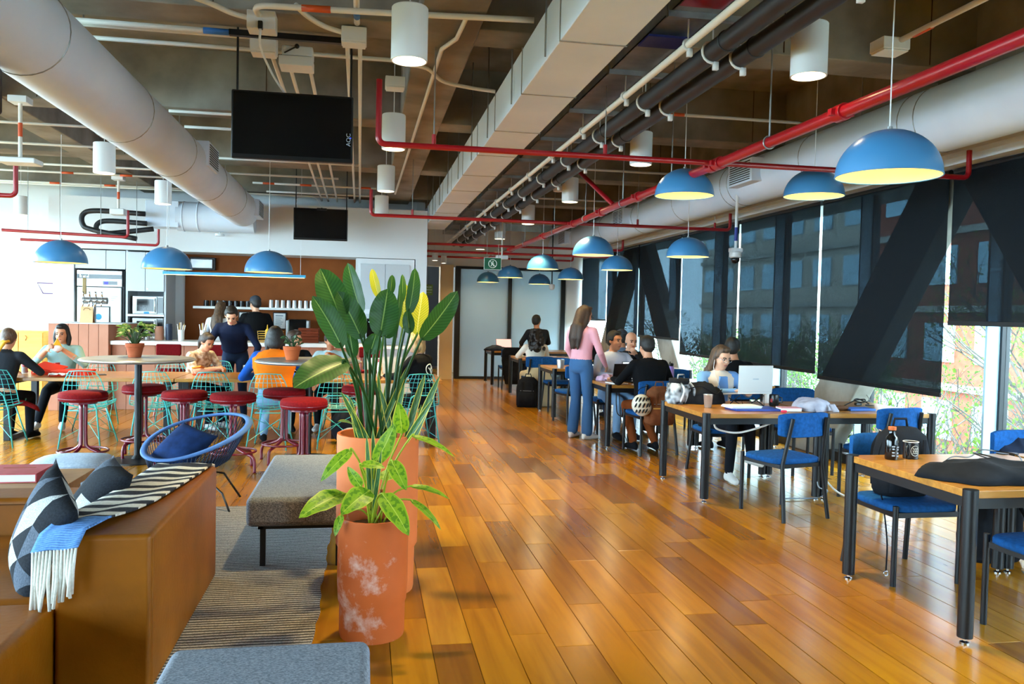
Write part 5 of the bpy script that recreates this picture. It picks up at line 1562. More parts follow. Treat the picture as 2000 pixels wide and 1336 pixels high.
SN = [(-0.010, 4.550, 0.925), (0.073, 4.500, 0.915), (0.231, 4.620, 0.897), (0.177, 4.700, 0.892), (0.256, 4.550, 0.907), (0.198, 4.500, 0.915), (0.144, 4.550, 0.908), (0.104, 4.650, 0.894), (0.293, 4.600, 0.900), (0.055, 4.600, 0.901), (0.174, 4.600, 0.900), (0.119, 4.700, 0.892), (0.018, 4.500, 0.932)]
ST = [(-0.069, 4.500, 1.082), (-0.110, 4.400, 1.120), (0.339, 4.600, 1.203), (0.203, 4.750, 1.223), (0.411, 4.500, 1.200), (0.371, 4.400, 1.089), (0.221, 4.500, 1.162), (0.135, 4.700, 1.167), (0.316, 4.550, 1.038), (0.247, 4.600, 1.262), (0.091, 4.600, 1.124), (0.081, 4.750, 1.204), (-0.061, 4.400, 1.033)]
for k, (b_, q_) in enumerate(zip(SN, ST)):
    add_leaf(t, 'snake_leaf', L((b_[0], b_[1], .78)), L(q_), snake[k][2] * .9, .25, .35, (rr.uniform(-.5, .5), -1, .2), 0, 'snake_leaf', n=8)
add_leaf(t, 'snake_leaf', L((-0.036, 4.450, 0.903)), L((-0.123, 4.360, 0.971)), .02, 1.4, .3, (0, -.5, 1), 0, 'snake_leaf', n=8)

# smaller plant in the stained pot
QX, QY = .058, 3.97
t = thing('potted_plant', 'leafy light green plant in the smaller white stained clay pot', 'plant', (QX, QY, 0))
tall_pot(t, .152, .168, .575, 'clay_stained', 1)
def L(p): return (p[0] - QX, p[1] - QY, p[2])
cal = [((-0.077, 3.900, 0.697), (-0.264, 3.720, 0.635), .06, (.1, -.6, 1)), ((0.037, 3.850, 0.720), (-0.085, 3.720, 0.647), .06, (0, -.8, .8)), ((0.093, 3.820, 0.712), (0.207, 3.700, 0.552), .055, (.2, -.9, .7)), ((-0.047, 3.950, 0.896), (-0.181, 3.900, 0.764), .034, (.1, -.7, .8)),
       ((0.062, 3.950, 0.829), (0.150, 3.980, 1.009), .045, (.3, -1, .2)), ((0.191, 4.050, 0.956), (0.171, 4.000, 1.111), .04, (0, -1, .3)), ((0.135, 3.900, 0.850), (0.201, 3.820, 0.731), .04, (.1, -1, .4)), ((0.232, 3.980, 0.954), (0.430, 3.950, 0.860), .024, (.2, -.5, 1)),
       ((0.225, 3.920, 0.722), (0.406, 3.900, 0.664), .022, (.2, -.5, 1)), ((0.224, 3.880, 0.667), (0.364, 3.840, 0.536), .022, (.3, -.6, .8)), ((-0.010, 3.900, 0.832), (0.101, 3.850, 0.825), .03, (0, -.6, 1)), ((-0.001, 3.880, 0.729), (-0.064, 3.900, 0.820), .028, (-.3, -1, .3)),
       ((-0.088, 3.860, 0.607), (-0.116, 3.820, 0.521), .022, (-.5, -1, .2)), ((0.082, 4.050, 0.734), (0.209, 4.100, 0.748), .04, (0, -.6, 1)), ((0.013, 4.050, 0.723), (0.094, 4.100, 0.801), .035, (0, -.8, .7))]
for k, (b_, q_, W, up) in enumerate(cal):
    b_, q_ = L(b_), L(q_)
    add_leaf(t, 'calathea', b_, q_, W, .7 if k in (3, 7, 8, 9) else .5, .25, up, 0, wave=.06, n=10, basew=.4)
    B = Vector(b_); f = Vector((.03 * math.cos(k * 2.1), .03 * math.sin(k * 2.1), .5))
    d = (Vector(q_) - B).normalized()
    MB().tube(bez([f, f.lerp(B, .5) + Vector((0, 0, .06 if B.z > .6 else .08)), B, B + d * .02], 6), .0045, 6).build('stalk', 'calathea', t, smooth=True)
for x0, x1 in (((722, 1000), (714, 868)), ((742, 1000), (700, 800)), ((736, 1000), (740, 840))):
    pass
for b_, q_, W in (((0.044, 3.950, 0.587), (0.019, 3.950, 0.965), .014), ((0.064, 3.970, 0.582), (0.048, 3.980, 0.997), .014), ((0.053, 3.920, 0.594), (0.089, 3.900, 0.899), .013)):
    add_leaf(t, 'snake_leaf', L(b_), L(q_), W, .15, .4, (0, -1, .2), 0, 'snake_leaf', n=8)
MB().tube(bez([(.0, .0, .5), (.03, .0, .6), (.035, -.01, .7)], 6), .007, 6).build('woody_stem', 'niche_brown', t, smooth=True)

# ================================================================ work tables by the windows
def work_table():
    t = thing('work_table', 'x', 'table')
    MB().box(-.527, .527, -.502, .502, .712, .75).build('top', 'table_wood_across', t, bevel=.003)
    ap = MB().box(-.5, .5, -.495, -.475, .66, .712).box(-.5, .5, .475, .495, .66, .712).box(-.52, -.5, -.48, .48, .66, .712).box(.5, .52, -.48, .48, .66, .712)
    ap.build('apron', 'black_metal', t)
    for sx in (-1, 1):
        for sy in (-1, 1):
            l = MB().cyl((sx * .515, sy * .49, .03), (sx * .515, sy * .49, .755), .036, n=20).build('leg', 'black_metal', t, angle=40)
            MB().lathe([(.0, 0), (.022, 0), (.022, .006), (.008, .012), (.008, .031)], 12, (sx * .515, sy * .49, 0)).build('foot', 'chrome', l, angle=40)
    return t
w0, used = work_table(), []
ROWS = [(3.425, 3.98), (3.37, 6.98), (3.34, 9.7), (3.31, 12.35), (3.30, 15.02), (3.22, 17.75)]
RL = ['nearest the camera, with the black jacket', 'with the silver laptop', 'with the man in the black sweater', 'with the steel cup, behind the woman in pink', 'beside the black rucksack on the floor', 'furthest back, before the frosted glass']
for i, (x, y) in enumerate(ROWS):
    place(w0, used, (x, y, 0), 0, 'wooden work table on the aisle side, ' + RL[i], 'wooden work tables')
    place(w0, used, (x + 1.1, y, 0), 0, 'wooden work table on the window side, ' + ORD[i] + ' row from the camera', 'wooden work tables')

def blue_chair():
    t = thing('blue_chair', 'x', 'chair')
    seat = MB()
    seat.loft([[(x * k, y * k + .0, z) for x, y, _ in sq(.235, 0, 36, 5)] for k, z in ((.93, .43), (1, .44), (1, .465), (.95, .475), (.5, .48), (.02, .481))])
    seat.build('seat', 'chair_blue', t, smooth=True)
    b = MB()
    def bk(u, s):
        return (u * .24, -.265 + .045 * u * u + s, 0)
    rings = []
    for i in range(13):
        u = -1 + i / 6
        e = 1 - abs(u) ** 6 * .16
        x, y, _ = bk(u, 0)
        hh = .095 * e
        rings.append([(x, y - .018, .745 - hh), (x, y + .016, .745 - hh), (x, y + .022, .745 - hh + .015), (x, y + .022, .745 + hh - .015), (x, y + .012, .745 + hh), (x, y - .02, .745 + hh)])
    b.loft(rings).build('backrest', 'chair_blue', t, bevel=.008)
    for s in (-1, 1):
        MB().cyl((s * .215, .215, 0), (s * .215, .215, .475), .0165, n=12).build('leg', 'black_metal', t, angle=40)
        MB().tube([(s * .225, -.285, 0), (s * .2, -.225, .43), (s * .17, -.29, .80)], .0165, 12).build('leg', 'black_metal', t, angle=40)
        MB().box(s * .207 - .011, s * .207 + .011, -.22, .215, .405, .435).build('side_rail', 'black_metal', t)
    for yy in (-.21, .21):
        MB().box(-.2, .2, yy - .011, yy + .011, .405, .435).build('cross_rail', 'black_metal', t)
    return t
b0, used = blue_chair(), []
CH = [((3.33, 6.08), .25, 'blue chair in the open, drawn back from the table with the silver laptop'), ((4.42, 6.42), .2, 'blue chair with a pale cloth on its seat'), ((3.31, 4.52), PI, 'blue chair with the black backpack on its seat'),
      ((3.42, 3.50), .05, 'blue chair at the near corner, cut off by the frame'), ((3.52, 7.66), PI, 'blue chair under the woman with the silver laptop'), ((3.25, 8.99), .1, 'blue chair with the brown backpack hung on it'),
      ((4.42, 4.62), PI, 'blue chair with a dark jacket heaped on its back'), ((4.45, 7.72), PI, 'blue chair behind the grey hoodie'), ((4.25, 8.85), 0, 'blue chair under the dark haired man behind the laptop woman'), ((3.2, 10.4), PI, 'blue chair under the man in the pale blue shirt'),
      ((3.0, 11.5), .2, 'empty blue chair beside the woman in pink'), ((3.78, 11.55), 0, 'blue chair under the man in the grey shirt and cap'), ((3.15, 13.05), PI, 'blue chair across the table with the steel cup'), ((2.95, 13.85), 0, 'blue chair under the curly haired woman'),
      ((3.0, 16.7), 0, 'blue chair with a black jacket draped over it'), ((3.75, 10.7), PI, 'blue chair under the bald man'), ((4.2, 9.0 + 1.5), PI, 'blue chair beside the bald man')]
for (x, y), rz, lab in CH:
    place(b0, used, (x, y, 0), rz, lab, 'blue chairs at the work tables')

Z7 = .7512
def cloth_blob(name, label, cat, loc, r, m, seed, parts=5, rz=0, flat=.55):
    """a heap of soft cloth: a mound with an uneven outline and folds running through it"""
    t = thing(name, label, cat, loc, rz)
    rr = random.Random(seed)
    fold = [(rr.uniform(-9, 9), rr.uniform(-9, 9), rr.uniform(0, 6), rr.uniform(.5, 1)) for _ in range(parts)]
    out = [(k, rr.uniform(0, 6), rr.uniform(.05, .16) / (1 + k * .25)) for k in (2, 3, 5, 7, 11)]
    nr, na = 18, 64
    vs, fs = [], []
    for i in range(nr + 1):
        q = i / nr
        for j in range(na):
            a = 2 * PI * j / na
            R = 1 + sum(am * math.sin(k * a + ph) for k, ph, am in out)
            x, y = r[0] * q * R * math.cos(a), r[1] * q * R * math.sin(a)
            e = max(0, 1 - q ** 2.6) ** .55
            f = sum(am * (1 - abs(math.sin(kx * x / r[0] * .5 + ky * y / r[1] * .35 + ph)) ** .7) for kx, ky, ph, am in fold) / parts
            vs.append((x, y, .004 + r[2] * e * (.5 + 1.0 * f)))
    for i in range(nr):
        for j in range(na):
            fs.append((i * na + j, (i + 1) * na + j, (i + 1) * na + (j + 1) % na, i * na + (j + 1) % na))
    o = len(vs)
    vs += [(v[0] * .97, v[1] * .97, 0) for v in vs[nr * na:]]
    fs += [(nr * na + j, o + j, o + (j + 1) % na, nr * na + (j + 1) % na) for j in range(na)]
    fs.append(tuple(o + j for j in range(na - 1, -1, -1)))
    MB().add(vs, fs).build('cloth', m, t, smooth=True)
    return t
skin_jobs = []

# ---- things on the nearest table
t = thing('drink_bottle', 'black glass bottle with an orange cap on the nearest table', 'bottle', (3.07, 4.33, Z7))
MB().lathe([(.034, 0), (.037, .006), (.037, .11), (.03, .132), (.02, .145), (.02, .168), (.022, .17), (.022, .176), (.0, .176)], 24).build('glass', 'black_gloss', t, angle=40)
MB().lathe([(.0215, .172), (.0225, .174), (.0225, .192), (0, .194)], 24).build('cap', mat('cap_orange', '#C0622C', .5), t, angle=40)
for k, (z, w) in enumerate(((.075, .03), (.06, .022), (.04, .026), (.022, .03))):
    MB().box(-.012 - w * .3, -.012 + w * .3, -.0378, -.034, z, z + .008).build('label_print', 'print_grey', t)
    MB().box(.015 - w * .15, .015 + w * .25, -.0355, -.031, z - .004, z + .004).build('label_print', 'print_grey', t)
t = thing('mug', 'black enamel mug with white lettering on the nearest table', 'mug', (3.21, 4.35, Z7), .6)
MB().lathe([(.042, 0), (.043, .004), (.043, .098), (.041, .1), (.039, .098), (.039, .008), (0, .008)], 28).build('cup', 'mug_black', t, angle=40)
MB().tube([(.043 * math.cos(2 * PI * k / 28), .043 * math.sin(2 * PI * k / 28), .1) for k in range(28)], .0022, 6, closed=True).build('white_lip', 'worktop_white', t, smooth=True)
MB().tube([(-.04, 0, .08), (-.068, 0, .078), (-.074, 0, .05), (-.062, 0, .026), (-.04, 0, .022)], .005, 8).build('handle', 'mug_black', t, smooth=True)
def on_cyl(pts, r, a0):
    return [(r * math.sin(a0 + u / r), -r * math.cos(a0 + u / r), z) for u, z in pts]
MB().tube(on_cyl([(.026 * math.cos(2 * PI * k / 20), .05 + .03 * math.sin(2 * PI * k / 20)) for k in range(20)], .0436, -.6), .0009, 4, closed=True).build('badge_ring', 'sign_white', t)
for z in (.062, .05, .038):
    MB().tube(on_cyl([(-.016 + .004 * k, z + .004 * math.sin(k * 2.1 + z * 300)) for k in range(9)], .0438, -.6), .0011, 4).build('badge_script', 'sign_white', t)
t = cloth_blob('jacket', 'black jacket spread over the edge of the nearest table', 'jacket', (3.25, 3.76, Z7), (.38, .22, .12), mat('black_cloth', '#14161B', .9, col2='#1D2026', scale=9), 4, 7, -.12)
t = thing('cable', 'loops of thin black cable on the nearest table', 'cable', (0, 0, Z7))
MB().tube(bez([(3.12, 4.0, .01), (3.25, 4.05, .06), (3.4, 4.1, .05), (3.55, 4.2, .07), (3.72, 4.3, .05), (3.8, 4.2, .04), (3.6, 3.95, .035), (3.45, 3.9, .05), (3.4, 4.05, .075), (3.5, 4.15, .06), (3.62, 4.0, .03), (3.7, 3.9, .005)], 8), .004, 6).build('cord', 'black_plastic', t, smooth=True)
t = thing('tablet', 'pale blue grey tablet lying on the nearest table', 'tablet', (3.72, 3.9, Z7), .3)
MB().box(-.15, .15, -.11, .11, 0, .008).build('body', mat('tablet_grey', '#8FA3BC', .25), t, bevel=.004)
MB().box(-.14, .14, -.1, .1, .008, .0085).build('screen', 'tablet_grey', t)
t = thing('backpack', 'black backpack standing on the blue chair behind the nearest table', 'backpack', (3.33, 4.60, .482), PI)
def backpack(t, m, w=.17, d=.11, h=.42, seed=1):
    b = MB()
    b.loft([[(x * kx, y * ky, z) for x, y, _ in sq(1, 0, 28, 3)] for kx, ky, z in ((w * .9, d * .9, 0), (w, d, .03), (w * 1.02, d * 1.05, h * .3), (w * .98, d, h * .65), (w * .85, d * .85, h * .88), (w * .5, d * .5, h), (.01, .01, h * 1.01))])
    b.build('body', m, t, smooth=True)
    p = MB()
    p.loft([[(x * kx, d * .75 + y * ky, z) for x, y, _ in sq(1, 0, 24, 3)] for kx, ky, z in ((w * .78, d * .45, h * .06), (w * .8, d * .5, h * .3), (w * .75, d * .45, h * .48), (w * .6, d * .3, h * .53))])
    p.build('front_pocket', m, t, smooth=True)
    MB().tube([(-.05, -.02, h), (-.04, -.02, h + .05), (.04, -.02, h + .05), (.05, -.02, h)], .008, 6).build('grab_loop', m, t, smooth=True)
    for s in (-1, 1):
        MB().tube(bez([(s * w * .5, -d * .8, h * .9), (s * w * .6, -d * 1.35, h * .6), (s * w * .7, -d * 1.0, h * .1)], 6), .014, 6, sq=.4).build('shoulder_strap', m, t, smooth=True)
    MB().tube([(-w * .6, d * 1.02, h * .56), (w * .6, d * 1.02, h * .56)], .003, 5).build('zip', 'print_grey', t)
    MB().tube(bez([(-w * .98, 0, h * .25), (-w * .95, .02, h * .7), (-w * .45, .02, h * .97), (w * .45, .02, h * .97), (w * .95, .02, h * .7), (w * .98, 0, h * .25)], 6), .007, 6).build('seam_piping', m, t, smooth=True)
    for s in (-1, 1):
        MB().box(s * w * .45 - .012, s * w * .45 + .012, d * .98, d * 1.06, h * .5, h * .85).build('webbing', m, t, bevel=.003)
backpack(t, 'black_cloth')
MB().tube(bez([(.2, .1, .02), (.22, .16, -.05), (.21, .19, -.25), (.21, .19, -.42)], 6), .005, 5).build('hanging_strap', 'black_cloth', t, smooth=True)
ring(MB(), (.21, .19, -.44), .014, .004).build('strap_ring', 'chrome', t, smooth=True)
cloth_blob('jacket', 'dark navy jacket heaped on the chair back at the frame edge', 'jacket', (4.45, 4.88, .56), (.23, .13, .30), mat('navy_jacket', '#171C2B', .9, col2='#20283C', scale=10), 9, 6)
t = thing('floor_bag', 'dark bag on the floor under the window side of the nearest table', 'bag', (4.12, 4.75, 0))
backpack(t, 'black_cloth', .2, .13, .45)

# ---- things on the second table
t = thing('steel_cup', 'brushed steel cup at the corner by the black bag', 'cup', (3.06, 6.93, Z7))
MB().lathe([(.03, 0), (.032, .003), (.042, .115), (.044, .118), (.042, .12), (.039, .112), (.03, .006), (0, .006)], 28).build('cup', 'steel', t, angle=40)
t = thing('folder', 'dark blue folder beneath the white papers', 'folder', (3.42, 6.78, Z7), -.03)
MB().box(-.21, .21, -.13, .13, 0, .018).build('cover', mat('folder_blue', '#1E3F9E', .5), t, bevel=.003)
t = thing('papers', 'white papers on the dark blue folder', 'papers', (3.32, 6.80, Z7 + .019), .05)
for k in range(4):
    MB().box(-.15 + .004 * k, .14 + .004 * k, -.1, .1 - .003 * k, .005 * k, .005 * k + .004).build('sheet', 'paper', t)
def laptop(label, loc, rz, m, angle=1.9, w=.33, d=.23, screen=None, stand=0, print_mark=None):
    t = thing('laptop', label, 'laptop', loc, rz)          # the keyboard side looks along +Y, the lid stands at -Y
    if stand:
        for s in (-1, 1):
            MB().tube([(s * w * .32, d * .4, .006), (s * w * .36, -d * .3, stand), (s * w * .3, -d * .45, .006), (s * w * .36, d * .4, stand * .6)], .005, 6).build('stand_leg', 'black_metal', t, smooth=True)
        MB().tube([(-w * .3, -d * .45, .006), (w * .3, -d * .45, .006)], .005, 6).build('stand_bar', 'black_metal', t)
    rot_ = Matrix.Translation((0, 0, stand + .004)) @ Matrix.Rotation(-.12 if stand else 0, 4, 'X')
    MB().box(-w / 2, w / 2, -d / 2, d / 2, 0, .014, rot_).build('base', m, t, bevel=.003)
    kb = MB()
    for r_ in range(4):
        for c_ in range(11):
            x0 = -w * .42 + c_ * w * .077; y0 = -d * .3 + r_ * .026
            kb.box(x0, x0 + w * .066, y0, y0 + .021, .014, .0155, rot_)
    tag(kb.build('keys', 'black_plastic', t), kind='stuff')
    lm = rot_ @ Matrix.Translation((0, -d / 2, .012)) @ Matrix.Rotation(angle - PI / 2, 4, 'X')
    lid = MB().box(-w / 2, w / 2, -.006, .002, 0, d, lm).build('lid', m, t, bevel=.003)
    MB().box(-w / 2 + .008, w / 2 - .008, .002, .003, .012, d - .008, lm).build('screen', screen or 'dark_screen', lid)
    if print_mark:
        for q_ in range(6):
            MB().box(-.03 + .0105 * q_, -.022 + .0105 * q_, -.0072, -.0062, d * .5 - .006, d * .5 + .006, lm).build('maker_mark', 'print_grey', lid)
    return t
mat('laptop_silver', '#B4B1AE', .4, .5)
mat('screen_white', '#E8EDF2', .4, emit=.9, ecol='#E8EDF2')
mat('screen_pink', '#E8B9B9', .4, emit=.8, ecol='#EDB8B4')
laptop('open silver laptop raised on a black stand in front of the woman', (3.53, 7.12, Z7), .12, 'laptop_silver', 1.72, .36, .25, stand=.1, print_mark=True)
t = cloth_blob('shoulder_bag', 'slumped black bag on the table behind the steel cup', 'bag', (3.14, 7.3, Z7), (.24, .13, .24), 'black_cloth', 21, 6)
MB().tube(bez([(-.18, -.05, .12), (-.05, -.12, .17), (.1, -.12, .1), (.2, -.04, .13)], 6), .006, 6).build('strap', 'black_cloth', t, smooth=True)
t = thing('backpack', 'black and white leaf patterned backpack beside the black bag', 'backpack', (2.92, 7.28, Z7), .5)
mat('leaf_print', '#C9D3DC', .8, col2='#171B22', scale=16, detail=1)
backpack(t, 'leaf_print', .12, .09, .22)
MB().loft([[(x * .1, y * .08, z) for x, y, _ in sq(1, 0, 20, 3)] for z in (.15, .2, .235)]).build('top_flap', 'black_cloth', t, smooth=True)
ring(MB(), (.0, .1, .2), .022, .006).build('blue_badge', 'print_blue', t, smooth=True)
t = thing('mug', 'black mug with a red print beside the hoodie', 'mug', (3.78, 7.08, Z7), 2.6)
MB().lathe([(.04, 0), (.044, .01), (.044, .1), (.042, .105), (.038, .1), (.037, .01), (0, .01)], 24).build('cup', 'mug_black', t, angle=40)
MB().tube([(-.04, 0, .085), (-.07, 0, .08), (-.072, 0, .035), (-.04, 0, .025)], .006, 8).build('handle', 'mug_black', t, smooth=True)
MB().box(.01, .03, .03, .0445, .035, .07).build('red_print', 'red_pipe', t, bevel=.002)
t = thing('drink_bottle', 'small white bottle behind the silver laptop', 'bottle', (3.82, 7.3, Z7))
MB().lathe([(.03, 0), (.034, .01), (.032, .1), (.014, .13), (.014, .15), (0, .152)], 20).build('bottle', 'worktop_white', t, angle=40)
MB().lathe([(.016, .14), (.016, .16), (0, .162)], 16).build('cap', 'grey_paint', t, angle=40)
t = thing('notebook', 'pink covered notebook beside the red eraser', 'notebook', (3.71, 6.68, Z7), -.1)
MB().box(-.09, .09, -.065, .065, .003, .028).build('pages', 'paper', t)
MB().box(-.092, .092, -.067, .067, .028, .034).build('cover', mat('soft_pink', '#DDA0A8', .6), t, bevel=.002)
t = thing('eraser', 'small bright red eraser beside the folder', 'eraser', (3.6, 6.56, Z7))
MB().box(-.022, .022, -.014, .014, 0, .02).build('block', mat('hot_red', '#D81840', .5), t, bevel=.004)
t = cloth_blob('hoodie', 'folded pale grey hoodie lying at the seam of the two tables', 'hoodie', (3.98, 6.76, Z7), (.19, .15, .14), mat('hoodie_grey', '#B9B9C6', .95, col2='#A2A2B2', scale=12), 31, 9)
for xx in (-.04, .12):
    MB().grid(lambda u, v: (xx - .025 + .05 * u, -.12 - .08 * v, .06 - .055 * v), 4, 4).build('sleeve_end', 'hoodie_grey', t, solid=.02, smooth=True)
t = thing('pencil_case', 'brown pencil case near the hoodie', 'pencil case', (4.22, 6.72, Z7), .1)
MB().tube([(-.1, 0, .02), (-.08, 0, .022), (.08, 0, .022), (.1, 0, .02)], [.01, .022, .022, .01], 10).build('pouch', mat('case_brown', '#5A3A24', .7), t, smooth=True)
t = thing('notebook', 'blue notebook near the window end of the second row', 'notebook', (4.43, 6.75, Z7), .05)
MB().box(-.13, .13, -.08, .08, 0, .02).build('cover', mat('book_blue', '#2A5FB0', .5), t, bevel=.003)
MB().box(-.128, .131, -.078, .078, .004, .016).build('pages', 'paper', t)
t = thing('cable', 'tangled black charging cable near the window', 'cable', (4.66, 7.1, Z7))
MB().tube(bez([(-.2, -.08, .006), (-.1, -.02, .03), (0, .03, .05), (.07, 0, .06), (.02, -.05, .035), (-.04, 0, .05), (.03, .05, .06), (.1, -.02, .02), (.04, -.06, .012), (.14, -.04, .006)], 6), .006, 6).build('cord', 'black_plastic', t, smooth=True)
MB().box(-.03, .03, -.02, .02, .003, .03).build('charger', 'black_plastic', t, bevel=.006)
t = thing('power_cable', 'white power cable sagging below the second table', 'cable', (0, 0, 0))
MB().tube(bez([(2.98, 6.62, .66), (3.02, 6.62, .6), (3.2, 6.64, .565), (3.4, 6.66, .6), (3.6, 6.7, .655)], 8), .009, 8).build('cord', 'worktop_white', t, smooth=True)
t = thing('power_cable', 'white power cable dropping from the table seam to the floor', 'cable', (0, 0, 0))
MB().tube(bez([(4.02, 6.6, .7), (4.03, 6.58, .45), (4.0, 6.62, .25), (4.1, 6.5, .06), (4.3, 6.35, .012), (4.6, 6.45, .012), (4.85, 6.6, .012)], 8), .008, 8).build('cord', 'worktop_white', t, smooth=True)
MB().tube(bez([(3.98, 6.62, .7), (3.97, 6.6, .4), (3.9, 6.5, .2), (3.86, 6.4, .13), (3.93, 6.38, .1), (3.9, 6.48, .02), (3.6, 6.5, .012)], 8), .005, 6).build('thin_cord', 'print_grey', t, smooth=True)
cloth_blob('cloth', 'pale pinkish cloth on the seat of the further blue chair', 'cloth', (4.42, 6.45, .482), (.17, .13, .1), mat('pale_pink_cloth', '#D3C6C6', .9), 41, 5)

# ---- third row
t = laptop('open laptop with a white document on screen before the man in black', (3.34, 9.62, Z7), PI + .1, 'black_plastic', 1.8, .32, .23, screen='screen_white')
MB().box(.0, .06, .0032, .0042, .07, .17, Matrix.Translation((0, 0, .004)) @ Matrix.Translation((0, -.115, .012)) @ Matrix.Rotation(1.8 - PI / 2, 4, 'X')).build('photo_on_screen', 'niche_brown', t)
laptop('black laptop seen from behind, before the man in the pale blue shirt', (3.1, 9.78, Z7), .35, 'black_plastic', 1.75, .3, .21)
t = thing('notepad', 'open notepad at the table corner by the woman in pink', 'notepad', (2.98, 9.4, Z7), .2)
MB().box(-.09, .09, -.12, .12, 0, .012).build('pages', 'paper', t, bevel=.002)
MB().tube([(-.02, -.05, .016), (.08, .04, .018)], .004, 6).build('pen', 'mustard', t)
t = cloth_blob('scarf', 'pink lilac scarf on the table by the man in the pale blue shirt', 'scarf', (2.98, 9.85, Z7), (.12, .1, .09), mat('lilac_cloth', '#C9A9C6', .9), 51, 5)
t = thing('drinking_flask', 'lilac drinking flask with a black lid beside the man in black', 'bottle', (3.72, 9.55, Z7))
MB().lathe([(.036, 0), (.038, .01), (.038, .18), (.03, .205), (0, .205)], 24).build('flask', mat('lilac', '#9A7CCB', .4), t, angle=40)
MB().lathe([(.03, .205), (.032, .21), (.032, .235), (.02, .245), (0, .245)], 24).build('lid', 'black_plastic', t, angle=40)
MB().tube([(.0, .03, .225), (0, .055, .24), (0, .03, .255)], .006, 6).build('loop', 'black_plastic', t, smooth=True)
t = thing('backpack', 'brown backpack hanging on the back of the chair in the third row', 'backpack', (3.22, 8.58, .37), PI)
mat('brown_canvas', '#7A4A2E', .85, col2='#693D24', scale=18)
backpack(t, 'brown_canvas', .165, .1, .42)
MB().box(-.13, .13, .165, .172, .19, .2).build('pale_zip', 'light_wood', t)
t = thing('bike_helmet', 'white bike helmet with black vents hanging on the chair', 'helmet', (2.98, 8.50, .60))
H_ = MB(); H_.ell((0, 0, 0), (.105, .085, .115), 24); H_.ell((.02, .01, -.03), (.1, .085, .1), 20)
o = H_.build('shell', mat('helmet_white', '#D9D6C6', .35), t, smooth=True)
for k in range(5):
    for s in (-1, 0, 1):
        a, e = (k - 2) * .42, s * .55
        c = Vector((.106 * math.sin(a) * math.cos(e), -.087 * math.cos(a) * math.cos(e), .117 * math.sin(e)))
        MB().ell(c, (.011, .008, .03), 10, rot=Euler((0, .5, 0))).build('vent', 'black_plastic', t, smooth=True)
MB().tube(bez([(-.08, 0, .06), (0, .07, .16), (.1, .06, .2)], 6), .004, 6).build('strap', 'black_cloth', t, smooth=True)

# ---- further rows
t = thing('steel_cup', 'tall steel cup on the table behind the woman in pink', 'cup', (2.92, 12.0, Z7))
MB().lathe([(.045, 0), (.05, .004), (.06, .13), (.058, .134), (.05, .01), (0, .01)], 24).build('cup', 'steel', t, angle=40)
laptop('black laptop raised on a stand behind the woman in pink', (3.4, 12.4, Z7), .1, 'black_plastic', 1.8, .36, .24, stand=.1)
laptop('open laptop with a pinkish screen on the furthest table', (3.05, 17.6, Z7), PI + .15, 'black_plastic', 1.85, .36, .24, screen='screen_pink')
cloth_blob('jacket', 'dark jacket heaped on the furthest table', 'jacket', (2.8, 17.5, Z7), (.26, .18, .14), 'navy_jacket', 61, 6)
t = thing('water_glass', 'clear water glass on the furthest table', 'glass', (3.4, 17.5, Z7))
MB().lathe([(.03, 0), (.038, .13), (.036, .13), (.028, .006), (0, .006)], 18).build('glass', 'clear_plastic', t, angle=40)
t = thing('tablet', 'dark tablet on the table before the curly haired woman', 'tablet', (2.95, 14.75, Z7), .2)
MB().box(-.12, .12, -.09, .09, 0, .01).build('body', 'black_gloss', t, bevel=.003)
MB().box(-.11, .11, -.08, .08, .01, .0105).build('screen', 'dark_screen', t)
t = thing('jacket', 'black jacket draped over the chair at the furthest table', 'jacket', (3.0, 16.42, 0))
MB().loft([[(x * kx, y * ky + dy, z) for x, y, _ in sq(1, 0, 24, 3)] for kx, ky, dy, z in ((.16, .05, -.03, .12), (.2, .06, -.02, .3), (.24, .07, 0, .6), (.23, .06, 0, .8), (.18, .04, 0, .87))]).build('cloth', 'black_cloth', t, smooth=True)
t = thing('rucksack', 'black rucksack standing on the floor beside the curly haired woman', 'backpack', (2.72, 13.45, 0), PI - .3)
backpack(t, 'black_cloth', .19, .13, .5)
t = thing('power_cable', 'grey power cable hanging from the third table by the woman in pink', 'cable', (0, 0, 0))
MB().tube(bez([(2.95, 9.3, .7), (2.96, 9.32, .5), (3.0, 9.35, .38), (3.12, 9.3, .36), (3.2, 9.28, .5), (3.22, 9.28, .66)], 8), .006, 6).build('cord', 'black_plastic', t, smooth=True)
MB().tube(bez([(2.98, 9.3, .7), (3.02, 9.3, .3), (3.1, 9.28, .06), (3.16, 9.28, .012)], 8), .005, 6).build('thin_cord', 'black_plastic', t, smooth=True)

# ================================================================ people
mat('skin_a', '#C98F6E', .55); mat('skin_b', '#B97D5A', .55); mat('skin_c', '#D9A486', .55)
mat('eye_dark', '#1B1410', .3); mat('lip', '#A8584E', .5)
for nm, c in (('hair_black', '#15110F'), ('hair_brown', '#3A261A'), ('hair_dark', '#241913'), ('hair_blonde', '#C9A468'), ('hair_light', '#6E5138')):
    mat(nm, c, .5, col2='#%02x%02x%02x' % tuple(int(int(c[i:i + 2], 16) * .5) for i in (1, 3, 5)), scale=3, stretch=(22, 22, 2), bump=.5, bscale=12)

def cap_tube(b, pts, rr, n=12):
    """limb: a tapered tube with a ball at every joint"""
    b.tube(pts, rr, n)
    for p, r in zip(pts, rr):
        b.ell(p, (r, r, r), n)

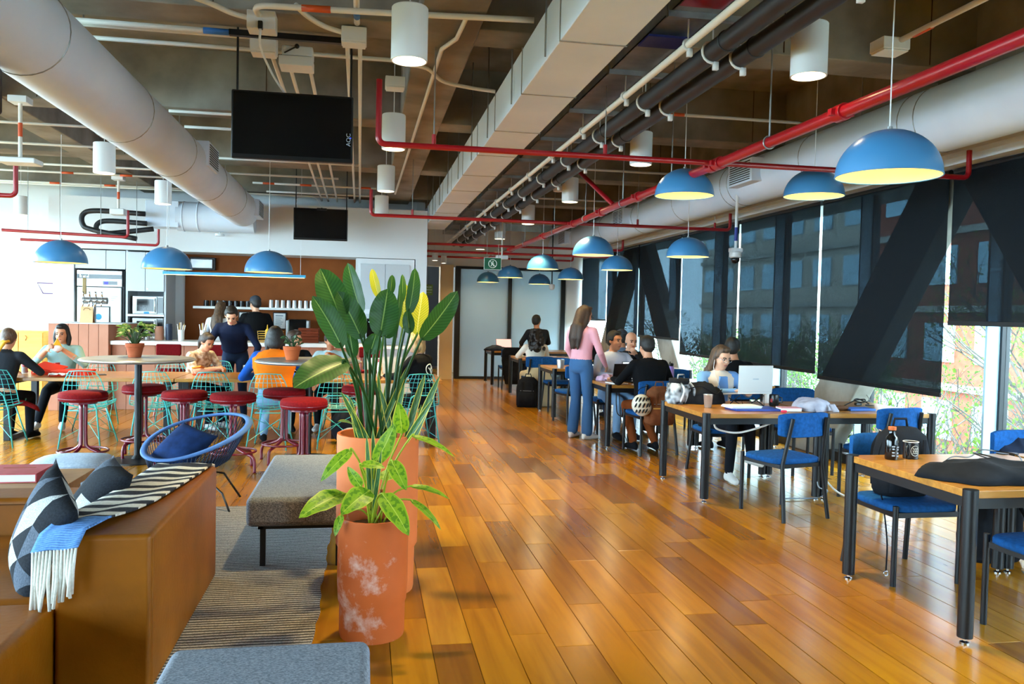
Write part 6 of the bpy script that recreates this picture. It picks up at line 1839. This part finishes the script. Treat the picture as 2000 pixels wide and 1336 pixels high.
def hand(b, wrist, d, palm, side, curl=.5, k=1.0):
    """palm and five fingers; d points to the fingertips, palm is the palm's outward normal"""
    w = Vector(wrist); d = Vector(d).normalized(); pn = Vector(palm); pn = (pn - d * pn.dot(d)).normalized()
    x = d.cross(pn) * side                       # towards the thumb
    def P(a, c, e): return w + (d * a + x * c + pn * e) * k
    b.loft([[P(a, wd * math.cos(q), th * math.sin(q)) for q in [2 * PI * i / 12 for i in range(12)]] for a, wd, th in ((-.01, .024, .019), (.03, .034, .016), (.07, .041, .014), (.092, .039, .012))])
    for i, (off, ln) in enumerate(((.029, .072), (.0098, .08), (-.0098, .075), (-.029, .058))):
        p = P(.085, off, 0); cur = d.copy(); L1 = ln * .55 * k; L2 = ln * .45 * k
        c1 = curl * .9; c2 = curl * 1.5
        d1 = (d * math.cos(c1) + pn * math.sin(c1)); d2 = (d * math.cos(c1 + c2) + pn * math.sin(c1 + c2))
        q = p + d1 * L1; r_ = q + d2 * L2
        cap_tube(b, [p, q, r_], [.0098 * k, .0092 * k, .008 * k], 8)
    p = P(.03, .03, .004); q = p + (d * .55 + x * .75 + pn * .25).normalized() * .038 * k; r_ = q + (d * .85 + x * .25 + pn * .45).normalized() * .032 * k
    cap_tube(b, [p, q, r_], [.0125 * k, .0108 * k, .009 * k], 8)

def person(label, loc, rz, sit=True, k=1.0, lean=.08, twist=0., yaw=0., pitch=0., top='x', bottom='x', shoe='x', skin='skin_a', hair=('short', 'hair_black'), arms=None, sleeve='long', feet=None, knees=None,
           hip=None, face=True, bulk=1.0, flare=1.0, sleeve_mat=None, curl=.5, palms=((0, 0, -1), (0, 0, -1)), extra=None, group=None, waist_skin=False):
    """facing +Y in local space; arms: ((elbow, wrist), (elbow, wrist)) for the -X and +X side; feet likewise"""
    mats = [top, bottom, skin, shoe, sleeve_mat or top]
    TOP, BOT, SKIN, SHOE, SLV = range(5)
    b = MB()
    H = Vector(hip or ((0, 0, .545) if sit else (0, 0, .93 * k)))
    ca, sa = math.cos(lean), math.sin(lean)
    ct, st = math.cos(twist), math.sin(twist)
    def up(x, y, s):       # a point of the upper body: sideways, forwards, along the spine
        f = min(1, max(0, s / .5))
        cx, sx = math.cos(twist * f), math.sin(twist * f)
        x, y = x * cx - y * sx, x * sx + y * cx
        return H + Vector((x * k, (y * ca + s * sa) * k, (s * ca - y * sa) * k))
    # hips and trunk
    secs = [(-.09, .10, .085, BOT), (-.05, .155, .115, BOT), (.02, .17, .122, BOT), (.09, .155, .112, BOT if not waist_skin else SKIN), (.1, .155, .112, TOP), (.2, .15, .108, TOP), (.32, .172, .118, TOP), (.42, .182, .11, TOP), (.475, .15, .09, TOP), (.515, .075, .062, TOP)]
    if waist_skin: secs[3] = (.06, .155, .112, SKIN); secs[4] = (.16, .15, .108, TOP)
    rings = []
    for s, w, d, tg in secs:
        bb = bulk if tg == TOP else 1
        rings.append(([up(w * bb * math.cos(q), d * bb * math.sin(q) - (.01 if s < .1 else 0), s) for q in [2 * PI * i / 20 for i in range(20)]], tg))
    for tg in (BOT, SKIN, TOP):
        idx = [i for i, r_ in enumerate(rings) if r_[1] == tg]
        if not idx: continue
        lo, hi = max(idx[0] - (0 if tg == BOT else 1), 0), idx[-1]
        b.tag = tg
        b.loft([r_[0] for r_ in rings[lo:hi + 1]])
    # neck and head
    neck = up(0, .005, .5)
    hc = up(0, .035, .655)
    RH = Matrix.Rotation(twist, 3, 'Z') @ Matrix.Rotation(yaw, 3, 'Z') @ Matrix.Rotation(-pitch - lean * .6, 3, 'X')
    def hd(x, y, z): return hc + RH @ Vector((x * k, y * k, z * k))
    def he(c, r, n=16, tgt=None):
        (tgt or b).ell(hd(*c), (r[0] * k, r[1] * k, r[2] * k), n, rot=RH.to_quaternion())
    b.tag = SKIN
    cap_tube(b, [up(0, 0, .49), hd(0, -.02, -.05)], [.055 * k, .05 * k])
    he((0, -.012, .03), (.074, .094, .086), 22); he((0, .028, -.03), (.06, .064, .085), 18); he((0, .056, -.092), (.03, .027, .024)); he((0, .06, .03), (.055, .034, .03))
    cap_tube(b, [hd(0, .09, .012), hd(0, .106, -.018)], [.008 * k, .0135 * k], 8)
    for s in (-1, 1):
        he((s * .075, -.008, -.008), (.011, .02, .03), 10); he((s * .035, .06, -.03), (.026, .025, .022), 10)
    # legs
    K_ = knees or (((-.1, .43, .49), (.1, .43, .49)) if sit else ((-.1, .03, .49 * k), (.1, .03, .49 * k)))
    F_ = feet or (((-.11, .40, .09), (.11, .40, .09)) if sit else ((-.12, .0, .085), (.12, .0, .085)))
    for i, s in enumerate((-1, 1)):
        b.tag = BOT
        hj = H + Vector((s * .09 * k, 0, -.03 * k)); kn = Vector(K_[i]); an = Vector(F_[i])
        cap_tube(b, [hj, hj.lerp(kn, .5), kn], [.09 * k, .08 * k, .062 * k], 14)
        cap_tube(b, [kn, kn.lerp(an, .4), an.lerp(kn, .06)], [.062 * k, .056 * k * (flare + 1) / 2, .046 * k * flare], 14)
        b.tag = SHOE
        if sit: fd = Vector((s * .12, 1, 0)).normalized()
        else: fd = Vector((s * .22, 1, 0)).normalized()
        px = Vector((fd.y, -fd.x, 0))
        sole = an.z - .085
        b.loft([[an + fd * a * k + px * (w * math.cos(q)) * k + Vector((0, 0, sole + hh * (1 + math.sin(q)) / 2 - an.z)) for q in [2 * PI * j / 12 for j in range(12)]] for a, w, hh in ((-.075, .022, .07), (-.05, .034, .095), (.02, .036, .1), (.09, .044, .075), (.15, .042, .06), (.185, .022, .04))])
        b.tag = BOT
    # arms
    A = arms or (((-.24, .02, .0), (-.2, .22, .0)), ((.24, .02, .0), (.2, .22, .0)))
    for i, s in enumerate((-1, 1)):
        sh = up(s * .178, -.005, .445); el = Vector(A[i][0]); wr = Vector(A[i][1])
        b.tag = SLV
        cap_tube(b, [up(s * .13, 0, .455), sh], [.055 * k, .06 * k]); cap_tube(b, [sh, sh.lerp(el, .5), el], [.06 * k, .052 * k, .046 * k], 14)
        if sleeve == 'short':
            b.tag = SKIN
        m = el.lerp(wr, .5)
        cap_tube(b, [el, m], [.045 * k, .041 * k], 12)
        if sleeve == 'elbow': b.tag = SKIN
        cap_tube(b, [m, wr], [.04 * k, .029 * k], 12)
        b.tag = SKIN
        hand(b, wr, (wr - el).normalized() * .7 + Vector((0, .4, 0)) if sit else (wr - el), palms[i], s if palms[i][2] < 0 else -s, curl, k)
    if extra: extra(b, up, hd, he)
    root = bpy.data.objects.new('person', None)
    root = thing('person', label, 'person', loc, rz, group)
    skin_jobs.append((b, root, 'body', mats, .0115, 4))
    # hair
    style, hm = hair
    hb = MB()
    if style in ('short', 'long', 'pony', 'bob', 'bun', 'curly', 'cap', 'cap_back'):
        cap = style.startswith('cap')
        he((0, -.024, .042), (.082, .094, .088), 22, hb); he((0, -.05, .0), (.077, .068, .08), 18, hb)
        for s in (-1, 1): he((s * .058, -.02, .03), (.03, .06, .055), 12, hb)
        he((0, .045, .1), (.055, .04, .028), 12, hb)
    if style == 'long':
        for s in (-1, 1): cap_tube(hb, [hd(s * .06, -.02, .02), hd(s * .078, -.03, -.1), hd(s * .07, -.07, -.22)], [.035 * k, .034 * k, .028 * k], 10)
        cap_tube(hb, [hd(0, -.07, .02), up(0, -.12, .5), up(0, -.15, .36), up(-.01, -.15, .24)], [.075 * k, .07 * k, .062 * k, .03 * k], 14)
        for s in (-1, 1): cap_tube(hb, [up(s * .06, -.12, .5), up(s * .07, -.145, .36), up(s * .05, -.145, .22)], [.04 * k, .034 * k, .015 * k], 10)
    if style == 'bob':
        for s in (-1, 1): cap_tube(hb, [hd(s * .062, -.01, .03), hd(s * .08, -.01, -.06), hd(s * .075, .0, -.14)], [.034 * k, .034 * k, .024 * k], 10)
        he((0, -.055, -.05), (.085, .06, .1), 16, hb)
    if style == 'pony':
        cap_tube(hb, [hd(0, -.1, .03), hd(0, -.14, .0), hd(0, -.14, -.08), hd(0, -.125, -.17)], [.028 * k, .034 * k, .03 * k, .012 * k], 10)
    if style == 'bun':
        he((0, -.1, -.04), (.045, .04, .04), 12, hb)
    if style == 'curly':
        rr_ = random.Random(9)
        for j in range(70):
            a = rr_.uniform(0, 2 * PI); z_ = rr_.uniform(-.28, .1); r_ = (.085 + .05 * min(1, (.1 - z_) / .25))
            p = hd(r_ * math.cos(a), -.04 - abs(.6 * r_) + r_ * .8 * math.sin(a) - .01, z_)
            hb.ell(p, (.027, .027, .03), 8)
        cap_tube(hb, [hd(0, -.05, 0), hd(0, -.1, -.16), hd(0, -.11, -.24)], [.08, .1, .08], 12)
    if hb.v:
        skin_jobs.append((hb, root, 'hair' if not style.startswith('cap') else 'cap_hair', [hm], .012, 2))
    if style.startswith('cap'):
        cb = MB()
        cb.add(*_dome(hd, k))
        s_ = -1 if style == 'cap_back' else 1
        cb.loft([[hd(.07 * math.cos(q), s_ * (.075 + .075 * max(0, math.sin(q))), .05 + dz) for q in [PI * i / 10 for i in range(11)]] for dz in (0, .008)])
        cb.build('cap', mat('cap_grey', '#3A3F47', .8), root, smooth=True)
    if face:
        for s in (-1, 1):
            e = MB(); he((s * .03, .083, .004), (.0125, .008, .0075), 10, e); e.build('eye', 'eye_dark', root, smooth=True)
            e = MB(); e.tube([hd(s * .014, .094, .022), hd(s * .032, .09, .027), hd(s * .047, .078, .021)], .0042 * k, 6); e.build('eyebrow', 'hair_dark', root, smooth=True)
        e = MB(); he((0, .088, -.058), (.021, .009, .0075), 12, e); e.build('mouth', 'lip', root, smooth=True)
    return root, up, hd

def _dome(hd, k):
    vs, fs = [], []
    n, m = 20, 6
    for j in range(m + 1):
        a = PI / 2 * j / m
        for i in range(n):
            t = 2 * PI * i / n
            vs.append(hd(.088 * math.cos(t) * math.cos(a), -.018 + .102 * math.sin(t) * math.cos(a), .045 + .092 * math.sin(a)))
    for j in range(m):
        for i in range(n):
            fs.append((j * n + i, j * n + (i + 1) % n, (j + 1) * n + (i + 1) % n, (j + 1) * n + i))
    return vs, fs

for nm, c in (('navy_knit', '#101A33'), ('jeans', '#3F6794'), ('dark_jeans', '#1D2B45'), ('black_knit', '#0D0E11'), ('pink_shirt', '#E0A3AE'), ('white_shirt', '#D9DDE6'), ('teal_shirt', '#8FB5B8'), ('charcoal', '#23262C'), ('beige_top', '#E2D6C8'), ('orange_vest', '#EE7A18'),
              ('royal_blue', '#1F56B0'), ('cream_coat', '#D6C49C'), ('cream_white', '#E6DFD2'), ('pale_blue_shirt', '#AEBCD6'), ('grey_shirt', '#5E748F'), ('dark_trousers', '#12151C'), ('brown_trousers', '#7A3C18'), ('white_shoe', '#E2E2DF'), ('dark_shoe', '#17181C'), ('light_jeans', '#7FA3C8'), ('pale_top', '#9FC0CC')):
    mat(nm, c, .9, bump=.25, bscale=35)

# --- at the long table (the table top is at .725)
tb = .77
p, up, hd = person('woman seen from behind in a dark grey sweater with a yellow scrunchie', (-3.93, 9.84, 0), -.12, True, .96, .22, 0, .25, .1, 'charcoal', 'dark_trousers', 'dark_shoe', 'skin_c', ('bun', 'hair_light'), (((-.3, .2, .78), (-.12, .42, tb)), ((.32, .22, .78), (.18, .45, tb))), face=False, waist_skin=True)
e = MB(); e.tube([hd(-.03, -.12, -.05), hd(.0, -.135, -.06), hd(.03, -.12, -.05), hd(.0, -.105, -.03)], .016, 8, closed=True); e.tube(bez([hd(0, -.13, -.06), hd(-.03, -.15, -.12), hd(-.06, -.13, -.17)], 5), [.016] * 11, 8); e.build('scrunchie', mat('yellow_cloth', '#E0A83A', .8), p, smooth=True)
person('woman in a teal shirt eating a slice of pizza', (-3.74, 11.17, 0), PI + .15, True, .98, .05, 0, -.15, .12, 'teal_shirt', 'dark_trousers', 'white_shoe', 'skin_a', ('bob', 'hair_black'), (((-.27, .16, .80), (-.05, .26, .99)), ((.29, .14, .82), (.13, .27, .99))), sleeve='elbow', palms=((.8, .2, .3), (-.8, .2, .3)), curl=.9, feet=((-.05, .3, .1), (.2, .42, .12)))
t = thing('pizza_slice', 'yellow slice of pizza in a napkin held to the mouth', 'food', (-3.70, 10.86, 1.04), .3)
MB().add([(-.06, 0, -.02), (.06, 0, -.02), (.0, -.02, .1), (-.06, .015, -.02), (.06, .015, -.02), (.0, -.005, .1)], [(0, 1, 2), (5, 4, 3), (0, 3, 4, 1), (1, 4, 5, 2), (2, 5, 3, 0)]).build('slice', 'mustard', t, bevel=.004)
MB().ell((0, .0, -.03), (.06, .03, .04), 12).build('napkin', 'paper', t, smooth=True)
person('woman with a ponytail in a beige top looking down at the table', (-2.18, 11.12, 0), PI + .95, True, .95, .38, 0, -.15, .25, mat('pattern_top', '#EFE6DA', .9, col2='#9A7A5E', scale=22), 'dark_trousers', 'white_shoe', 'skin_a', ('pony', 'hair_brown'), (((-.24, .26, .74), (.0, .5, .79)), ((.24, .3, .74), (.1, .52, .79))), sleeve='short', curl=.8)
t = thing('pizza_slice', 'orange slice of pizza in front of the ponytail woman', 'food', (-2.02, 10.68, .79), .3)
MB().add([(-.08, 0, 0), (.08, .05, 0), (.02, -.1, .03), (-.08, 0, .02), (.08, .05, .02), (.02, -.1, .05)], [(2, 1, 0), (3, 4, 5), (0, 1, 4, 3), (1, 2, 5, 4), (2, 0, 3, 5)]).build('slice', mat('pizza_orange', '#D98A2A', .6), t, bevel=.004)
person('man in a navy sweater standing and leaning over the long table', (-1.72, 11.62, 0), PI, False, .99, .56, 0, .12, .3, 'navy_knit', 'dark_jeans', 'dark_shoe', 'skin_c', ('short', 'hair_black'), (((-.34, .34, 1.04), (-.3, .56, .82)), ((.33, .3, 1.02), (.26, .5, .80))), bulk=1.15, curl=.9)
t = thing('tin_cup', 'small pale cup under the hand of the man in navy', 'cup', (-1.48, 10.87, TT))
MB().lathe([(.03, 0), (.034, .1), (.032, .1), (.028, .006), (0, .006)], 18).build('cup', 'steel', t, angle=40)
person('person from behind in an orange vest over blue sleeves', (-1.0, 9.6, 0), .05, True, 1.06, .18, 0, .0, .12, 'orange_vest', 'light_jeans', 'dark_shoe', 'skin_a', ('bob', 'hair_black'), (((-.36, .18, .76), (-.16, .45, tb)), ((.36, .18, .76), (.16, .45, tb))), sleeve_mat='royal_blue', bulk=1.28, face=False, knees=((-.12, .42, .5), (.12, .42, .5)), feet=((-.12, .25, .09), (.14, .3, .09)))
person('smiling woman with brown hair in profile across the long table', (-.93, 11.12, 0), PI + .35, True, .95, .12, 0, .95, .05, 'black_knit', 'dark_trousers', 'dark_shoe', 'skin_c', ('bun', 'hair_brown'), (((-.26, .2, .8), (-.08, .45, .79)), ((.26, .2, .8), (.1, .45, .79))))
person('person in a pale blue top half hidden by the leaves', (-.42, 11.12, 0), PI - .1, True, .94, .15, 0, .4, .1, 'pale_top', 'dark_trousers', 'white_shoe', 'skin_b', ('short', 'hair_dark'), (((-.28, .16, .82), (-.05, .3, .98)), ((.28, .2, .78), (.1, .45, .79))), sleeve='short', curl=.8)
p, up, hd = person('blonde woman in a black jacket with a white round print on the back', (.68, 9.62, 0), .95, True, 1.0, .1, 0, .35, .05, 'black_knit', 'dark_trousers', 'dark_shoe', 'skin_c', ('bob', 'hair_blonde'), (((-.27, .2, .8), (-.1, .45, tb + .02)), ((.27, .2, .8), (.12, .45, tb + .02))), bulk=1.1)
e = MB(); c = up(0, -.137, .33)
for rad in (.062,):
    e.tube([up(rad * math.cos(2 * PI * i / 24), -.139 + .02 * abs(math.cos(2 * PI * i / 24)), .33 + rad * math.sin(2 * PI * i / 24)) for i in range(24)], .006, 5, closed=True)
e.build('print_ring', 'sign_white', p, smooth=True)
MB().tube([up(-.03, -.137, .35), up(.0, -.139, .32), up(.035, -.135, .36)], .007, 5).tube([up(.0, -.139, .32), up(.01, -.139, .29)], .007, 5).build('print_mark', 'sign_white', p)
MB().tube([up(-.06, -.128, .2), up(-.03, -.132, .21), up(.0, -.132, .19), up(.03, -.13, .215), up(.05, -.126, .2)], .006, 5).build('print_mark', 'sign_white', p)

# --- behind the counter
person('woman with long brown hair in a white shirt behind the counter', (-2.33, 14.02, 0), -.25, False, .97, .06, 0, 0, .1, 'white_shirt', 'dark_trousers', 'dark_shoe', 'skin_c', ('long', 'hair_light'), (((-.28, .08, 1.1), (-.18, .28, 1.0)), ((.28, .08, 1.1), (.18, .28, 1.0))), face=False)
person('man in a black shirt and grey cap behind the counter', (-1.75, 14.02, 0), .35, False, 1.03, .1, 0, .35, .1, 'black_knit', 'dark_trousers', 'dark_shoe', 'skin_c', ('cap', 'hair_dark'), (((-.32, .1, 1.12), (-.2, .3, 1.02)), ((.32, .1, 1.12), (.2, .3, 1.02))), bulk=1.12, face=False)

# --- by the windows
p, up, hd = person('woman standing in a pink shirt and flared jeans with very long hair', (2.70, 10.0, 0), -.95, False, .985, .03, 0, -.1, .22, 'pink_shirt', 'jeans', 'white_shoe', 'skin_c', ('long', 'hair_brown'), (((-.25, .03, 1.13), (-.22, .16, .92)), ((.26, .05, 1.1), (.2, .24, .93))), flare=1.6, curl=.5, palms=((1, 0, -.1), (-1, 0, -.1)))
e = MB()
for s in (-1, 1): e.tube([hd(s * .032 + .022 * math.cos(2 * PI * i / 14), .098, .002 + .018 * math.sin(2 * PI * i / 14)) for i in range(14)], .0025, 5, closed=True).tube([hd(s * .054, .095, .006), hd(s * .078, .0, .01)], .002, 5)
e.build('glasses', 'black_plastic', p, smooth=True)
person('dark haired man in a dark shirt perched before the frosted glass', (3.42, 16.1, 0), .2, True, 1.06, .02, 0, -.7, .05, 'charcoal', 'dark_jeans', 'dark_shoe', 'skin_b', ('short', 'hair_black'), (((-.3, .1, .98), (-.2, .32, .92)), ((.3, .1, .98), (.2, .32, .92))), hip=(0, 0, .72), knees=((-.1, .4, .55), (.1, .4, .55)), face=True, bulk=1.12)
p, up, hd = person('curly haired woman from behind in cream with a long coat', (2.93, 13.86, 0), .1, True, .98, .12, 0, 0, .1, 'cream_white', 'cream_coat', 'white_shoe', 'skin_c', ('curly', 'hair_dark'), (((-.27, .2, .82), (-.1, .45, .8)), ((.27, .2, .82), (.1, .45, .8))), face=False)
e = MB()
e.loft([[(kx * math.cos(q) + dx, -.12 + ky * math.sin(q) + dy, z) for q in [2 * PI * i / 28 for i in range(28)]] for kx, ky, dx, dy, z in ((.32, .2, -.02, -.14, .01), (.28, .18, -.01, -.12, .15), (.24, .16, 0, -.1, .4), (.21, .15, 0, -.06, .6), (.16, .12, 0, .0, .72))])
e.build('long_coat', 'cream_coat', p, smooth=True)
person('man in a grey shirt and dark cap seen from behind', (3.78, 11.62, 0), .05, True, 1.05, .12, 0, 0, .1, 'grey_shirt', 'dark_jeans', 'dark_shoe', 'skin_b', ('cap_back', 'hair_black'), (((-.3, .2, .82), (-.12, .45, .8)), ((.3, .2, .82), (.12, .45, .8))), face=False, bulk=1.15)
person('man in a pale blue shirt sitting and looking to his side', (3.2, 10.32, 0), PI + .15, True, 1.06, .06, 0, .35, .0, 'pale_blue_shirt', 'light_jeans', 'dark_shoe', 'skin_b', ('short', 'hair_black'), (((-.3, .2, .80), (-.06, .42, .80)), ((.32, .2, .80), (.12, .42, .80))), bulk=1.15, curl=.7)
person('bald bearded man resting his chin on his hand', (3.62, 10.95, 0), PI + .1, True, 1.04, .12, 0, -.05, .1, 'charcoal', 'dark_jeans', 'dark_shoe', 'skin_c', ('bald', 'hair_dark'), (((-.26, .3, .82), (-.03, .22, 1.03)), ((.28, .25, .8), (.1, .45, .8))), curl=1.1, palms=((0, -.7, .7), (0, 0, -1)))
person('man in a black sweater seen from behind, brown backpack on his chair', (3.27, 9.02, 0), .12, True, 1.03, .14, 0, .05, .1, 'black_knit', 'brown_trousers', 'dark_shoe', 'skin_a', ('short', 'hair_black'), (((-.36, .1, .80), (-.3, .4, .81)), ((.34, .16, .8), (.15, .45, .81))), face=False, bulk=1.2, feet=((-.15, .1, .09), (.1, .05, .09)))
p, up, hd = person('woman with glasses and earphones working at the silver laptop', (3.47, 7.70, 0), PI + .10, True, .97, .12, 0, .12, .22, 'beige_top', 'dark_trousers', 'white_shoe', 'skin_c', ('long', 'hair_light'), (((-.25, .2, .82), (-.1, .42, .87)), ((.25, .2, .82), (.02, .42, .87))), sleeve_mat=mat('sky_blue_shirt', '#6F9FDD', .9), sleeve='long', curl=.6, feet=((-.24, .3, .22), (.08, .44, .09)), knees=((-.12, .45, .52), (.06, .45, .56)))
e = MB()
for s in (-1, 1): e.tube([hd(s * .032 + .024 * math.cos(2 * PI * i / 14), .1, .0 + .02 * math.sin(2 * PI * i / 14)) for i in range(14)], .0018, 5, closed=True).tube([hd(s * .056, .097, .006), hd(s * .08, .0, .01)], .0018, 5)
e.build('glasses', 'chrome', p, smooth=True)
MB().tube(bez([hd(.08, .0, -.01), hd(.09, .03, -.12), up(.08, .14, .42), up(.04, .16, .3)], 6), .0022, 5).build('earphone_wire', 'worktop_white', p, smooth=True)
MB().loft([[up(x_ * w_, .105 + d_, s_) for x_, d_ in ((-1, -.03), (1, -.03), (1, .012), (-1, .012))] for w_, s_ in ((.04, .47), (.06, .35), (.07, .12))]).build('blue_shirt_front', 'sky_blue_shirt', p)
person('dark haired man in black behind the woman with the laptop', (4.22, 8.78, 0), .1, True, 1.03, .12, 0, -.5, .08, 'black_knit', 'dark_trousers', 'dark_shoe', 'skin_b', ('short', 'hair_black'), (((-.3, .2, .82), (-.12, .45, .8)), ((.3, .2, .82), (.12, .45, .8))), face=False, bulk=1.1)

# ---- turn the overlapping shapes of bodies, hair and cloth into one continuous skin each
def finish_skins():
    tmp = bpy.data.scenes.new('skin_workshop')
    todo = []
    for b, root, name, mats, vox, it in skin_jobs:
        me = bpy.data.meshes.new(name + '_raw'); me.from_pydata(b.v, [], b.f); me.update()
        o = bpy.data.objects.new(name + '_raw', me); tmp.collection.objects.link(o)
        r_ = o.modifiers.new('r', 'REMESH'); r_.mode = 'VOXEL'; r_.voxel_size = vox; r_.adaptivity = 0
        s_ = o.modifiers.new('s', 'SMOOTH'); s_.factor = .5; s_.iterations = it
        todo.append((o, b, root, name, mats))
    vl = tmp.view_layers[0]; vl.update()
    dg = vl.depsgraph
    for o, b, root, name, mats in todo:
        me = bpy.data.meshes.new_from_object(o.evaluated_get(dg))
        me.name = name
        me.materials.clear()
        for m in mats: me.materials.append(M(m) if isinstance(m, str) else m)
        if len(mats) > 1:
            tree = BVHTree.FromPolygons([Vector(v) for v in b.v], b.f)
            ids = []
            for pg in me.polygons:
                hit = tree.find_nearest(pg.center)
                ids.append(b.t[hit[2]] if hit[2] is not None else 0)
            me.polygons.foreach_set('material_index', ids)
        me.polygons.foreach_set('use_smooth', [True] * len(me.polygons))
        q = bpy.data.objects.new(name, me); COL.objects.link(q); q.parent = root
    for o, *_ in todo:
        md = o.data; bpy.data.objects.remove(o); bpy.data.meshes.remove(md)
    bpy.data.scenes.remove(tmp)
finish_skins()

# ================================================================ outside the windows
mat('outdoor_ground', '#8C8A80', .9, col2='#70755C', scale=.4)
struct('ground', MB().box(XW + .7, 70, -40, 70, -3.8, -3.6), 'outdoor_ground')
struct('ground_left', MB().box(-60, XL - .4, -40, 70, -3.8, -3.6), 'outdoor_ground')
mat('brick_far', '#8A4632', .85, col2='#743826', scale=5)
mat('render_far', '#A89F92', .85)
mat('pane_far', '#8FB4C4', .15)
mat('slab_far', '#96928A', .8)
def building(label, x, y0, y1, h, m, floors, bays, z0=-3.6, depth=8):
    t = thing('building', label, 'building', (x, (y0 + y1) / 2, z0))
    w = (y1 - y0) / 2
    MB().box(0, depth, -w, w, 0, h).build('wall', m, t)
    fh, bw = h / floors, 2 * w / bays
    pane = MB().box(-.06, .02, -bw * .3, bw * .3, 0, fh * .5).mesh('window', 'pane_far')
    for f in range(floors):
        MB().box(-.18, 0, -w, w, f * fh - .12, f * fh + .12).build('floor_band', 'slab_far', t)
        for c in range(bays):
            o = bpy.data.objects.new('window', pane); COL.objects.link(o); o.parent = t
            o.location = (0, -w + bw * (c + .5), f * fh + fh * .32)
    MB().box(-.3, depth, -w - .2, w + .2, h, h + .3).build('roof', 'slab_far', t)
    return t
building('red brick building with pale floor bands across the street', 21, 10, 31, 17, 'brick_far', 6, 8)
building('pale apartment building across the street behind the shrubs', 24, 33, 56, 15, 'render_far', 5, 8)
building('low brick building across the street beside the nearest window', 19, -14, 8.5, 8, 'brick_far', 3, 8)

mat('bark', '#6B665E', .9, col2='#4E4A43', scale=10)
mat('leaf_out', '#5E7A2A', .6, trans=.45)
mat('leaf_out2', '#476A2C', .6, trans=.45)
def tree(label, x, y, h, seed, leaves, name='tree', lm='leaf_out'):
    t = thing(name, label, 'tree', (x, y, -3.6))
    rr = random.Random(seed)
    b, lv = MB(), MB()
    def grow(p, d, r, ln, lev):
        q = p + d * ln
        m = p.lerp(q, .5) + Vector((rr.uniform(-.06, .06), rr.uniform(-.06, .06), 0)) * ln
        b.tube([p, m, q], [r, r * .85, r * .68], 6 if lev < 2 else 4, caps=False)
        if lev >= 2:
            for _ in range(leaves if lev > 2 else leaves // 2):
                c = p.lerp(q, rr.random()) + Vector((rr.gauss(0, .16), rr.gauss(0, .16), rr.gauss(0, .14)))
                n_ = Vector((rr.uniform(-1, 1), rr.uniform(-1, 1), rr.uniform(-.3, 1))).normalized()
                u = n_.orthogonal().normalized() * rr.uniform(.022, .038); v_ = n_.cross(u) * .6
                lv.add([c - u, c + v_, c + u, c - v_], [(0, 1, 2, 3)])
        if lev < 5:
            for k in range(3 if lev < 3 else 2):
                a = rr.uniform(0, 2 * PI); s = rr.uniform(.35, .85)
                nd = (d + Vector((math.cos(a), math.sin(a), rr.uniform(-.1, .5))) * s).normalized()
                grow(p.lerp(q, rr.uniform(.7, 1)), nd, r * .62, ln * rr.uniform(.62, .82), lev + 1)
    for k in range(2 + seed % 2):
        grow(Vector((rr.uniform(-.2, .2), rr.uniform(-.2, .2), 0)), Vector((rr.uniform(-.2, .2), rr.uniform(-.3, .3), 1)).normalized(), .07 * h / 6, h * .33, 0)
    b.build('branches', 'bark', t, smooth=True)
    tag(lv.build('foliage', lm, t), kind='stuff')
    return t
tree('bare branched shrub right outside the nearest window', 7.6, 7.0, 5.6, 3, 3)
tree('sparse leafy tree outside the nearest window', 9.4, 9.0, 6.2, 4, 7)
tree('green leafy tree seen under the blind behind the hoodie', 8.6, 13.2, 5.8, 5, 12, lm='leaf_out2')
tree('green tree seen behind the woman with the laptop', 9.8, 17.5, 6.0, 6, 12)
tree('tree beyond the third row of tables', 8.8, 22.0, 6.0, 7, 9, lm='leaf_out2')
tree('small bare tree at the edge of the frame', 8.0, 4.2, 5.6, 8, 6)
tree('tall leafy tree across the lane', 12.5, 12.0, 7.5, 9, 10)

for k, (x_, y_, h_, lab) in enumerate(((6.9, 6.0, 5.0, 'pale bare shrub pressed against the nearest window'), (7.2, 8.2, 5.2, 'pale bare shrub behind the black backpack'), (7.0, 9.6, 4.8, 'pale bare shrub under the long low blind'),
                                       (7.4, 11.6, 5.0, 'bare shrub beside the leaning concrete brace'), (7.0, 5.0, 5.0, 'bare shrub at the blue window fin'))):
    tree(lab, x_, y_, h_, 21 + k, 2, 'shrub')
